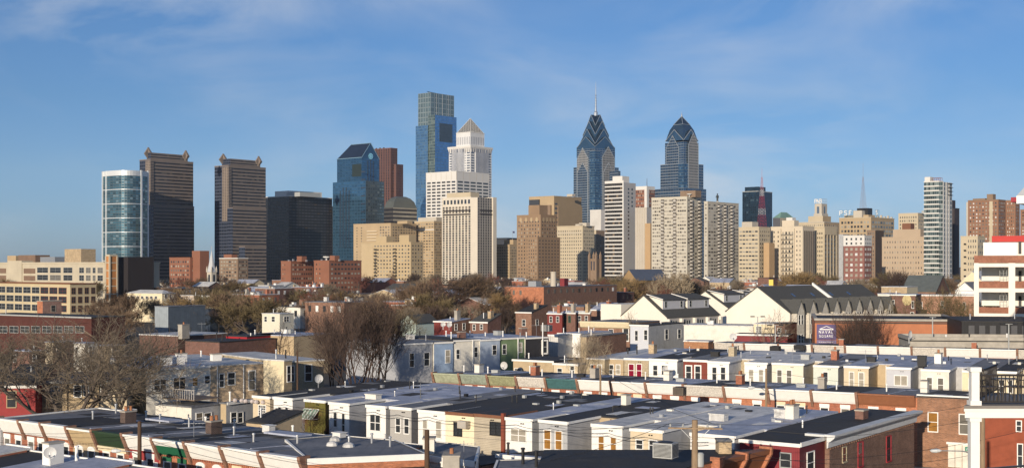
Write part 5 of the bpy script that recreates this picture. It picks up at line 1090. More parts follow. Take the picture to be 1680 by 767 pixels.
# roofs across the street at the lower left
RZ = Row((0, 734, 6.9), (207, 763, 6.9))
zr = [(-80, -38, ROOFG), (-38, 3, ROOFW), (3, 44, ROOFP), (44, 95, ROOFB), (95, 150, ROOFW), (150, 212, ROOFW), (212, 275, ROOFG), (275, 345, ROOFB), (345, 420, ROOFW)]
for i, (a, c, m) in enumerate(zr):
    Pa, Pc = RZ.pt(a), RZ.pt(c); w = (Pc-Pa).length; zt = 6.9+(.25 if i in (2, 5) else 0)
    o = thing('row_house', '%s roof at the bottom left, %s' % ({'silver_coated_roof': 'silver', 'pale_coated_roof': 'pale', 'black_tar_roof': 'black', 'grey_felt_roof': 'grey'}[m.name], ('beyond the frame edge', 'cut by the frame edge', 'by the grey sided house', 'left of the white chimney', 'with a white dish', 'right of the white dish', 'past the dish house', 'below the dark pole', 'last in its line')[i]), 'row house', (Pa.x, Pa.y, 0), -R(90-RZ.ang), 'houses across the street at the bottom left')
    b = MB(); b.wedge(.004, w-.004, -13, 0, 0, zt-.8, zt-.13); b.build('wall', REDB, o); b = MB(); b.wedge(.02, w-.02, -13.1, .3, 0, zt-.66, zt, thick=.14); rf = b.build('roof', m, o)
    b = MB(); b.box(.02, w-.02, .31, .5, zt-.5, zt+.1); b.build('cornice', WHITE, o)
    if i == 4: chimney(rf, w*.55, -2.0, zt-.1, 1.5, .8, WHITE, 0); vent(rf, w*.9, -1, zt, 1.1, .12, WHITE)

# rear-facing row: each house has an ell, a side yard and the main block behind
def rear_house(row, pl, pc, pb, zt, D, d1, label, wallm, sidem, roofm, wins=(), zf=None, group=None, bodym=None, trim=None, roof2=None, extra=None):
    P = row.pt(pc); B = Bld('row_house', label, 'row house', pl, pc, None, YH+F*(H-zt)/P.y, P.y, ang=row.ang, W=D, group=group)
    G = max(0, B.xL(pb)); h = B.h; hf = (zf or zt+.35)-B.z0; zy = lambda y: h+(hf-h)*y/D; L = B.L; G2_ = G-.01
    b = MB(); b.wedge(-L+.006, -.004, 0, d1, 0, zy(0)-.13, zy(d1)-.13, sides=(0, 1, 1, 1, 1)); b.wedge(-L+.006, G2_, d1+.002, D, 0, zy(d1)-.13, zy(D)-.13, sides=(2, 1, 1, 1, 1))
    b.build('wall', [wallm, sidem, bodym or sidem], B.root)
    b = MB(); b.wedge(-L+.02, .07, -.10, d1, 0, zy(-.1), zy(d1), thick=.15); b.wedge(-L+.02, G2_-.02, d1+.003, D+.1, 0, zy(d1)+.004, zy(D)+.004, thick=.15, mi=1); rf = b.build('roof', [roofm, roof2 or roofm], B.root)
    t = trim or WHITE
    b = MB(); b.box(-L+.01, .10, -.19, -.105, h-.24, h+.05); b.build('eave_trim', t, B.root)
    b = MB(); b.wedge(.075, .16, -.10, d1, 0, zy(0)+.04, zy(d1)+.04, thick=.22); b.build('gutter', t, B.root)
    if G > .5:
        b = MB(); b.tube((G*.5, d1-.12, 0), (G*.5, d1-.12, zy(d1)-.2), .06, n=8); b.build('downspout', WHITE if rnd.random() < .6 else BRN, B.root)
    for wv in wins:
        f, a, c, p, q = wv[:5]; kw = dict(wv[5]) if len(wv) > 5 else {}
        bwin(B, f, a, c, p, q, **kw)
    for k in range(rnd.randint(0, 2)): vent(rf, -L*rnd.uniform(.2, .9), D*rnd.uniform(.35, .9), zy(D*.6), rnd.uniform(.4, .8), .06, rnd.choice([GALV, BLACK, BLACK]))
    patches(rf, -L+.2, G2_-.2, d1+.3, D-.4, lambda y: zy(y)+.006, rnd.randint(1, 4))
    for k in range(rnd.randint(1, 3)):                      # curbs, scuppers and flashing on the roof
        x, y = rnd.uniform(-L+.4, max(-L+.5, G2_-.5)), rnd.uniform(d1+.5, D-.6); b = MB(); q = rnd.choice([(.18, .18, .3), (.3, .22, .16), (.12, .5, .12)]); b.box(x-q[0], x+q[0], y-q[1], y+q[1], zy(y)-.05, zy(y)+q[2]); b.build('roof_curb', rnd.choice([GALV, GREYM, OFFWHITE, BLACK]), rf)
    # insulators where the service wires arrive
    b = MB()
    for s in (-.12, .12): b.tube((-L*.35+s, -.02, h-.45), (-L*.35+s, -.2, h-.45), .05, n=6)
    b.build('insulator', BLACK, B.root)
    if extra: extra(B, rf, zy)
    return B, rf, zy
S_ = {'kind': 'sash'}; gB = 'rear facades of the middle row'
def awn(B, rf, zy):
    a, c = B.xL(500), B.xL(524); z = B.zl(672); b = MB(); n = 9
    for k in range(n):
        x0, x1 = a+(c-a)*k/n, a+(c-a)*(k+1)/n; b.face([(x0, -.05, z), (x0, -1.1, z-.95), (x1, -1.1, z-.95), (x1, -.05, z)], k % 2); b.face([(x1, -.05, z-.03), (x1, -1.1, z-.98), (x0, -1.1, z-.98), (x0, -.05, z-.03)], k % 2)
    o = b.build('awning', [mat('awning_green', (.16, .30, .22), .7, .08, 2), mat('awning_pale', (.52, .60, .54), .7, .08, 2)], B.root)
    b = MB()
    for p, q in (((a, -.05, z), (a, -1.1, z-.95)), ((c, -.05, z), (c, -1.1, z-.95)), ((a, -1.1, z-.95), (c, -1.1, z-.95)), ((a, -.05, z), (c, -.05, z)), ((a, -1.1, z-.95), (a, -.05, z-.95)), ((c, -1.1, z-.95), (c, -.05, z-.95))): b.bar(p, q, .05)
    b.build('awning_frame', WHITE, o)
def acbox(B, rf, zy):
    a, c = B.xL(758), B.xL(772); z1, z0 = B.zl(690.5), B.zl(702); b = MB(); b.box(a, c, -.75, .02, z0, z1)
    for k in range(6): b.box(a+.05, c-.05, -.77, -.752, z0+.06+k*.12, z0+.11+k*.12, 1)
    b.build('window_air_conditioner', [mat('beige_metal', (.48, .42, .34), .5, .1, 2), GREYM], B.root)
def ch(x, y, hh, w=.6, m=None, pots=1): return lambda B, rf, zy: chimney(rf, x, y, zy(y), hh, w, m, pots)
def reddown(B, rf, zy):
    b = MB(); b.box(-.05, .28, -.25, .1, 0, B.h+.3); b.build('brown_corner_post', mat('rust_brown_post', (.22, .06, .035), .7, .1, 2), B.root)
rB = [
 (415, 443, 449, 'beige stucco rear ell with a small grid window, left end of the middle row', BEIGE, BEIGE, ROOFB, [('L', 425, 436, 664.5, 680, {'kind': 'grid'})], {}),
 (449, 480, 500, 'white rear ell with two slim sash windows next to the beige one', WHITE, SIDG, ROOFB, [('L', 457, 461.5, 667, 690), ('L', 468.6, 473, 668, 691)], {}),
 (500, 534, 540, 'olive green boarded rear ell with a striped awning', OLIVE, mat('shaded_olive_side', (.05, .04, .012), .8, .1, 1), ROOFW, [], {'extra': awn}),  # side wall is the olive with shade put into its colour
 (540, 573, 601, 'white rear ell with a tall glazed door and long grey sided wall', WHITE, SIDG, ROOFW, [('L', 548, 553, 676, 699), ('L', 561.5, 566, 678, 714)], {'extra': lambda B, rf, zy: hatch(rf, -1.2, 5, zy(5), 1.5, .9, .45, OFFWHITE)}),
 (601, 633, 640, 'white rear ell with one wide paired window', WHITE, SIDG, ROOFW, [('L', 608, 624, 680, 705, {'kind': 'pair'})], {}),
 (640, 675, 686, 'grey shake rear ell with two white sash windows', SHAKE, mat('shaded_shake', (.2, .2, .21), .9, .15, 4), ROOFG, [('L', 650, 657, 685.5, 708), ('L', 664, 671, 686, 710)], {}),  # side wall repeats the shake darker, as painted shade
 (686, 731, 731.2, 'flush white rear wall with two pale sash windows left of the cream wall', WHITE, WHITE, ROOFB, [('L', 694.5, 701, 689, 716, {'pane': G3}), ('L', 716, 724, 690, 717, {'pane': G3})], {}),
 (731, 778, 778.2, 'cream rear wall with a boxy air conditioner beside a dark window', mat('pale_cream_paint', (.78, .70, .50), .7, .04, 2), CREAM, ROOFB, [('L', 745.6, 757.4, 693, 713, {'kind': 'slider', 'frame': BLACK})], {'extra': acbox, 'trim': BRN}),
 (778, 825, 829, 'tan lap sided rear wall with one dark wide window', SIDT, SIDT, ROOFB, [('L', 805, 822, 692.6, 712, {'kind': 'slider', 'frame': BLACK})], {'extra': reddown, 'trim': BRN}),
 (829.5, 873, 884, 'bright white rear ell with a paired pale window right of the brown post', WHITE, SIDG, ROOFW, [('L', 839, 863, 703.5, 723, {'kind': 'pair', 'pane': G3})], {'extra': ch(1.1, 15, 1.0, .6, OFFWHITE, 0)}),
 (884, 931, 970, 'grey stucco rear ell with amber-blinded tall windows', GREYWALL, SIDG, ROOFB, [('L', 893.5, 903.5, 705, 735, {'pane': G4}), ('L', 912, 922, 707, 736, {'pane': G4})], {'bodym': TANW}),
 (970.5, 1021, 1034, 'white rear ell with two brown-blinded windows', WHITE, SIDW, ROOFP, [('L', 982.7, 991, 715.5, 737, {'pane': G4}), ('L', 1002.6, 1011, 717, 738, {'pane': G4})], {}),
 (1034, 1087, 1132, 'cream rear ell with deep framed dark windows behind the utility crossarm', BEIGE, GREYWALL, ROOFP, [('L', 1044.5, 1054.5, 721, 735), ('L', 1066, 1077.5, 722, 737)], {'bodym': STONEW, 'extra': lambda B, rf, zy: (hatch(rf, .8, 9, zy(9), 1.5, .9, .6), hatch(rf, 5, 14, zy(14), 1.6, 1, .8))}),
 (1132.5, 1205, 1213, 'wide blank white rear ell beside the red corner house', WHITE, SIDW, ROOFW, [], {'extra': lambda B, rf, zy: chimney(rf, -1.0, 14, zy(14), 1.2, .8, OFFWHITE, 2)})]
for i, (a, c, e, lab, w1, w2, r1_, wins, kw) in enumerate(rB):
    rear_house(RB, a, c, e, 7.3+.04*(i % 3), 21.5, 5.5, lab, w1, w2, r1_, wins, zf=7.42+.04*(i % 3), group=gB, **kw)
# red corner house with a brown brick flank
P = RB.pt(1312); B = Bld('row_house', 'dark red corner house with a brown brick flank and white cornice', 'row house', 1213.3, 1312, 1342, 728, P.y, ang=RB.ang, W=5.2)
L = B.L; h = B.h
b = MB(); b.wedge(-L+.01, 0, 0, 5.2, 0, h-.13, h-.02); b.build('rear_ell', MAROON, B.root)
# main block reaches the street corner
y1 = B.yR(1510, 1.0); xm = B.xL(1344, 5.2)
xm = max(xm, .4)
zc = B.zl(712, xm, 5.2)-.05
b = MB(); b.box(-L+.01, xm, 5.203, y1, 0, zc-.2); b.build('wall', brick('flank_brown_brick', (.20, .105, .065)), B.root)
b = MB(); b.wedge(-L+.03, .1, -.12, 5.2, 0, h, h+.12, thick=.15); b.box(-L+.02, xm+.1, 5.205, y1+.3, zc-.19, zc-.05); rf = b.build('roof', ROOFB, B.root)
b = MB(); b.box(-L, .12, -.2, -.125, h-.24, h+.05); b.box(.105, .2, -.12, 5.2, h-.2, h+.15); b.build('eave_trim', WHITE, B.root)
pr = [(0, -1.05), (.12, -1.0), (.16, -.55), (.32, -.45), (.62, -.2), (.70, -.1), (.74, .1), (-.2, .1), (-.2, -.06), (0, -.06)]
b = MB(); n = len(pr)
for k in range(n):
    (xa, za), (xb, zb) = pr[k], pr[(k+1) % n]; b.face([(xm+xa, 4.6, zc+za), (xm+xb, 4.6, zc+zb), (xm+xb, y1+.4, zc+zb), (xm+xa, y1+.4, zc+za)])
b.face([(xm+x, 4.6, zc+z) for x, z in pr]); b.face([(xm+x, y1+.4, zc+z) for x, z in pr][::-1])
b.box(-1.9+xm, xm-.21, 4.55, 5.19, zc-.25, zc+.08)
B.part('cornice', b, mat('weathered_white', (.62, .63, .62), .6, .08, 1.5, stain=.3))
b = MB()
for k in range(40): y = 5.3+k*(y1-5.3)/40; b.box(xm-.02, xm+.1, y, y+.16, zc-1.2, zc-1.06)
b.build('dentil_course', MATS['flank_brown_brick'], B.root)
RFR = mat('red_window_frame', (.32, .03, .04), .6, .08, 2)
for a, c, p, q in ((1382, 1388, 733, 756), (1407.5, 1415, 725, 764), (1454, 1461, 715, 755)): bwin(B, 'R', a, c, p, q, off=xm, frame=RFR if a > 1400 else STONEW)
bwin(B, 'L', 1281, 1297, 743, 765, frame=GREYM, kind='sash'); bwin(B, 'R', 1324, 1335, 741, 775, frame=WHITE)
chimney(rf, xm-2.2, 5.2+(y1-5.2)*.62, zc, .7, .8, DKB, 0); vent(rf, xm-4, 9, zc, .5)
# ---- the row whose fronts face us across the far street
GREENC = mat('faded_green_paint', (.38, .40, .28), .75, .2, 3, stain=.5); LACE = mat('peeling_white_paint', (.62, .58, .52), .75, .3, 6, stain=.5)
rowC = [(714, 757, 'far row house with a clean pale green cornice at the left end of its row', GREENC, 1), (757, 803, 'far row house with a peeling mint cornice', mat('mint_peeling', (.30, .34, .27), .75, .3, 5, stain=.6), 1),
 (803, 850, 'far row house with a mossy yellow-green cornice', mat('mossy_paint', (.31, .31, .18), .75, .3, 5, stain=.5), 1), (850, 898, 'far row house with a flaking white cornice left of the teal one', LACE, 1),
 (898, 950, 'far row house with a teal cornice', mat('teal_paint', (.06, .145, .15), .65, .18, 3), 1), (950, 1005, 'far row house with a white cornice right of the teal one', WHITE, 1), (1005, 1062, 'far row house with a white cornice, second right of the teal one', WHITE, 1),
 (1062, 1124, 'far row house with a white cornice, third right of the teal one', WHITE, 1), (1124, 1190, 'far row house with a hairline-cracked white cornice behind the rooftop turbine vent', LACE, 1), (1190, 1262, 'far row house with a white cornice behind the street lamp pole', WHITE, 1),
 (1262, 1333, 'far row house with a white cornice just right of the street lamp pole', WHITE, 1), (1333, 1407, 'far row house with a white cornice next to the brown one', WHITE, 1), (1407, 1505, 'far row house with a brown cornice beside the plain brick corner', mat('brown_cornice_paint', (.27, .11, .055), .65, .1, 2), 1)]
for i, (a, c, lab, cn, _) in enumerate(rowC):
    o, rf, w, h, hr = front_house(RC, a, c, 13.5, lab, REDB if i % 3 else ORB, cn, [ROOFG, ROOFW, ROOFB][i % 3], group='far row of corniced houses', lintel=CREAM if i % 4 == 2 else WHITE, zr=7.0, zt=7.5+.02*(i % 2), lower=False)
    if i % 2 == 0: chimney(rf, w*.9, 5+3*rnd.random(), h-.2, .8+.4*rnd.random(), .75, [OFFWHITE, CONC, REDB][i % 3], i % 3)
    if i % 3 == 1: hatch(rf, w*.4, 6, h-.3, 1.0, .7, .45, rnd.choice([GREYM, BLACK]))
    vent(rf, w*.3, 4+5*rnd.random(), h-.2, .8, .08, WHITE)
def brickend(o, w, h, D, rf):
    for a, c, p, q in ((1522, 1539.5, 675, 708), (1573, 1590.5, 678, 712)):
        A, C = RC.pt(a), RC.pt(c); o0 = RC.pt(1505); xa, xc = (A-o0).length, (C-o0).length; yy = (A.y+C.y)/2; z1, z0 = zat(p, yy), zat(q, yy); g = gz(o0.y)
        window(o, (xa+xc)/2, 0, (z0+z1)/2-g, xc-xa-.2, z1-z0-.2, 0, WHITE, G4 if a < 1550 else G2, 'sash', .1)
    b = MB()
    for k in range(6): x = w*.42+k*w*.095; b.box(x, x+w*.088, -.14, -.02, .2, 2.6)
    b.build('panelled_shopfront', OFFWHITE, o)
    b = MB(); b.box(w*.4, w, -.3, -.02, 2.62, 2.85); b.build('shopfront_cornice', WHITE, o)
front_house(RC, 1505, 1628, 13.5, 'plain brick corner house with two curtained windows above a white shopfront', brick('warm_brown_brick', (.30, .145, .075), scale=1.3), WHITE, ROOFB, flat=True, extra=brickend, zt=7.55, lower=False, nwin=0)
# ---- next row: rear ells seen over the far row's roofs
gD = 'rear ells behind the far corniced row'
rD = [
 (1024, 1064, 1064.3, 'dark stone rear wall with two white windows hung with red curtains', STONEW, STONEW, ROOFW, [('L', 1032, 1040, 597, 617, {'pane': G5}), ('L', 1045, 1052.5, 597, 618, {'pane': G5})], {}),
 (1064.5, 1111, 1121, 'white rear ell left of the maroon one', WHITE, SIDW, ROOFB, [('L', 1072, 1078.6, 599, 615), ('L', 1086, 1095, 599, 614)], {'bodym': BRN}),
 (1121.3, 1160, 1160.3, 'maroon rear ell with two bold white windows', mat('maroon_wall', (.20, .045, .03), .7, .1, 1), BRN, ROOFG, [('L', 1126, 1134, 600, 620, {'trim': .16}), ('L', 1141, 1149, 600, 621, {'trim': .16})], {}),
 (1160.5, 1196, 1221, 'white rear ell with two sash windows right of the maroon one', WHITE, SIDW, ROOFP, [('L', 1169, 1175.5, 602, 622), ('L', 1183, 1190, 602, 622)], {'bodym': STONEW}),
 (1221.3, 1258, 1266, 'white rear ell with two pale-blinded windows beside the cream one', WHITE, SIDG, ROOFP, [('L', 1229, 1236, 606, 626, {'pane': G3}), ('L', 1245.5, 1252, 606, 625, {'pane': G3})], {}),
 (1266.3, 1318, 1334, 'cream sided rear ell with two windows', mat('ivory_paint', (.70, .66, .54), .7, .05, 2), SIDT, ROOFP, [('L', 1275.5, 1282.5, 606.5, 627, {'pane': G2}), ('L', 1291, 1298.5, 607, 628, {'pane': G2})], {}),
 (1334.3, 1375, 1384, 'pale mint rear ell with a single small dark window', mat('pale_mint_paint', (.60, .64, .56), .7, .05, 2), SIDG, ROOFG, [('L', 1351, 1358, 610, 626)], {}),
 (1384.3, 1425, 1454, 'sandy beige rear ell with two slim grey windows', BEIGE, TANW, ROOFW, [('L', 1394, 1400.5, 610, 634, {'pane': G3}), ('L', 1409.5, 1417, 611, 634, {'pane': G3})], {}),
 (1454.5, 1494, 1510, 'grey rear ell with a wide white slider window', mat('dove_grey_paint', (.50, .51, .54), .7, .05, 2), SIDG, ROOFW, [('L', 1468, 1488, 616, 631, {'kind': 'slider', 'pane': G3})], {'extra': lambda B, rf, zy: hatch(rf, .6, 4, zy(4), 1.0, .9, 1.2, BLACK)}),
 (1510.5, 1557, 1578, 'white rear ell with two windows partly hidden by a thorny bare shrub', OFFWHITE, SIDG, ROOFW, [('L', 1521, 1529, 619, 641, {'pane': G2}), ('L', 1539, 1547.5, 620, 642, {'pane': G2})], {}),
 (1578.5, 1618, 1630, 'pale rear ell left behind the balcony post', CREAM, SIDG, ROOFG, [('L', 1590, 1597, 621, 640)], {}),
 (1630.5, 1668, 1690, 'yellowish rear ell seen through the balcony railing', CREAM, SIDT, ROOFB, [('L', 1640, 1647, 622, 643), ('L', 1655, 1661, 622, 643)], {})]
for i, (a, c, e, lab, w1, w2, r1_, wins, kw) in enumerate(rD):
    B, rf, zy = rear_house(RD, a, c, e, 8.8+.05*(i % 3), 19, 5, lab, w1, w2, r1_, wins, zf=9.1+.05*(i % 2), group=gD, **kw)
    if i in (0, 3, 6, 9): chimney(rf, -B.L*.85, 9, zy(9), 1.2, .8, [TANB, STONEW, REDB, WHITE][i//3], 1)
    if i in (2, 5, 7): hatch(rf, -B.L*.4, 7, zy(7), 1.1, .8, .6, rnd.choice([BLACK, GREYM]))
# ---- and the cornices of the street beyond
eb = [1165, 1222, 1278, 1333, 1387, 1441, 1496, 1551, 1608, 1669, 1735]
pos = ('just right of the leaning concrete chimney', 'behind the satellite dish roof', 'under the bare grey tree', 'below the purple sign', 'under the reddish bare tree', 'below the orange wall, left part', 'below the orange wall, right part', 'below the black corrugated shed', 'left of the parking structure foot', 'at the right frame edge')
for i, (a, c) in enumerate(zip(eb, eb[1:])):
    o, rf, w, h, hr = front_house(RE, a, c, 12, 'row house with only its white cornice showing '+pos[i], [REDB, ORB][i % 2], WHITE if i % 3 else LACE, [ROOFG, ROOFB][i % 2], group='white cornices of the third street', zr=9.0, lower=False)
    if i in (3, 7): chimney(rf, w*.8, 3, h, .8, .7, REDB, 0)
# ================================================================== MIDDLE GROUND
def gable(B, m, x0=None, x1=0, y0=0, y1=None, ze=None, za=None, along='v', over=.3, wallm=None, name='roof', t=.18):
    """pitched roof; along: direction of the ridge ('u' = along the left face)"""
    x0 = -B.L if x0 is None else x0; y1 = B.W if y1 is None else y1; ze = B.h if ze is None else ze; b = MB(); o = over
    if along == 'v':
        xm = (x0+x1)/2; k = (za-ze)/((x1-x0)/2)
        for (xa, xb) in ((x0-o, xm), (xm, x1+o)):
            zA, zB = (ze-k*o, za) if xb == xm else (za, ze-k*o)
            p = [(xa, y0-o, zA), (xb, y0-o, zB), (xb, y1+o, zB), (xa, y1+o, zA)]
            b.face([(q[0], q[1], q[2]+t) for q in p]); b.face([(q[0], q[1], q[2]+.02) for q in p][::-1])
            b.face([(p[0][0], p[0][1], zA+.02), (p[1][0], p[1][1], zB+.02), (p[1][0], p[1][1], zB+t), (p[0][0], p[0][1], zA+t)])
            e = 0 if xb == xm else 1; b.face([(p[e][0], y0-o, (zA, zB)[e]+.02), (p[e][0], y1+o, (zA, zB)[e]+.02), (p[e][0], y1+o, (zA, zB)[e]+t), (p[e][0], y0-o, (zA, zB)[e]+t)])
        if wallm:
            
            for f in ([(x0, y0, ze), (x1, y0, ze), (xm, y0, za)], [(x1, y1, ze), (x0, y1, ze), (xm, y1, za)]): w = MB(); w.face(f); w.build('gable_wall', wallm, B.root)
    else:
        ym = (y0+y1)/2; k = (za-ze)/((y1-y0)/2)
        for (ya, yb) in ((y0-o, ym), (ym, y1+o)):
            zA, zB = (ze-k*o, za) if yb == ym else (za, ze-k*o)
            p = [(x0-o, ya, zA), (x1+o, ya, zA), (x1+o, yb, zB), (x0-o, yb, zB)]
            b.face([(q[0], q[1], q[2]+t) for q in p]); b.face([(q[0], q[1], q[2]+.02) for q in p][::-1])
            b.face([(x1+o, ya, zA+.02), (x1+o, yb, zB+.02), (x1+o, yb, zB+t), (x1+o, ya, zA+t)])
            if yb == ym: b.face([(x0-o, ya, zA+.02), (x1+o, ya, zA+.02), (x1+o, ya, zA+t), (x0-o, ya, zA+t)])
        if wallm:
            
            for f in ([(x1, y0, ze), (x1, y1, ze), (x1, ym, za)], [(x0, y1, ze), (x0, y0, ze), (x0, ym, za)]): w = MB(); w.face(f); w.build('gable_wall', wallm, B.root)
    return b.build(name, m, B.root)
def house(label, pl, pc, pr, ptop, z, wall, side=None, roof=None, wins=(), cat='house', ang=57, W=None, Y=None, L=None, trim=None, group=None, hatchs=0, vents=1, name='house', slope=0, ov=.1):
    Y = Y or F*(H-z)/(ptop-YH); B = Bld(name, label, cat, pl, pc, pr if W is None else None, ptop, Y, ang=ang, W=W, L=L, group=group)
    b = MB(); b.wedge(-B.L, 0, 0, B.W, 0, B.h-.13, B.h+slope-.13, sides=(0, 1, 1, 1, 1)); b.build('wall', [wall, side or wall], B.root)
    b = MB(); b.wedge(-B.L-ov, ov, -ov, B.W+ov, 0, B.h, B.h+slope, thick=.16); B.rf = b.build('roof', roof or ROOFG, B.root)
    if trim: b = MB(); b.box(-B.L-ov-.05, ov+.06, -ov-.1, -ov-.005, B.h-.25, B.h+.05); b.build('eave_trim', trim, B.root)
    for wv in wins:
        f, a, c, p, q = wv[:5]; kw = dict(wv[5]) if len(wv) > 5 else {}; bwin(B, f, a, c, p, q, **kw)
    for k in range(vents): vent(B.rf, -B.L*rnd.uniform(.1, .9), B.W*rnd.uniform(.2, .8), B.h+slope*.5, rnd.uniform(.5, 1.1), .1, rnd.choice([WHITE, GALV, BLACK]))
    for k in range(hatchs): hatch(B.rf, -B.L*rnd.uniform(.2, .8), B.W*rnd.uniform(.3, .7), B.h+slope*.5, 1.3, .9, .7, rnd.choice([WHITE, GREYM, ROOFP]))
    return B
D_ = {'kind': 'single'}
# left block of rear facades
B = house('red painted rear wall with a tall shadowed window at the far left', -4, 58, 60, 632, 7.8, REDP, None, SHINGLE, [('L', 12, 26, 641, 667, {'frame': TANW})], W=12, ang=99, slope=1.6, trim=WHITE, vents=3)
house('tan stucco rear wall next to the red one behind the big bare tree', 58.3, 110, 111, 625, 7.9, TANW, None, ROOFG, [('L', 85, 96, 634, 646)], W=14, ang=99, trim=GREYM)
house('tan stucco rear wall with a black window behind the big tree trunk', 111.5, 162, 163, 624, 7.9, TANW, None, ROOFG, [('L', 122, 133, 632, 650), ('L', 138, 145, 632, 648)], W=14, ang=99, trim=GREYM)
house('tan rear wall with one white window right of the big tree trunk', 163.3, 208, 209, 623, 7.9, BEIGE, None, ROOFG, [('L', 155+11, 178, 630, 652, {'pane': G2})], W=14, ang=99, trim=GREYM)
# facades along a street running away from us: their right faces show
class SideRow:
    def __init__(s, px0, py0, px1, py1, z):
        s.p = at(px0, py0, z).xy; s.q = at(px1, py1, z).xy; d = (s.q-s.p).normalized(); s.ang = math.degrees(math.atan2(d.y, d.x)); s.d = d; s.z = z
    def Y(s, px): r = ray(px); t = (r*s.p.y-s.p.x)/(s.d.x-r*s.d.y); return (s.p+s.d*t).y
    def py(s, px): return YH+F*(H-s.z)/s.Y(px)
def side_house(row, a, c, label, m, roof, wins, left=None, L=20, dz=0, out=0, **k):
    Y = row.Y(a)-out; return house(label, None, a, c, row.py(a)-dz, row.z, left or m, m, roof, wins, ang=row.ang, L=L, Y=Y, **k)
gL = 'joined rear facades left of the middle'
RL = SideRow(240, 604, 531, 589, 9.0)
B = side_house(RL, 240, 278, 'white rear facade with a paired window and an ochre stone flank by the big tree', OFFWHITE, ROOFW, [('R', 253, 272, 622, 639, {'kind': 'pair'})], left=STONEW, L=12, trim=None, group=gL, vents=2)
chimney(B.rf, -B.L*.8, 1.0, B.h, .9, .9, DKB, 0); chimney(B.rf, -3.5, 4, B.h, 1.0, .8, WHITE, 0)
b = MB(); b.box(.11, .22, 0, B.W, B.h-.3, B.h+.05); B.part('gutter', b, WHITE)
B = side_house(RL, 278.4, 345, 'white rear facade with black glazed doors opening on a roof deck', OFFWHITE, ROOFW, [('R', 285, 304, 619, 642, {'kind': 'french'}), ('R', 316, 324, 619, 632, {'pane': G4}), ('R', 336, 344, 616, 628)], group=gL, vents=2)
hatch(B.rf, -4, 3, B.h, 1.2, 1, .9, WHITE); chimney(B.rf, -8, 5, B.h, 1.0, .8, WHITE, 1); BD = B
b = MB(); b.box(.11, .22, 0, B.W, B.h-.3, B.h+.05); B.part('gutter', b, WHITE)
B = side_house(RL, 345.4, 432, 'peach tan rear facade with a white door and drainpipes', mat('peach_stucco', (.58, .44, .29), .85, .08, 1.5, stain=.2), ROOFP, [('R', 360, 367, 613, 634), ('R', 374, 385, 611, 630), ('R', 408.5, 418, 608, 638, {'trim': .12, 'pane': G2})], group=gL)
for px in (356, 399): b = MB(); y = B.yR(px); b.tube((.12, y, 1), (.12, y, B.h-.2), .08, n=8); b.build('drainpipe', WHITE, B.root)
chimney(B.rf, -7, 4, B.h, .8, .8, WHITE, 0)
house('sunlit cream rear ell projecting from the peach facade', 432.3, 466, 479, 590, 9.2, CREAM, TANW, ROOFP, [('R', 471, 477, 600, 625)], Y=RL.Y(440)-4)
B = side_house(RL, 466, 531, 'rough stone rear facade with one tall white window, far end of the joined facades', STONEW, ROOFP, [('R', 474, 482, 600, 625), ('R', 500.5, 511, 598, 624)], group=gL)
# low extensions in front of them
B = house('low white extension with tree shadows under the roof deck', 255, 314, 366, 666, 6.4, OFFWHITE, GREYWALL, ROOFG, [('R', 322, 332, 677, 693), ('R', 335, 346, 677, 693)], vents=0)  # grey right wall paints shade onto the white extension
# roof deck and its lattice railing
dk = MB(); dk.box(-B.L+.3, -.2, .6, 4.6, B.h+.5, B.h+.62); D0 = B.part('roof_deck', dk, mat('deck_board', (.20, .15, .11), .8, .2, 3))
rl = MB()
for k in range(15): x = -B.L+.4+k*(B.L-.7)/14; rl.box(x-.04, x+.04, .6, .68, B.h+.62, B.h+1.6)
rl.box(-B.L+.3, -.2, .59, .69, B.h+1.6, B.h+1.68); rl.build('deck_railing', mat('grey_lattice', (.42, .40, .38), .8, .15, 3), D0)
B = house('low shade-grey extension with a dark paired window beside the beige end ell', 362, 371, 417, 660, 6.5, TANW, GREYWALL, ROOFG, [('R', 379, 388, 676, 692), ('R', 390, 398, 676, 692)])  # grey of the right wall is its shade put into the colour
b = MB(); b.box(.11, .2, 0, B.W, B.h-.25, B.h+.05); B.part('gutter', b, WHITE)
for k in range(6): b = MB(); b.lathe((-B.L+1.0+k*.8, 1.2+.2*(k % 2), B.h), [(.2, 0), (.28, .15), (.2, .35), (0, .42)], 7); b.build('covered_bundle', mat('pale_tarp', (.50, .44, .42), .8, .2, 4), B.rf)
house('lean-to porch with a dark tar roof under the beige end ell', 404, 447, 452, 694, 3.6, TANW, None, ROOFB, [], W=4, Y=118, slope=.8)
# middle block: shaded rear facades
N = [('long grey brick rear facade with two narrow dark windows under the tree shadow', 652, 709, 564, mat('painted_grey_brick', (.40, .41, .43), .85, .15, 3), [('L', 672, 679, 579, 601), ('L', 696, 704, 578, 599)]),
     ('pale blue sided rear facade with one curtained window', 712, 743, 567, SIDB, [('L', 731, 738, 574, 594, {'pane': G3})]),
     ('grey stucco rear facade with two small white windows', 743.3, 787, 562, OFFWHITE, [('L', 748.6, 754, 573, 588), ('L', 778, 783.4, 569, 585)]),
     ('blue sided rear facade beside the green one', 787.5, 820, 558, mat('powder_blue_siding', (.40, .47, .57), .7, .06, 2), [('L', 808, 814, 566, 581)]),
     ('green sided rear facade', 820.3, 860, 555, SIDGR, [('L', 824.5, 830, 565, 580), ('L', 850, 856, 562, 577, {'pane': G3})]),
     ('black rear facade with a white framed door', 862, 900, 554, mat('charcoal_siding', (.035, .035, .04), .7, .1, 2), [('L', 890, 897, 559, 578, {'trim': .25})]),
     ('white ribbed rear facade', 900.5, 915.5, 549, siding('white_vertical_board', (.62, .61, .58), .4, True), []),
     ('blank bright white rear facade behind the slim pale tree', 915.8, 952, 547, WHITE, [])]
RN = SideRow(652, 564, 900, 553, 9.0)
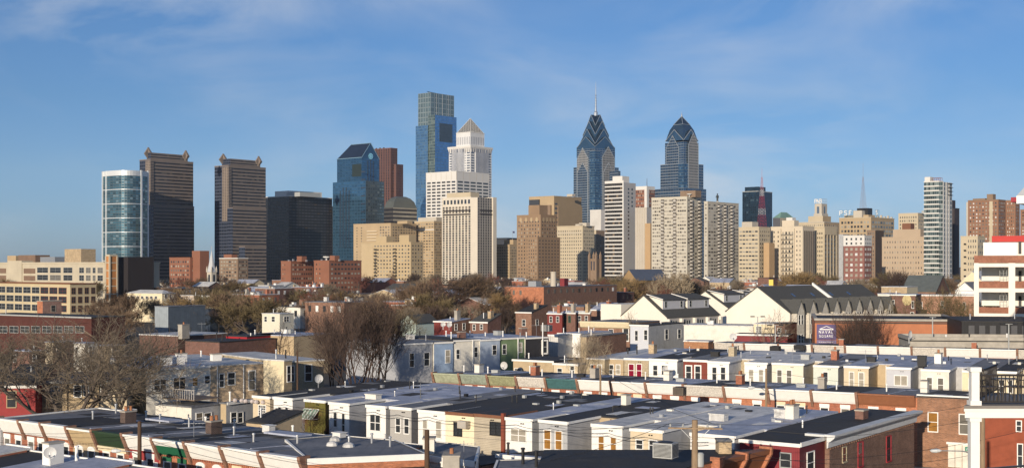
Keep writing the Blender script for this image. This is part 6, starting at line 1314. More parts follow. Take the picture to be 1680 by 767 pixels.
for i, (lab, a, c, t, m, wins) in enumerate(N):
    rf_ = [ROOFG, ROOFG, ROOFB, ROOFW, ROOFW, ROOFW, ROOFP, ROOFW][i]
    if i < 6: B = side_house(RN, a, c, lab, m, rf_, [('R', *q[1:]) for q in wins], left=OFFWHITE if i else MATS['painted_grey_brick'], L=16, group='shaded rear facades in the middle', vents=2, hatchs=i % 2, dz=(0, 0, 2, 1, 2, 1)[i], out=.3*(i % 2))
    else: B = house(lab, a, c, c+1, t, 9.0+.04*(i % 2), m, None, rf_, wins, W=12, group='shaded rear facades in the middle', trim=WHITE, vents=2)
    if i < 6: b = MB(); b.box(.11, .2, 0, B.W, B.h-.22, B.h+.04); B.part('gutter', b, WHITE)
    if i in (2, 4, 5): b = MB(); y = B.W*.72; b.tube((.16, y, .5), (.16, y, B.h+ (2.5 if i == 5 else 0)), .1, n=8); b.build('drainpipe', WHITE, B.root)
    if i in (1, 4): chimney(B.rf, -B.L*.4, 10, B.h+.3, .8, .8, DKB, 0)
house('brown stone party wall block right of the blank white facade', 952.3, 962, 1010, 551, 9, TANW, BROB, ROOFG, [], W=14, Y=210)
house('low tan shed roofed in black below the green facade', 842, 908, 912, 592, 6.9, TANW, None, ROOFB, [('L', 845, 855, 604, 613, {'pane': G2})], W=9, trim=WHITE)
house('low tan shed with small windows left of the slim pale tree', 908.5, 948, 962, 597, 6.8, BEIGE, TANW, ROOFG, [('L', 915, 922, 604, 615), ('L', 936, 942, 600, 613)], W=None, trim=WHITE)
for k, (a, c) in enumerate(((962, 992), (992.3, 1023))): house('ivy-scribbled grey rear wall behind the slim pale tree, %s half' % ('left', 'right')[k], a, c, c+1, 588, 8.6, [STONEW, TANW][k], None, ROOFP, [('L', a+8, a+14, 598, 613), ('L', a+19, a+25, 598, 613, {'pane': G3})], W=18, slope=.3)
# further houses
B = house('brick house with a broad white cornice behind the slim pale tree', 955, 1033, 1035, 529, 9.5, BROB, None, ROOFG, [('L', 999, 1006, 540, 556), ('L', 1023, 1031, 538, 558, {'trim': .2})], W=14)
b = MB(); b.extrude_x([(0, B.h-1.3), (-.4, B.h-1.1), (-.8, B.h-.1), (-.8, B.h+.1), (0, B.h+.1)], -B.L-.2, .2); B.part('cornice', b, CREAM)
house('pale grey house with a black sloping roof right of the broad cornice', 1034, 1064, 1122, 533, 9.4, mat('pale_grey_paint', (.56, .58, .62), .7, .05, 2), GREYWALL, ROOFB, [('L', 1042, 1046.5, 542, 558), ('L', 1057, 1062, 541, 557), ('R', 1091, 1096, 540, 556), ('R', 1112, 1117, 540, 554)], W=None, trim=WHITE)
Q = [('brick house with a white-edged shed roof and small arched window', 846, 872, 898, 512, 9.0, BROB, BROB, ROOFB, [('L', 857, 862, 524, 534), ('R', 879, 883, 524, 533)]),
     ('red house with shuttered windows right of the shed-roofed brick house', 898, 922, 924, 514, 9.2, mat('faded_red_paint', (.19, .04, .035), .8, .12, 1.5), None, ROOFW, [('L', 902, 906, 519, 528), ('L', 913, 917, 519, 528)]),
     ('dark brick house with green shutters in the brick terrace', 923, 944, 946, 513, 9.3, DKB, None, ROOFW, [('L', 926, 929, 518, 528, {'frame': MATS['bottle_green_paint']}), ('L', 933, 936, 518, 528, {'frame': MATS['bottle_green_paint']})]),
     ('dark brick house in the brick terrace with pale window heads', 945, 968, 970, 513, 9.3, DKB, None, ROOFP, [('L', 949, 953, 518, 528), ('L', 960, 964, 518, 528)]),
     ('brick house with a steep grey roof at the right end of the brick terrace', 968, 996, 1013, 508, 9.8, BROB, DKB, ROOFW, [('R', 999, 1002, 514, 523), ('R', 1008, 1011, 514, 523)]),
     ('red house with a silver roof and two white windows in the middle distance', 712, 741, 771, 527, 9.2, MATS['faded_red_paint'] if 'faded_red_paint' in MATS else REDP, BROB, ROOFW, [('R', 746, 750, 531, 541), ('R', 759, 763, 530, 540)]),
     ('low brick house right of the silver-roofed red house', 771, 800, 822, 528, 9.0, DKB, DKB, SHINGLE, [('L', 776, 780, 532, 541), ('L', 788, 792, 532, 540)])]
for i, (lab, a, c, e, t, z, m, sd, rf_, wins) in enumerate(Q):
    B = house(lab, a, c, e, t, z, m, sd, rf_, wins, slope=(1.8 if i in (0, 4, 6) else .5), trim=WHITE); chimney(B.rf, -B.L*.2, B.W*.5, B.h+.6, 1.6, .8, [TANB, REDB, CONC][i % 3], 1)
B = house('tiny mint gabled shed half hidden by branches', 657, 682, 684, 529, 8, mat('mint_board', (.55, .66, .60), .7, .06, 2), None, ROOFP, [], W=8, Y=290, vents=0); gable(B, SHINGLE, ze=B.h, za=B.h+1.6, along='v', wallm=MATS['mint_board'])
B = house('three storey red brick warehouse with a row of small windows', 828, 892, 1012, 470, 13, ORB, BROB, ROOFG, [], Y=480, vents=4, hatchs=2)
B.grid('R', 1, B.W-1, B.h-3, B.h-.5, 12, 1, .3, .6, (G1, G2, WHITE)); B.grid('L', -B.L*.85, -B.L*.5, B.h-4, B.h-.6, 2, 1, .3, .5, (G2,)); B.close(40)
b = MB(); q = (-3, 12); b.lathe((*q, B.h), [(1.1, 0), (1.05, 5.2), (1.2, 5.3), (1.2, 5.6), (.9, 5.6)], 12); b.build('round_chimney', LIME, B.rf)
B.box('maroon_roof_house', 1-B.L*.2, 3-B.L*.2, 16, 19, B.h, B.h+3, MAROON, B.rf); B.box('pale_roof_house', -B.L*.5, -B.L*.3, 3, 7, B.h, B.h+2, GALV, B.rf)
# gabled condominiums
CW = mat('ivory_stucco', (.78, .73, .63), .8, .04, .3); CG_ = mat('condo_grey_wall', (.42, .40, .38), .8, .06, .5)
def condo(label, pl, pc, pr, pe, pa, Y, dorm, ang=47, bays=True):
    B = Bld('condominium', label, 'condominium', pl, pc, pr, pe, Y, ang=ang); za = B.zl(pa, -B.L/2, 0)
    b = MB(); b.box(-B.L, 0, 0, B.W, 0, B.h, sides=(0, 1, 1, 0, 0)); b.build('wall', [CW, CG_], B.root); gable(B, SHINGLE, za=za, along='v', over=.25, wallm=CW, t=.2)
    k = (za-B.h)/(B.L/2)
    for (t0, t1) in dorm:                                   # shed dormers on the slope facing right
        y0, y1 = B.W*t0, B.W*t1; xo, xi = -B.L*.16, -B.L*.5; zb = B.h+k*(-xo); zt = zb+2.3; b = MB()
        b.face([(xo, y0, zb), (xo, y1, zb), (xo, y1, zt), (xo, y0, zt)], 1); xr = -(zt+.5-B.h)/k if False else xi; zr = za-.05
        b.face([(xo, y0, zb), (xo, y0, zt), (xi, y0, zr)], 0); b.face([(xo, y1, zt), (xo, y1, zb), (xi, y1, zr)], 0); d = b.build('dormer', [CW, mat('dormer_grey', (.46, .47, .50), .7, .05, .5)], B.root)
        b = MB(); p = [(xo+.35, y0-.25, zt-.1), (xo+.35, y1+.25, zt-.1), (xi, y1+.25, zr+.22), (xi, y0-.25, zr+.22)]; b.face(p); b.face([(q[0], q[1], q[2]+.16) for q in p]); b.face([p[0], p[1], (p[1][0], p[1][1], p[1][2]+.16), (p[0][0], p[0][1], p[0][2]+.16)]); b.face([p[3], p[0], (p[0][0], p[0][1], p[0][2]+.16), (p[3][0], p[3][1], p[3][2]+.16)]); b.build('dormer_roof', SHINGLE, d)
        b = MB()
        A_, D_2 = Vector((xo+.3, y0-.27, zt+.1)), Vector((xi, y0-.27, zr+.4)); b.bar(A_, D_2, .16); b.build('barge_board', WHITE, d)
        for t in (.14, .86): window(d, xo, y0+(y1-y0)*t, (zb+zt)/2+.1, .8, 1.3, R(90), GREYM, G1, 'sash', .07)
    return B, za
B, za = condo('white gabled condominium end with two grey shed dormers', 1020, 1094, 1180, 520, 485, 285, ((.06, .46), (.52, .94)))
for k in range(5): y = B.W*k/4; B.box('white_pier', 0, .7, max(0, y-.35), y+.35, 0, B.h-.4, CW)
for k in range(4):
    for s in (-.9, 0, .9): window(B.root, 0, B.W*(k+.5)/4+s, B.h-2.0, .7, 2.2, R(90), GREYM, G1, 'sash', .05)
B.box('flat_wing', -B.L-6, -B.L-.02, -.2, 12, 0, B.h+3.1-.5, CW)
condo('second white gabled condominium with a white dormer, behind the first', 1120, 1196, 1236, 506, 478, 335, ((.1, .9),))
condo('third white gable tip further back among the condominiums', 1175, 1225, 1250, 497, 477, 400, ((.1, .5), (.55, .95)))
condo('fourth small white gable tip nearest the yellow banner', 1205, 1245, 1262, 489, 474, 470, ((.15, .85),))
B, za = condo('largest white gable with a long shingle roof and stone gablets', 1192, 1296, 1462, 513, 471, 262, ())
STG = mat('grey_fieldstone', (.58, .54, .46), .9, .22, 2, bump=.3); n = 9; k_ = (za-B.h)/(B.L/2)
for k in range(n):
    y = B.W*(k+.45)/n; hw = B.W/n*.30; zg = B.h+2.6; b = MB(); P = [(y-hw, 0), (y+hw, 0), (y+hw, B.h+.1), (y, zg), (y-hw, B.h+.1)]
    b.face([(1.2, p, z) for p, z in P]); b.face([(1.2, y-hw, 0), (1.2, y-hw, B.h+.1), (0, y-hw, B.h+.1), (0, y-hw, 0)]); b.face([(1.2, y+hw, B.h+.1), (1.2, y+hw, 0), (0, y+hw, 0), (0, y+hw, B.h+.1)]); o = b.build('stone_bay', STG, B.root)
    b = MB(); xi = -(zg-B.h)/k_; b.face([(1.4, y-hw-.2, B.h-.1), (1.4, y, zg+.12), (xi, y, zg+.12), (.0, y-hw-.2, B.h-.1)]); b.face([(1.4, y, zg+.12), (1.4, y+hw+.2, B.h-.1), (.0, y+hw+.2, B.h-.1), (xi, y, zg+.12)]); b.build('gablet_roof', SHINGLE, o)
    for zz in (B.h-1.4, B.h-5.4):
        for s in (-.55, .55): window(o, 1.2, y+s, zz, .75, 1.9, R(90), WHITE, G1, 'sash', .07)
    B.box('brick_strip', -.02, .12, y+hw+.1, y+B.W/n-hw-.1, 0, B.h-.3, ORB)
b = MB(); ys_ = B.W*.50; b.box(-.2, .5, ys_, ys_+.5, B.h-.2, B.h+.6)
for s in range(8):
    t0, t1 = s/8, (s+1)/8; x0, x1 = -B.L/2*t0, -B.L/2*t1; z0, z1 = B.h+(za-B.h)*t0, B.h+(za-B.h)*t1; b.face([(x0, ys_, z0+.8), (x1, ys_, z1+.8), (x1, ys_+.5, z1+.8), (x0, ys_+.5, z0+.8)]); b.face([(x0, ys_, z0), (x1, ys_, z1), (x1, ys_, z1+.8), (x0, ys_, z0+.8)])
B.part('party_parapet', b, WHITE)
for k in range(9): y, t = B.W*(.12+.09*k), (.35, .62)[k % 2]; x = -B.L/2*t; z = B.h+(za-B.h)*t+.26; dz = .5*k_; b = MB(); b.face([(x+.5, y-.45, z-dz), (x+.5, y+.45, z-dz), (x-.5, y+.45, z+dz), (x-.5, y-.45, z+dz)]); b.build('roof_window', mat('sky_roof_glass', (.10, .16, .26), .1, .1, 1, metal=.5), B.root)
# walls and sheds before the condominiums
house('long pale garden wall building in front of the condominiums', 1122, 1236, 1262, 534, 9.6, OFFWHITE, CREAM, ROOFP, [], ang=66, W=8, hatchs=1)
house('cream building with a sash window by the bare grey tree', 1236.5, 1290, 1300, 531, 9.8, CREAM, None, ROOFP, [('L', 1241, 1249, 535, 548, {'kind': 'grid'})], ang=66, W=8, Y=238)
house('dark maroon low wall behind the satellite dish', 1205, 1292, 1296, 549, 8.6, MAROON, None, ROOFB, [], ang=68, W=5, Y=222, trim=WHITE)
house('dark brick stair block left of the stone gablets', 1270, 1288, 1298, 530, 10, DKB, None, ROOFB, [('L', 1276, 1281, 538, 545)], W=6, Y=232, vents=0)
house('orange-brown rooftop wall left of the leaning concrete chimney', 1122, 1162, 1166, 559, 9.5, brick('rooftop_orange_brick', (.38, .17, .07)), None, ROOFP, [], ang=66, W=3, Y=196, vents=0)
# orange wall with the hoarding
B = house('long orange rendered warehouse wall with a concrete coping', 1337, 1576, 1580, 527, 11.5, mat('orange_render', (.44, .175, .09), .85, .1, .6, stain=.12), None, ROOFB, [], ang=78, W=24, Y=216, vents=0, ov=.05)
B.rim('coping', CONC, hh=.35, t=.5, o=.12); b = MB(); b.box(-B.L, 0, -.1, -.005, B.h-.45, B.h-.25); B.part('dark_line', b, BLACK)  # thin black line along the wall below the coping
xa, xb = B.xL(1340, -.4), B.xL(1372, -.4); z0, z1 = B.zl(568, xa, -.4), B.zl(531.5, xa, -.4); q = B.w(xa, -.45, z0)
sg = thing('hoarding', 'purple sign board with white temple emblem and lettering on the orange wall', 'sign', q, B.rz); w = xb-xa; h = z1-z0
b = MB(); b.box(0, w, 0, .18, h*.33, h); b.build('board', mat('purple_board', (.10, .075, .19), .6, .06, 1), sg); b = MB(); b.box(0, w, .01, .17, 0, h*.30); b.build('lower_board', mat('mauve_board', (.17, .13, .24), .6, .1, 1), sg)
b = MB()
for p, q_ in (((.14, .79), (.5, .92)), ((.5, .92), (.86, .79)), ((.16, .765), (.84, .765)), ((.14, .79), (.86, .79))): b.bar((p[0]*w, -.05, p[1]*h), (q_[0]*w, -.05, q_[1]*h), .08)
b.build('temple_emblem', LET, sg)
letters(sg, 'NAVAL', (.12*w, -.06, .60*h), (1, 0, 0), h*.125, .065, LET, adv=w*.16/(h*.125)); letters(sg, 'SQUARE', (.13*w, -.06, .43*h), (1, 0, 0), h*.10, .055, LET, adv=w*.127/(h*.10))
b = MB()
for k in range(2):
    for s in range(7): b.box(w*(.1+.11*s), w*(.18+.11*s), -.03, -.005, h*(.08+.11*k), h*(.115+.11*k))
b.build('small_print', mat('faded_print', (.5, .47, .5), .6, .1, 1), sg)
# black shed and concrete wall at right
B = house('black corrugated shed right of the orange wall', 1578, 1720, 1722, 527, 11.3, siding('black_corrugated', (.022, .022, .024), .5, True), None, ROOFB, [], ang=80, W=20, Y=200, vents=2)
for k in range(9): B.box('roof_light_panel', -B.L+1+k*1.6, -B.L+1.9+k*1.6, -.08, .02, B.h-2.6, B.h-.7, mat('dull_panel', (.07, .07, .075), .5, .1, 1))
B = house('low black flat roof behind a concrete parapet wall', 1492, 1720, 1722, 559, 9.8, CONC, None, ROOFB, [], ang=83, W=9, Y=191, vents=3)
B.rim('parapet', CONC, hh=.5, t=.3)
# parking structure
PWH = mat('parking_white', (.78, .74, .66), .7, .05, .3, stain=.15); PBR = brick('parking_red_brick', (.30, .11, .055))
B = Bld('parking_structure', 'white framed open parking structure with red brick parapets', 'parking structure', 1598, 1760, 1762, 419, 232, ang=69, W=26, z0=0)
L = B.L; lev = [(B.zl(a, -L), B.zl(c, -L)) for a, c in ((431, 419), (472, 461), (513, 503), (556, 546))]
for i, (z0, z1) in enumerate(lev):
    B.box('brick_parapet', -L+.02, -.02, -.2+(.0 if i else -.25), .12, z0, z1, PBR); B.box('floor_slab', -L, 0, -.1, B.W, z0-.75, z0-.005, PWH)
for a, c in ((1598, 1606), (1654.5, 1665.5), (1712, 1723)): B.box('column', B.xL(a), B.xL(c), -.42, .6, 0, lev[0][0]-.01, PWH)
for i in range(3):
    z0 = lev[i+1][1]; B.box('rear_wall', -L+1.2, 0, 9, 9.3, z0, lev[i][0]-.8, PWH); x = B.xL(1647)
    b = MB()
    for k in range(3): b.tube((x-.7+k*.6, 3, z0-.5), (x-.7+k*.6, 3, lev[i][0]-.8), .05); 
    for k in range(5): b.bar((x-.7, 3, z0+.3+k*.6), (x+.5, 3, z0+.3+k*.6), .04)
    b.build('fire_stair', GREYM, B.root); B.box('electrical_cabinet', x-.6, x+.7, 3.2, 3.8, z0-.4, z0+.9, OFFWHITE); B.box('dark_opening', B.xL(1672), B.xL(1677), 8.6, 8.9, z0-.3, z0+1.9, BLACK)
B.box('roof_block', B.xL(1613), B.xL(1668), 1.5, 14, lev[0][1], B.zl(397, -L*.6), WHITE); B.box('roof_block', B.xL(1668)+.01, -2, 2.0, 14, lev[0][1], B.zl(397, -L*.6), PWH)
B.box('red_roof_band', B.xL(1627), 0, 2.5, 15, B.zl(396.5, -L*.6)+.05, B.zl(386, -L*.6), mat('bright_red_paint', (.45, .03, .025), .6, .06, 1)); B.box('roof_window', B.xL(1671), B.xL(1676), 1.9, 2.05, lev[0][1]+.3, lev[0][1]+2.6, BLACK)
# neighbouring tall house whose eave pokes into the frame
q = onY(1690, 334, 150); t_ = thing('house', 'white eave with a dark red soffit poking in at the right frame edge', 'house', (q.x, q.y, 0), R(-32))
b = MB(); b.box(0, 9, 0, 9, gz(150), q.z-.3); b.build('wall', WHITE, t_); b = MB(); z = q.z; b.box(-1.3, 9, -1.2, 9, z, z+.9); b.face([(-1.3, -1.2, z+.9), (9, -1.2, z+.9), (9, 4, z+2.6), (-1.0, 4, z+2.6)]); b.face([(-1.3, -1.2, z+.9), (-1, 4, z+2.6), (-1.3, 9, z+.9)]); b.face([(-1.3, 9, z+.9), (-1, 4, z+2.6), (9, 4, z+2.6), (9, 9, z+.9)]); rf = b.build('roof', WHITE, t_)
b = MB(); b.prism([(-1.9, -1.25), (-1.31, -1.25), (-1.31, 4), (-1.9, 4)], z+.2, z+.75); b.build('red_soffit', mat('crimson_soffit', (.30, .03, .04), .6, .08, 1), rf)
# right middle distance
B = house('brown church hall with a steep slate roof behind the budding tree', 1480, 1535, 1557, 478, 14, BROB, DKB, SHINGLE, [], Y=430, vents=0); gable(B, mat('slate_roof', (.12, .135, .13), .8, .15, .6), za=B.zl(452, -B.L/2, B.W/2), along='u', wallm=DKB)
B = house('brick house with a round pale plaque left of the budding tree', 1459, 1502, 1506, 483, 13, DKB, None, ROOFW, [('L', 1464, 1467, 492, 503), ('L', 1496, 1499, 494, 505), ('L', 1504-10, 1505-6, 512, 522)], ang=66, W=12, Y=300, trim=WHITE)
b = MB(); x, z = B.xL(1488), B.zl(492)
b.face([(x+1.05*math.cos(k*.5236), -.12, z+1.3*math.sin(k*.5236)) for k in range(12)]); B.part('round_plaque', b, mat('plaque_gold', (.50, .40, .20), .6, .1, 1))
house('pinkish brick building behind the trees left of the parking structure', 1502.5, 1600, 1604, 484, 13, brick('pink_brick', (.40, .20, .12)), None, ROOFP, [('L', 1510, 1513, 495, 506), ('L', 1544, 1548, 494, 505), ('L', 1580, 1584, 496, 507)], ang=72, W=12, Y=330, trim=WHITE)
B = house('cream gabled building left of the parking structure', 1572, 1618, 1625, 468, 15, CREAM, None, ROOFP, [('L', 1602, 1605, 448+12, 467)], W=14, Y=390, vents=0); gable(B, ROOFP, za=B.zl(445, -B.L/2), along='v', wallm=CREAM)
B = house('small white gabled house below the cream gable', 1568, 1598, 1606, 476, 14, WHITE, None, ROOFW, [], W=10, Y=350, vents=0); gable(B, ROOFG, za=B.zl(463, -B.L/2), along='v', wallm=WHITE)
house('low tan flat building with a rusty chimney left of the slate roof', 1446, 1488, 1512, 470, 14, TANB, CREAM, ROOFP, [], Y=400, vents=3, W=12)
B = house('pale house with two sash windows at the end of the stone gablets', 1440, 1459, 1472, 481, 13, OFFWHITE, None, ROOFW, [], Y=310, W=9)
B = house('low brick market hall with a gabled slate roof left of the broad apartment tower', 1020, 1044, 1100, 459, 15, mat('ochre_gable_wall', (.30, .20, .10), .85, .1, .2), None, SHINGLE, [], Y=720, vents=0, W=40); gable(B, mat('blue_slate', (.13, .15, .19), .7, .1, .2), za=B.zl(442, -B.L/2), along='v', wallm=MATS['ochre_gable_wall'])
house('dark brick building with a yellow banner before the recessed balconies', 1243, 1262, 1284, 455, 14, DKB, None, ROOFB, [], Y=640, W=12)
q = onY(1265, 468, 560); o = thing('banner', 'bright yellow square banner on a low roof below the cream balconied block', 'sign', q, R(-33)); b = MB(); b.box(-1, 1, 0, .1, 0, 2.6); b.build('cloth', mat('yellow_cloth', (.75, .58, .12), .7, .05, 1), o); b = MB(); b.tube((-1, .1, -9), (-1, .1, 2.7), .08); b.build('post', GREYM, o)
# left middle distance
B = house('pale yellow hall with a low white hipped roof', 208, 266, 288, 481, 14, CREAM, CREAM, ROOFP, [('L', 209+k*7.5, 213+k*7.5, 485.5, 490) for k in range(7)]+[('R', 270, 274, 483, 489), ('R', 278, 281, 483, 489)], Y=450, vents=0)
za = B.zl(475, -B.L/2, B.W/2); b = MB(); c = [(-B.L-.3, -.3, B.h+.01), (.3, -.3, B.h+.01), (.3, B.W+.3, B.h+.01), (-B.L-.3, B.W+.3, B.h+.01)]; r0, r1_ = (-B.L*.8, B.W/2, za), (-B.L*.15, B.W/2, za); b.face([c[0], c[1], r1_, r0]); b.face([c[1], c[2], r1_]); b.face([c[2], c[3], r0, r1_]); b.face([c[3], c[0], r0]); B.part('hip_roof', b, ROOFP)
house('large grey metal box building in the left middle distance', 254, 276, 337, 502, 13, siding('pale_grey_metal', (.30, .34, .37), .6, True), siding('shaded_grey_metal', (.13, .16, .19), .6, True), ROOFG, [], Y=300, vents=0)  # right cladding is a darker copy of the left, shade in its colour
B = Bld('hangar', 'dark blue barrel-roofed hangar right of the grey metal box', 'hangar', 334, 345, 426, 528, 360); b = MB(); zc = B.zl(505, -B.L/2, B.W*.3); n = 8
B.body(mat('dark_blue_metal', (.045, .06, .085), .5, .1, .5, metal=.2), None, None)
for k in range(n):
    t0, t1 = math.pi*k/n, math.pi*(k+1)/n; p = lambda t: (-B.L/2-B.L/2*math.cos(t), B.h+.02+(zc-B.h)*math.sin(t)); (xa, z0), (xb, z1) = p(t0), p(t1); b.face([(xa, 0, z0), (xb, 0, z1), (xb, B.W, z1), (xa, B.W, z0)]); b.face([(xa, 0, z0), (xb, 0, z1), (-B.L/2, 0, B.h)]); b.face([(xb, B.W, z1), (xa, B.W, z0), (-B.L/2, B.W, B.h)])
B.part('barrel_roof', b, MATS['dark_blue_metal'])
house('small cream two-windowed house standing alone above the tan wall', 430, 459, 482, 514, 11, mat('pale_ivory_stucco', (.66, .62, .50), .8, .05, 1), None, ROOFP, [('L', 434, 438, 519, 527), ('L', 446, 451, 519, 527), ('R', 466, 474, 519, 527, {'kind': 'pair'})], Y=300)
house('pale green-grey house with three dark windows right of the grey metal box', 330, 372, 386, 485, 14, mat('sage_render', (.46, .47, .40), .85, .08, 1), None, ROOFP, [('L', 335, 339, 491, 496), ('L', 346, 350, 491, 496), ('L', 353, 357, 491, 496)], Y=420)
house('pinkish stucco house left of the pale green-grey house', 296, 318, 331, 484, 14, mat('pinkish_stucco', (.56, .47, .38), .85, .08, 1), None, ROOFP, [('L', 302, 305, 490, 496), ('L', 310, 313, 490, 496)], Y=440)
house('bright crimson wall with a small barred window in the left middle', 371, 405, 407, 551, 10.0, mat('crimson_wall', (.33, .02, .03), .7, .06, 1), None, ROOFB, [('L', 374, 400, 567, 574, {'kind': 'slider', 'pane': G2})], Y=230, W=10)
house('long tan blank wall right of the crimson wall', 407.5, 482, 490, 550, 10.0, mat('khaki_wall', (.48, .37, .23), .85, .06, 1), None, ROOFW, [], Y=232, W=10, hatchs=2, vents=3)
B = house('rusty brown brick house with a tall pale chimney in the left middle', 229, 292, 304, 550, 9.8, brick('rust_brown_brick', (.125, .05, .03)), None, ROOFP, [], Y=232, W=12); chimney(B.rf, .4, 1, B.h-.1, 2.0, 1.1, CONC, 1)
house('long dark red hall with a strip of windows behind the big bare tree', -30, 150, 205, 520, 10.5, mat('oxblood_wall', (.085, .03, .024), .85, .15, .5), None, ROOFB, [('L', k*18-20, k*18-6, 535, 545, {'kind': 'pair', 'pane': G1, 'frame': GREYM}) for k in range(9)], Y=275, W=None, trim=GREYM)
for i, (a, c, e, t, m) in enumerate(((74, 87, 121, 560, BEIGE), (121, 140, 160, 562, OFFWHITE), (20, 48, 74, 575, DKB), (160, 178, 205, 566, TANW))):
    house(('narrow ochre-sided house glimpsed through the big bare tree', 'white-sided house glimpsed through the big bare tree', 'dark brick house behind the left branches of the big bare tree', 'tan house behind the right branches of the big bare tree')[i], a, c, e, t, 8.8, m, BROB if i == 0 else None, ROOFW, [('L', a+3, a+7, t+7, t+18), ('R', c+6, c+11, t+6, t+17)], W=None)
house('black roofed shed before the crimson wall', 304, 360, 371, 560, 9.3, DKB, None, ROOFB, [], Y=222, W=14, vents=3)
# ================================================================== NEAR ROOFS AND STREET THINGS
# block at the bottom middle with its brown cornice along the side street
o, rf, c, h = poly_house('black roofed house with a brown bracketed cornice beside the utility crossarm', [(895, 737), (1243, 736.5), (1180, 752.5), (1130, 763), (1104, 775), (880, 775)], 7.0, ORB, ROOFB, group=None)
p0, p1 = at(1128, 763, 7.0), at(1246, 736.5, 7.0); d = (p1-p0).normalized(); n_ = Vector((d.y, -d.x, 0)); BC_ = mat('brown_cornice_paint', (.27, .11, .055))
b = MB(); pr = [(.10, -1.5), (.2, -1.45), (.3, -1.2), (.75, -.35), (.95, -.25), (1.0, .12), (.10, .12)]
P = lambda q, t: Vector((p0+(p1-p0)*t-c))+n_*q[0]+Vector((0, 0, h+q[1]))
for k in range(len(pr)): q, s = pr[k], pr[(k+1) % len(pr)]; b.face([P(q, .3), P(q, 1), P(s, 1), P(s, .3)], 0 if k != 5 else 0)
b.face([P(q, .3) for q in pr]); b.face([P(q, 1) for q in pr][::-1]); co = b.build('cornice', BC_, o)
for t in (.3, .64, 1.0):
    b = MB(); e = .012; pz = [(.05, -2.1), (.3, -2.0), (.5, -1.4), (1.1, -.3), (1.15, .3), (.05, .3)]
    A, D = [P(q, t-e) for q in pz], [P(q, t+e) for q in pz]; b.face(A); b.face(D[::-1])
    for k in range(len(pz)): b.face([A[(k+1) % len(pz)], A[k], D[k], D[(k+1) % len(pz)]])
    b.build('corbel', ORB, o)
x, y = onroof(c, 1187, 741, 7.0); chimney(rf, x, y, h, .9, 1.0, TANB, 0)
o, rf, c, h = poly_house('lower blue-grey roof in front of the black roofed house', [(818, 755), (905, 752), (1100, 753), (1128, 764), (1080, 800), (800, 800)], 6.6, WHITE, ROOFG, trim=WHITE)
for px, py in ((858, 760), (880, 765)): x, y = onroof(c, px, py, 6.6); vent(rf, x, y, h, 1.1, .12, BLACK)
B = house('low white wall block with a green box left of the black roofed house', 817, 902, 910, 752.5, 5.9, WHITE, TANW, ROOFW, [], W=None, trim=WHITE)
o, rf, c, h = poly_house('dark flat roof in the gap left of the black roofed house', [(782, 748), (888, 738), (940, 740), (905, 754), (818, 757), (790, 762)], 5.2, BROB, ROOFB)
# condensers
def condenser(label, px, py, Y, w, h, m, group=None):
    q = onY(px, py, Y); t = thing('air_conditioner', label, 'air conditioner', q, R(-30), group); b = MB(); b.box(-w/2, w/2, -w*.4, w*.4, .08, h); b.build('case', m, t)
    b = MB()
    for k in range(int(h/.09)-2): b.box(w/2, w/2+.02, -w*.36, w*.36, .18+k*.09, .22+k*.09); b.box(-w*.45, w*.45, -w*.4-.02, -w*.4, .18+k*.09, .22+k*.09)
    b.build('grille', BLACK, t); b = MB(); b.lathe((0, 0, h), [(w*.36, 0), (w*.36, .05), (w*.1, .08), (0, .08)], 14); b.build('fan_guard', BLACK, t)
    b = MB(); b.box(-w/2, w/2, -w*.35, -w*.25, 0, .08); b.box(-w/2, w/2, w*.25, w*.35, 0, .08); b.build('feet', BLACK, t)
condenser('large grey rooftop air conditioner left of the utility crossarm', 1092, 751, 92, 1.5, 1.15, GREYM)
condenser('rooftop air conditioner on the white roof left of the brick terrace', 897, 543, 224, 1.6, 1.1, GREYM)
condenser('weathered rooftop air conditioner beyond the wide white ell', 1115, 648, 138, 1.2, .9, mat('rusty_case', (.16, .13, .10), .7, .2, 2))
condenser('black rooftop unit on the roofs below the bare grey tree', 1272, 577, 192, 1.4, .9, BLACK); condenser('black rooftop unit below the purple sign', 1312, 574, 193, 1.5, .8, BLACK)
# dishes
def dish(label, px, py, Y, r, ang=200, group=None):
    q = onY(px, py, Y); t = thing('satellite_dish', label, 'satellite dish', q, R(ang)); n = 14; b = MB(); 
    for i in range(4):
        r0, r1 = r*i/4, r*(i+1)/4
        for k in range(n):
            a0, a1 = 6.2832*k/n, 6.2832*(k+1)/n; f = lambda rr, a: (rr*math.cos(a), -.22*r+.28*rr*rr/r, r*1.5+rr*math.sin(a)*.95+0)
            pts = [f(r0, a0), f(r1, a0), f(r1, a1), f(r0, a1)]; b.face(pts[1:] if i == 0 else pts)
    b.build('reflector', mat('dish_grey', (.55, .55, .54), .5, .08, 3), t); b = MB(); b.tube((0, -.2*r, -.3), (0, -.25*r, r*1.5), .05, n=6); b.build('mast', GALV, t); b = MB(); b.tube((0, -.2*r, r*.6), (0, r*.9, r*1.1), .03, n=5); b.tube((0, r*.85, r*1.05), (0, r*.95, r*1.2), .07, n=6); b.build('feed_arm', GALV, t)
for a in (('satellite dish on a white chimney at the bottom left', 82, 757, 92, .45, 195), ('satellite dish on the dark roof by the stone facade', 523, 632, 150, .55, 215), ('large tilted satellite dish on the tan shed roof', 827, 609, 192, .62, 150), ('satellite dish by the concrete wall in front of the condominiums', 1203, 561, 205, .6, 170),
          ('left satellite dish on the red silver-roofed house', 727, 538, 270, .55, 190), ('right satellite dish on the red silver-roofed house', 737, 539, 268, .6, 200), ('satellite dish on the wall of the white ell left of the maroon one', 1091, 613, 168, .45, 200), ('satellite dish on the dark parapet before the orange wall', 1493, 560, 192, .7, 230)): dish(*a)
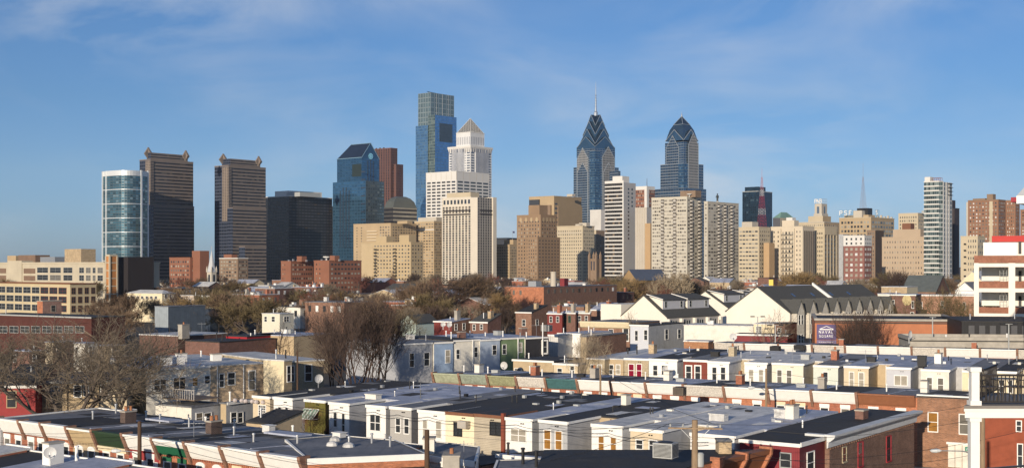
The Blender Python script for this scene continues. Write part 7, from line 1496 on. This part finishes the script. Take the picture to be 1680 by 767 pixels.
# poles
def pole(label, px, py, Y, r, m, arm=None, lamp=None, name='utility_pole', cat='utility pole'):
    z = zat(py, Y); t = thing(name, label, cat, (ray(px)*Y, Y, gz(Y))); h = z-gz(Y); b = MB(); b.tube((0, 0, 0), (0, 0, h), r*1.15, r*.85, n=10); b.build('post', m, t)
    if arm:
        w, dz, a = arm; q = Vector((math.cos(R(a)), math.sin(R(a)), 0)); b = MB(); b.bar(q*-w+Vector((0, -.18, h-dz)), q*w+Vector((0, -.18, h-dz)), .10); ca = b.build('crossarm', m, t)
        b = MB(); b.bar(q*-w*.55+Vector((0, -.18, h-dz)), (0, -.1, h-dz-1.0), .04); b.bar(q*w*.55+Vector((0, -.18, h-dz)), (0, -.1, h-dz-1.0), .04); b.build('brace', GALV, t)
        for s in (-.92, -.45, .45, .92): b = MB(); b.lathe(tuple(q*w*s+Vector((0, -.18, h-dz+.08))), [(.05, 0), (.08, .08), (.05, .14), (.07, .2), (0, .24)], 8); b.build('insulator', GREYM, ca)
        b = MB(); b.lathe((.35, .1, h-dz-2.6), [(.26, 0), (.28, .1), (.28, .85), (.2, .95), (0, .98)], 12); b.build('transformer', GREYM, t)
    if lamp:
        dx, dz, L2 = lamp; b = MB(); e = Vector((dx, -.2, h-dz+.35)); b.tube((0, 0, h-dz), (dx*.5, -.1, h-dz+.3), .045, n=6); b.tube((dx*.5, -.1, h-dz+.3), tuple(e), .04, n=6); b.build('lamp_arm', GALV, t)
        s = 1 if dx > 0 else -1; b = MB(); prof = [(0, .02), (.15, .1), (.45, .16), (.8, .13), (.95, 0)]
        for (ta, ra), (tb, rb) in zip(prof, prof[1:]): b.tube(e+Vector((s*ta*L2, 0, 0)), e+Vector((s*tb*L2, 0, 0)), max(.01, ra), max(.01, rb), n=10, cap=False)
        b.build('lamp_head', mat('lamp_head_grey', (.58, .60, .60), .45, .05, 2), t)
    return t
pole('dark wooden pole in front of the bright red row house', 229, 690, 98, .17, DWOOD, lamp=(-1.3, 2.6, .9))
pole('dark stub pole before the cream wall, no crossarm', 700.5, 704, 92, .2, DWOOD)
pole('weathered utility pole with a crossarm in the lower middle', 1140, 688, 86, .24, WOOD, arm=(1.8, .55, -8))
pole('slim tan pole before the teal cornice street', 985, 601, 150, .13, WOOD)
pole('slim tan pole carrying a cobra street lamp over the cornices', 1257, 604, 139, .13, WOOD, lamp=(-1.2, 2.4, .9))
pole('brown pole behind the white balcony column with a long lamp arm', 1612, 668, 92, .19, WOOD, lamp=(-3.0, 3.4, .9))
pole('thin dark pole before the rough stone facade', 488, 575, 152, .11, DWOOD)
for lab, px, py, Y in (('twin headed lamp post at the orange wall', 1530, 520, 198), ('twin headed lamp post right of the black shed', 1655, 531, 186), ('lamp post before the cream building and bare grey tree', 1243, 519, 226), ('grey steel post by the dark brick stair block', 1272, 533, 205)):
    t = pole(lab, px, py, Y, .1, GREYM, name='lamp_post', cat='lamp post'); h = zat(py, Y)-gz(Y); b = MB()
    b.bar((-.9, 0, h), (.9, 0, h), .06); b.build('cross_bracket', GREYM, t)
    for s in (-1, 1): b = MB(); b.box(s*.9-.35, s*.9+.35, -.2, .2, h-.06, h+.12); b.build('lamp_head', BLACK, t)
def yagi(label, px, py0, py1, Y):
    z1, z0 = zat(py0, Y), zat(py1, Y); t = thing('tv_antenna', label, 'antenna', (ray(px)*Y, Y, z0)); h = z1-z0; b = MB(); b.tube((0, 0, 0), (0, 0, h), .025, n=5); b.build('mast', GALV, t); b = MB(); b.bar((-.9, 0, h*.85), (.9, .2, h*.85), .025)
    for k in range(7): x = -.85+k*.28; b.bar((x, -.35-.03*k, h*.85), (x, .45, h*.85), .015)
    b.build('boom', GALV, t)
for a in (('television antenna on the silver roof right of the olive ell', 690, 628, 652, 128), ('television antenna on the far row roof behind the teal cornice', 930, 586, 604, 160), ('television antenna on the roof of the cream sided ell', 1300, 570, 592, 168), ('television antenna on the roof of the sandy beige ell', 1420, 573, 594, 164), ('television antenna on the front row roof near the bottle green cornice', 318, 690, 716, 106), ('television antenna over the black facade in the middle', 880, 530, 552, 224)): yagi(*a)
yagi('spidery television antenna below the boxy air conditioner', 761, 722, 758, 95); yagi('television antenna on the left roofs over the grey box', 331, 528, 545, 260)
# wires
def wire(label, pts, sag, r=.022):
    b = MB()
    for p, q in zip(pts, pts[1:]):
        p, q = Vector(p), Vector(q); n = 10; c_ = [p.lerp(q, k/n)-Vector((0, 0, sag*4*(k/n)*(1-k/n))) for k in range(n+1)]
        for s, e in zip(c_, c_[1:]): b.tube(s, e, r, n=4, cap=False)
    o = b.build('overhead_wire', mat('wire_black', (.018, .018, .02), .6, .05, 1)); tag(o, label, 'wire', 'overhead service wires'); return o
rear = lambda px, dz, out=.35: (lambda p: (p.x-RB.d.y*0+RB.d.y*out, p.y-RB.d.x*out, 7.3-dz))(RB.pt(px))
hooks = [440, 470, 520, 555, 617, 655, 705, 760, 850, 905, 1000, 1060, 1165]
for i in range(2): wire(('upper','lower')[i]+' service wire looping along the middle row rear walls', [rear(px, .55+.28*i+.06*(k % 2)) for k, px in enumerate(hooks)], .22)
cr = Vector((ray(1140)*86, 86, zat(693, 86)))
for i, (px, py, Y, lab) in enumerate(((817, 767, 100, 'wire from the crossarm down to the bottom left'), (640, 700, 118, 'long wire from the crossarm towards the grey shake ell'), (870, 690, 112, 'wire from the crossarm to the grey stucco ell'), (985, 604, 150, 'wire from the crossarm back to the slim tan pole'))): wire(lab, [cr+Vector((-1.6+.9*i, 0, 0)), onY(px, py, Y)], .5, .018)
for i, (a, c, e, f_, lab) in enumerate(((1150, 694, 1700, 640, 'upper wire crossing the brown brick flank'), (1130, 716, 1690, 668, 'middle wire crossing the brown brick flank'), (1180, 752, 1700, 700, 'lower wire crossing the brown brick flank'), (1213, 740, 1612, 742, 'lowest wire running to the brown pole'))): wire(lab, [onY(a, c, 87), onY(e, f_, 93)], .9, .016)
wire('wire along the front row past the dark pole, upper', [onY(-20, 705, 112), onY(229, 700, 98), onY(640, 780, 84)], .4, .018); wire('wire along the front row past the dark pole, lower', [onY(-20, 722, 112), onY(229, 716, 98), onY(600, 790, 84)], .5, .018)
wire('wire over the far row cornices between the slim poles', [onY(985, 606, 150), onY(1257, 608, 139), onY(1640, 640, 122)], .5, .018)
# street sign
q = onY(1590, 739, 90); t = thing('street_sign', 'green street sign with white lettering by the balcony column', 'sign', q, 0); b = MB(); b.box(-.28, .28, 0, .03, 0, .30); b.build('plate', mat('sign_green', (.02, .22, .13), .5, .04, 1), t); letters(t, '26TH', (-.23, -.02, .08), (1, 0, 0), .14, .018, LET, adv=.85); b = MB(); b.tube((.27, .05, -q.z), (.27, .05, .4), .03, n=6); b.build('post', GALV, t)
# orange-red building at the right
B = house('orange-red painted brick building behind the white balcony column', 1613, 1740, 1744, 668, 7.8, mat('orange_red_paint_brick', (.27, .07, .035), .8, .14, 1), None, ROOFB, [('L', 1668, 1675, 690, 706), ('L', 1670, 1677, 728, 766)], W=12, ang=70, trim=WHITE)
# ---- the white balcony near us at the right
YB = 37; q = onY(1583, 666, YB); t = thing('balcony', 'white porch balcony with a dark railing at the right edge', 'balcony', (q.x, q.y, 0), 0); zd = q.z; sc = YB/F
PW = mat('porch_white', (.78, .77, .73), .5, .04, 2)
b = MB(); b.prism([(0, 0), (5, 0), (7, 3.2), (1.9, 3.2)], zd-.33, zd-.06); b.build('fascia_beam', PW, t); b = MB(); b.prism([(-.05, -.06), (5, -.06), (7.1, 3.3), (1.93, 3.3)], zd-.055, zd+.03); b.build('deck', mat('porch_floor_grey', (.22, .20, .18), .7, .1, 2), t); b = MB(); b.box(-.03, 4.5, -.03, .0, zd-.14, zd-.06); b.build('fascia_moulding', PW, t)
b = MB(); xc = (1601-1583)*sc; b.box(xc-.13, xc+.13, .04, .30, gz(YB), zd-.335); b.box(xc-.17, xc+.17, .0, .34, zd-.44, zd-.335); b.build('column', PW, t)
b = MB(); b.box(xc-.115, xc+.115, .02, .25, zd+.031, zd+1.06); b.box(xc-.16, xc+.16, -.02, .29, zd+.031, zd+.16); b.box(xc-.16, xc+.16, -.02, .29, zd+1.0, zd+1.13); b.build('newel_post', PW, t)
DR = mat('dark_rail_metal', (.035, .03, .028), .4, .1, 3)
b = MB(); b.box(xc+.12, 4.5, .10, .16, zd+.86, zd+.92); b.box(xc+.12, 4.5, .10, .16, zd+.10, zd+.14); b.build('front_rail', DR, t)
for k in range(26): x = xc+.22+k*.115; b = MB(); b.box(x-.011, x+.011, .12, .145, zd+.14, zd+.86); b.build('baluster', DR, t)
sdv = Vector((.50, .866, 0)); A = Vector((xc, .25, zd))
b = MB(); b.bar(A+Vector((0, 0, .92)), A+sdv*4.2+Vector((0, 0, .92)), .045); b.bar(A+Vector((0, 0, .12)), A+sdv*4.2+Vector((0, 0, .12)), .03); b.build('side_rail', DR, t)
for k in range(34): q_ = A+sdv*(.12*(k+1)); b = MB(); b.bar(q_+Vector((0, 0, .12)), q_+Vector((0, 0, .9)), .014); b.build('baluster', DR, t)
def chair(label, x, y, rz):
    c = thing('patio_chair', label, 'chair', Vector((q.x+x, q.y+y, zd+.031)), rz, None); m = mat('chair_bronze', (.09, .075, .06), .5, .1, 3)
    b = MB(); b.box(-.26, .26, -.25, .25, .40, .44); b.build('seat', m, c)
    b = MB()
    for k in range(6): xx = -.22+k*.088; b.bar((xx, .25+.0, .44), (xx, .36, .92), .018)
    for zz in (.6, .76, .92): b.bar((-.25, .25+.11*(zz-.44)/.48, zz), (.25, .25+.11*(zz-.44)/.48, zz), .022)
    b.build('backrest', m, c)
    for sx in (-.24, .24):
        for sy in (-.23, .23): b = MB(); b.bar((sx, sy, .40), (sx*1.1, sy*1.15, 0), .02); b.build('leg', m, c)
        b = MB(); b.bar((sx*1.1, -.24, .62), (sx*1.1, .30, .66), .022); b.bar((sx*1.1, -.24, .62), (sx*1.05, -.22, .42), .018); b.build('armrest', m, c)
chair('slatted patio chair behind the railing nearest the newel post', 1.05, 1.15, R(25)); chair('slatted patio chair turned sideways near the right edge', 2.0, 1.3, R(-60))
c = thing('patio_table', 'small round patio table between the two slatted chairs', 'table', Vector((q.x+1.55, q.y+1.05, zd+.031)), 0); b = MB(); b.lathe((0, 0, 0), [(0, .66), (.36, .66), (.36, .69), (0, .69)], 16); b.build('tabletop', mat('table_stone', (.30, .27, .22), .6, .1, 3), c)
for k in range(3): a = k*2.094; b = MB(); b.bar((.08*math.cos(a), .08*math.sin(a), .66), (.3*math.cos(a), .3*math.sin(a), 0), .02); b.build('leg', MATS['chair_bronze'], c)
YL = 40; q2 = onY(1618, 768, YL); t = thing('balcony', 'dark handrail of a lower landing in the bottom right corner', 'railing', (q2.x, q2.y, 0), 0); z = q2.z; b = MB(); b.box(-.1, 3, .0, 2.6, z-1.25, z-1.1); b.build('landing', PW, t); b = MB(); sd2 = Vector((.94, .35, 0)); b.bar((0, 0, z), sd2*2.6+Vector((0, 0, z+.02)), .06); b.build('handrail', mat('blue_black_rail', (.04, .045, .06), .35, .1, 3), t)
for k in range(18): e = sd2*(.08+.14*k); b = MB(); b.bar(e+Vector((0, 0, z-1.1)), e+Vector((0, 0, z)), .014); b.build('baluster', MATS['blue_black_rail'], t)
b = MB(); b.box(.2, .4, 1.2, 1.4, gz(YL), z-1.255); b.build('post', PW, t)
# streets between the rows
def street(name, row, off, w, px0, px1, m):
    n = Vector((-row.d.y, row.d.x)); a, c = row.pt(px0)+n*off, row.pt(px1)+n*off; b = MB(); N = 12
    for k in range(N):
        p, q_ = a.lerp(c, k/N), a.lerp(c, (k+1)/N); b.face([(p.x, p.y, gz(p.y)+.03), (q_.x, q_.y, gz(q_.y)+.03), (q_.x+n.x*w, q_.y+n.y*w, gz(q_.y+n.y*w)+.03), (p.x+n.x*w, p.y+n.y*w, gz(p.y+n.y*w)+.03)])
    structure(b.build(name, m))
ASP = mat('street_asphalt', (.055, .055, .058), .9, .15, .8); PAV = mat('pavement_concrete', (.30, .29, .27), .9, .12, .8)
street('street', RA, -7.2, 5, -60, 520, ASP); street('pavement', RA, -2.0, 1.8, -60, 520, PAV); street('street', RC, -8, 5.5, 650, 1640, ASP); street('pavement', RC, -2.2, 1.9, 650, 1640, PAV)

# ================================================================== BARE TREES
BARK = mat('grey_brown_bark', (.115, .092, .075), .95, .25, 2); BARK2 = mat('dark_bark', (.07, .045, .035), .95, .25, 2); PALEB = mat('pale_bark', (.34, .28, .21), .9, .2, 2)
TW = {'grey': mat('grey_brown_twigs', (.20, .16, .115), .95, .2, .6), 'red': mat('reddish_twigs', (.078, .054, .044), .95, .2, .6), 'brown': mat('brown_twigs', (.17, .115, .075), .95, .25, .4), 'olive': mat('budding_olive_twigs', (.15, .115, .06), .95, .25, .5), 'pale': mat('pale_twigs', (.36, .29, .20), .95, .2, .6), 'ochre': mat('ochre_twigs', (.25, .17, .08), .95, .25, .4), 'rust': mat('rusty_buds', (.18, .07, .05), .95, .25, .4), 'green': mat('spring_green_buds', (.10, .13, .04), .9, .25, .4)}
def grow_tree(seed, h, style, rmin, tw, dense):
    r = random.Random(seed); T, C = MB(), MB()
    maxl = 4 if dense >= 2 else 3
    def rot(d, a):
        o = d.orthogonal().normalized(); o.rotate(__import__('mathutils').Quaternion(d, r.uniform(0, 6.283))); return (d*math.cos(a)+o*math.sin(a)).normalized()
    def tube(M, p, q, r0, r1, n):
        d = (q-p).normalized(); a = d.orthogonal().normalized(); b_ = d.cross(a); i = len(M.v)
        for c_, rr in ((p, r0), (q, r1)):
            for k in range(n): an = 6.2832*k/n; M.v.append(tuple(c_+(a*math.cos(an)+b_*math.sin(an))*rr))
        for k in range(n): M.f.append((i+k, i+(k+1) % n, i+n+(k+1) % n, i+n+k)); M.mi.append(0)
    def grow(p, d, L, rad, lev):
        M = T if lev <= 1 else C; n = 5 if lev == 0 else 4 if lev < 3 else 2; seg = L/n; nc = (0, 3, 3, 3, 2)[lev] if lev else 0
        for i in range(n):
            wob = .10 if lev == 0 else .22; up = (.02, .10, .10, .08, .04)[lev]*(1.8 if style == 'upright' else 1)
            d = (d+Vector((r.gauss(0, wob), r.gauss(0, wob), r.gauss(0, wob)+up))).normalized(); q = p+d*seg; r1 = rad*(1-.55/n) if lev < 2 else rad*.8
            tube(M, p, q, max(rad, rmin), max(r1, rmin), 7 if lev == 0 else 5 if lev == 1 else 3)
            if lev < maxl and (i >= (2 if lev == 0 else 1)):
                kids = (2 if lev == 0 else 1+(r.random() < .55*dense))
                for _ in range(kids):
                    a = r.uniform(.35, .75) if style == 'upright' else r.uniform(.5, 1.05); l2 = L*(r.uniform(.5, .72) if lev else r.uniform(.55, .8)); grow(q, rot(d, a), l2*(1-.25*i/n), r1*.6, lev+1)
            if lev == maxl or (lev == maxl-1 and i > 0):
                for _ in range(2 if dense < 2 else 2):
                    e = rot(d, r.uniform(.3, .9)); ln = r.uniform(.5, 1.1)*h/14*1.15; s = e.orthogonal().normalized()*tw; k = len(C.v); C.v += [tuple(q-s), tuple(q+s), tuple(q+e*ln+Vector((0, 0, .1*ln)))]; C.f.append((k, k+1, k+2)); C.mi.append(0)
            p, rad = q, r1
        if lev < maxl: grow(p, rot(d, .25), L*.62, rad, lev+1)
    if style == 'upright':
        for k in range(5): a = k*1.2566+r.uniform(0, .8); grow(Vector((.35*math.cos(a), .35*math.sin(a), 0)), Vector((.13*math.cos(a), .13*math.sin(a), 1)).normalized(), h*.62, h*.011, 0)
    elif style == 'slim':
        for k in range(2): a = k*3.1+.4; grow(Vector((.2*math.cos(a), 0, 0)), Vector((.08*math.cos(a), .05, 1)).normalized(), h*.74, h*.009, 0)
    elif style == 'spread':
        tube(T, Vector((0, 0, -.3)), Vector((.1, 0, h*.2)), h*.034, h*.027, 9)
        for k in range(5): a = k*1.2566+r.uniform(-.3, .3); grow(Vector((.1, 0, h*.19)), Vector((.75*math.cos(a), .75*math.sin(a), 1)).normalized(), h*.50, h*.015, 0)
    else: grow(Vector((0, 0, -.2)), Vector((0, 0, 1)), h*.62, h*.021, 0)
    def done(M, nm, m):
        me = bpy.data.meshes.new(nm); me.from_pydata(M.v, [], M.f); me.materials.append(m); return me
    return done(T, 'trunk', BARK), done(C, 'crown', TW['grey'])
VAR = {}
def variant(key):
    if key not in VAR:
        st, sd_, near = key; VAR[key] = grow_tree(sd_, 14.0, st, .016 if near else .045, .014 if near else .06, {2: 2.0, 1: 1.15 if st == 'upright' else 1.6, 0: 1.3}[int(near)])
    return VAR[key]
NT = [0]
def tree(label, px, Y, top, st, seed, tw, bark=None, near=True, sx=1.0, group=None, name='bare_tree', cat='tree', z=None):
    z0 = gz(Y) if z is None else z; hgt = zat(top, Y)-z0; T, C = variant((st, seed, near)); hm = max(max(v.co.z for v in C.vertices), .1) if not C.get('h') else C['h']; C['h'] = hm; s = hgt/hm
    o = thing(name, label, cat, (ray(px)*Y, Y, z0), NT[0]*1.7, group); NT[0] += 1; o.scale = (s*sx, s*sx, s)
    for me, nm, m in ((T, 'trunk', bark or BARK), (C, 'crown', TW[tw])):
        c = bpy.data.objects.new(nm, me); col.objects.link(c); c.parent = o; c.material_slots[0].link = 'OBJECT'; c.material_slots[0].material = m
    return o
tree('huge spreading bare tree with grey branches at the left edge', 108, 139, 488, 'spread', 3, 'grey', sx=1.35)
tree('grey bare tree behind the left limbs of the huge spreading one', 40, 152, 512, 'spread', 26, 'grey', sx=1.2); tree('grey bare tree behind the right limbs of the huge spreading one', 186, 149, 520, 'plain', 11, 'grey', sx=1.1)
tree('dense dark reddish bare tree with many upright stems left of centre', 586, 166, 456, 'upright', 5, 'red', BARK2, sx=.95); tree('second dark upright tree tangled behind the first left of centre', 622, 176, 480, 'upright', 6, 'red', BARK2, sx=.9); tree('smaller dark upright tree at the left side of the dark clump', 545, 182, 490, 'upright', 6, 'red', BARK2, sx=.8)
tree('dark thin bare tree behind the khaki wall', 462, 205, 512, 'plain', 8, 'red', BARK2, sx=.9)
tree('slim pale leafless tree in front of the blank white facade', 945, 178, 520, 'slim', 9, 'pale', PALEB, sx=.8); tree('second slim pale leafless tree just right of the first', 985, 180, 530, 'slim', 10, 'pale', PALEB, sx=.9)
tree('round grey bare tree against the largest white gable', 1252, 222, 497, 'plain', 11, 'grey', sx=.9)
tree('left reddish bare tree before the orange wall', 1392, 209, 497, 'upright', 12, 'red', BARK2, sx=.8); tree('right reddish bare tree before the orange wall', 1424, 207, 490, 'upright', 5, 'red', BARK2, sx=.8)
for i, (px, Y, top, st) in enumerate(((1500, 262, 470, 'plain'), (1536, 255, 452, 'plain'), (1575, 268, 462, 'spread'), (1622, 275, 490, 'plain'))): tree(('leftmost', 'tallest', 'third from left', 'rightmost')[i]+' of the olive budding trees left of the parking structure', px, Y, top, st, 13+i, 'olive', sx=1.15, group='olive budding trees')
tree('pale green budding tree beside the mint shed', 655, 272, 500, 'spread', 3, 'olive', sx=.9)
tree('small reddish sapling in front of the olive green ell', 517, 131, 641, 'slim', 9, 'rust', BARK2, sx=.8); tree('thorny pale shrub before the white ell left of the balcony', 1541, 158, 594, 'slim', 10, 'pale', PALEB, sx=.9)
tree('thin twiggy tree against the first white condominium wall', 1052, 268, 501, 'plain', 11, 'grey', sx=.8)
tree('rust brown bush-like tree over the front extension roof', 590, 140, 660, 'slim', 9, 'rust', BARK2, sx=.8)
tree('pale sycamore before the broad balcony tower', 1108, 520, 441, 'spread', 4, 'pale', PALEB, near=False); tree('dark red budding tree left of the pale sycamore', 1085, 510, 463, 'plain', 21, 'rust', near=False, sx=1.2); tree('ochre leafless tree before the market hall', 1034, 560, 452, 'spread', 22, 'ochre', near=False)
# trees further back, told apart by what stands behind them
ANCH = [(-60, 60, 'the long loft factory'), (60, 165, 'the loft corner pavilion'), (165, 245, 'the round glass tower'), (245, 345, 'the steeple and brick block'), (345, 445, 'the free-standing granite tower'), (445, 530, 'the black box tower'), (530, 600, 'the dish-topped brick slab'), (600, 690, 'the stepped tan apartments'), (690, 785, 'the cream ribbed tower'), (785, 850, 'the low flag block'), (850, 920, 'the brown stepped tower'), (920, 990, 'the shadowed apartment house'), (990, 1065, 'the white banded tower'), (1065, 1160, 'the broad balcony tower'), (1160, 1215, 'the curved balcony tower'), (1215, 1270, 'the red and white mast'), (1270, 1340, 'the recessed balconies'), (1340, 1380, 'the dark-bayed office'), (1380, 1440, 'the cream-topped brick house'), (1440, 1520, 'the broad tiny-windowed block'), (1520, 1570, 'the white glass tower'), (1570, 1640, 'the brown brick tower'), (1640, 1800, 'the parking structure')]
anchor = lambda px: next((n for a, c, n in ANCH if a <= px < c), 'the skyline')
ORD = ['leftmost', 'second', 'third', 'fourth', 'fifth', 'sixth', 'seventh', 'eighth', 'ninth', 'tenth', 'eleventh', 'twelfth', 'thirteenth', 'fourteenth', 'fifteenth', 'sixteenth', 'seventeenth', 'eighteenth', 'nineteenth', 'twentieth']
spots = []
for k, (px, Y, top) in enumerate(((160, 420, 478), (186, 430, 482), (208, 415, 474), (232, 425, 484), (150, 360, 492), (196, 330, 496), (388, 420, 476), (405, 430, 472), (425, 410, 480), (505, 480, 470), (520, 440, 478), (555, 470, 468), (640, 460, 466), (672, 450, 462), (700, 440, 452), (722, 430, 446), (748, 436, 449), (775, 440, 444), (798, 445, 456), (820, 450, 462), (790, 380, 478), (705, 370, 476), (880, 600, 452), (905, 620, 455), (862, 640, 456), (1070, 560, 456), (1140, 540, 452), (1160, 600, 462), (1060, 470, 472), (1310, 600, 440), (1330, 610, 446), (1350, 640, 450), (1420, 620, 455), (1450, 560, 440), (1470, 540, 436), (1492, 545, 442), (1515, 580, 444), (1555, 600, 450), (1405, 600, 452), (1290, 620, 452), (470, 420, 485), (300, 500, 470), (330, 520, 466))): spots.append((px, Y, top))
r6 = random.Random(11)
for k in range(46):
    px = r6.uniform(245, 840); Y = r6.uniform(300, 540); spots.append((px, Y, YH+F*(H-r6.uniform(11, 15.5))/Y))
for k in range(14):
    px = r6.uniform(820, 1010); Y = r6.uniform(345, 450); spots.append((px, Y, YH+F*(H-r6.uniform(8, 11.5))/Y))
for k in range(92):
    px = r6.uniform(-20, 1590); Y = r6.uniform(560, 1000); spots.append((px, Y, YH+F*(H-r6.uniform(11, 18.5))/Y))
kinds = [('brown', 'brown'), ('grey', 'grey'), ('red', 'dark reddish'), ('ochre', 'ochre'), ('rust', 'rust-tinged'), ('olive', 'olive tinged')]
rows_ = {}
for k, (px, Y, top) in enumerate(spots):
    kd = kinds[0] if k < 24 and k % 3 else kinds[(0, 0, 1, 2, 0, 3, 1, 4, 0, 5, 2, 1)[k % 12]]; rows_.setdefault((kd, anchor(px)), []).append((px, Y, top, k))
for (kd, an), lst in rows_.items():
    lst.sort()
    for j, (px, Y, top, k) in enumerate(lst):
        n = len(lst); pre = 'the only' if n == 1 else ('the '+ORD[j]+(' from the left' if j else '')+' of %d' % n if False else ('the '+ORD[j]+(' from left' if j else '')))
        tree('%s %s bare tree below %s' % (pre[4:] if pre != 'the only' else 'lone', kd[1], an), px, Y, top, ('plain', 'spread', 'upright', 'plain')[k % 4], (21, 4, 24, 22)[k % 4] if k % 4 != 1 else (4, 26)[k % 2], kd[0], near=False, sx=(1.0+.35*r6.random()), group='bare trees in front of the skyline')
# ================================================================== LOW HOUSES BEFORE THE SKYLINE
occ = []
for ob in bpy.data.objects:
    if ob.parent is None and ob.get('category') in ('house', 'row house', 'condominium', 'factory', 'hangar', 'apartment block', 'church', 'tower', 'office block', 'parking structure'): occ.append((ob.location.x, ob.location.y, 9))
cand = []; r8 = random.Random(23); tries = 0
while len(cand) < 165 and tries < 9000:
    tries += 1; px = r8.uniform(-15, 1600); t = r8.random(); Y = 300+760*t**.8
    if px < 240 and Y < 620: continue
    if 240 <= px < 490 and Y < 470: continue
    if 490 <= px < 712 and Y < 300: continue
    if 820 <= px < 1016 and (Y < 330 or 440 < Y < 520): continue
    if 1010 <= px < 1470 and Y < 520: continue
    if px >= 1440 and Y < 480: continue
    x = ray(px)*Y
    if any((x-a)**2+(Y-b_)**2 < (9+c)**2 for a, b_, c in occ): continue
    occ.append((x, Y, 6)); cand.append((px, Y))
HM = [('red brick', REDB), ('brown brick', BROB), ('white', OFFWHITE), ('tan', TANW), ('dark brick', DKB), ('cream', CREAM), ('orange brick', ORB), ('grey', GREYWALL)]
RM = [('pale', ROOFP), ('silver', ROOFW), ('black', ROOFB), ('grey', ROOFG)]
grp = {}
for k, (px, Y) in enumerate(cand):
    hm = HM[r8.choice([0, 0, 1, 1, 1, 3, 4, 4, 4, 5, 7, 2])]; rm = RM[r8.randrange(4)]; grp.setdefault((hm[0], rm[0], anchor(px)), []).append((px, Y, hm[1], rm[1]))
for (hn, rn, an), lst in grp.items():
    lst.sort()
    for j, (px, Y, hm, rm) in enumerate(lst):
        w = r8.uniform(7, 15); zz = r8.uniform(8.0, 11.0); pc = px; pl = px-w*F/Y*.85
        pre = 'low' if len(lst) == 1 else (ORD[j]+' from left' if j else 'leftmost')
        B = Bld('terrace_house', '%s %s house with a %s roof below %s' % (pre, hn, rn, an), 'house', pl, pc, None, YH+F*(H-zz)/Y, Y, ang=57, W=r8.uniform(9, 14), group='low houses in front of the skyline')
        pit = r8.random() < .3
        b = MB(); b.box(-B.L, 0, 0, B.W, 0, B.h-.2); b.build('wall', hm, B.root)
        if pit:
            gable(B, SHINGLE if rm in (ROOFB, ROOFG) else rm, za=B.h+2.2, along=r8.choice('uv'), wallm=hm, ze=B.h-.2)
        else:
            b = MB(); b.box(-B.L-.15, .15, -.15, B.W+.15, B.h-.19, B.h); B.rf = b.build('roof', rm, B.root)
            for q in range(r8.randint(1, 2)): chimney(B.rf, -B.L*r8.uniform(.1, .9), B.W*r8.uniform(.3, .8), B.h, r8.uniform(.8, 1.8), .8, r8.choice([REDB, TANB, WHITE, CONC]), 0)
            for q in range(r8.randint(1, 3)): hatch(B.rf, -B.L*r8.uniform(.15, .85), B.W*r8.uniform(.2, .8), B.h, r8.uniform(.8, 2), 1.0, r8.uniform(.5, 1.2), r8.choice([WHITE, GALV, ROOFP, GREYM]))
        if Y < 760:
            nw = max(2, int(B.L/3)); B.grid('L', -B.L+.4, -.4, B.h-3.3, B.h-.9, nw, 1, .36, .75, (G1, G1, G2, WHITE)); B.grid('R', .6, B.W-.6, B.h-3.3, B.h-.9, 3, 1, .32, .75, (G1, G2, WHITE)); B.close(12)

# ================================================================== AIR: thin even haze round the whole scene
hz = MB(); hz.box(-2200, 2200, -120, 2900, -1.5, 330); hz_ = hz.build('haze', mat('haze_air', (.8, .85, .9)), None, stuff=True)
hm = hz_.data.materials[0].node_tree; hm.nodes.clear(); ho = hm.nodes.new('ShaderNodeOutputMaterial'); hv = hm.nodes.new('ShaderNodeVolumePrincipled'); hv.inputs['Color'].default_value = (.80, .88, 1, 1); hv.inputs['Density'].default_value = .00004; hv.inputs['Anisotropy'].default_value = .2; hm.links.new(hv.outputs[0], ho.inputs['Volume'])
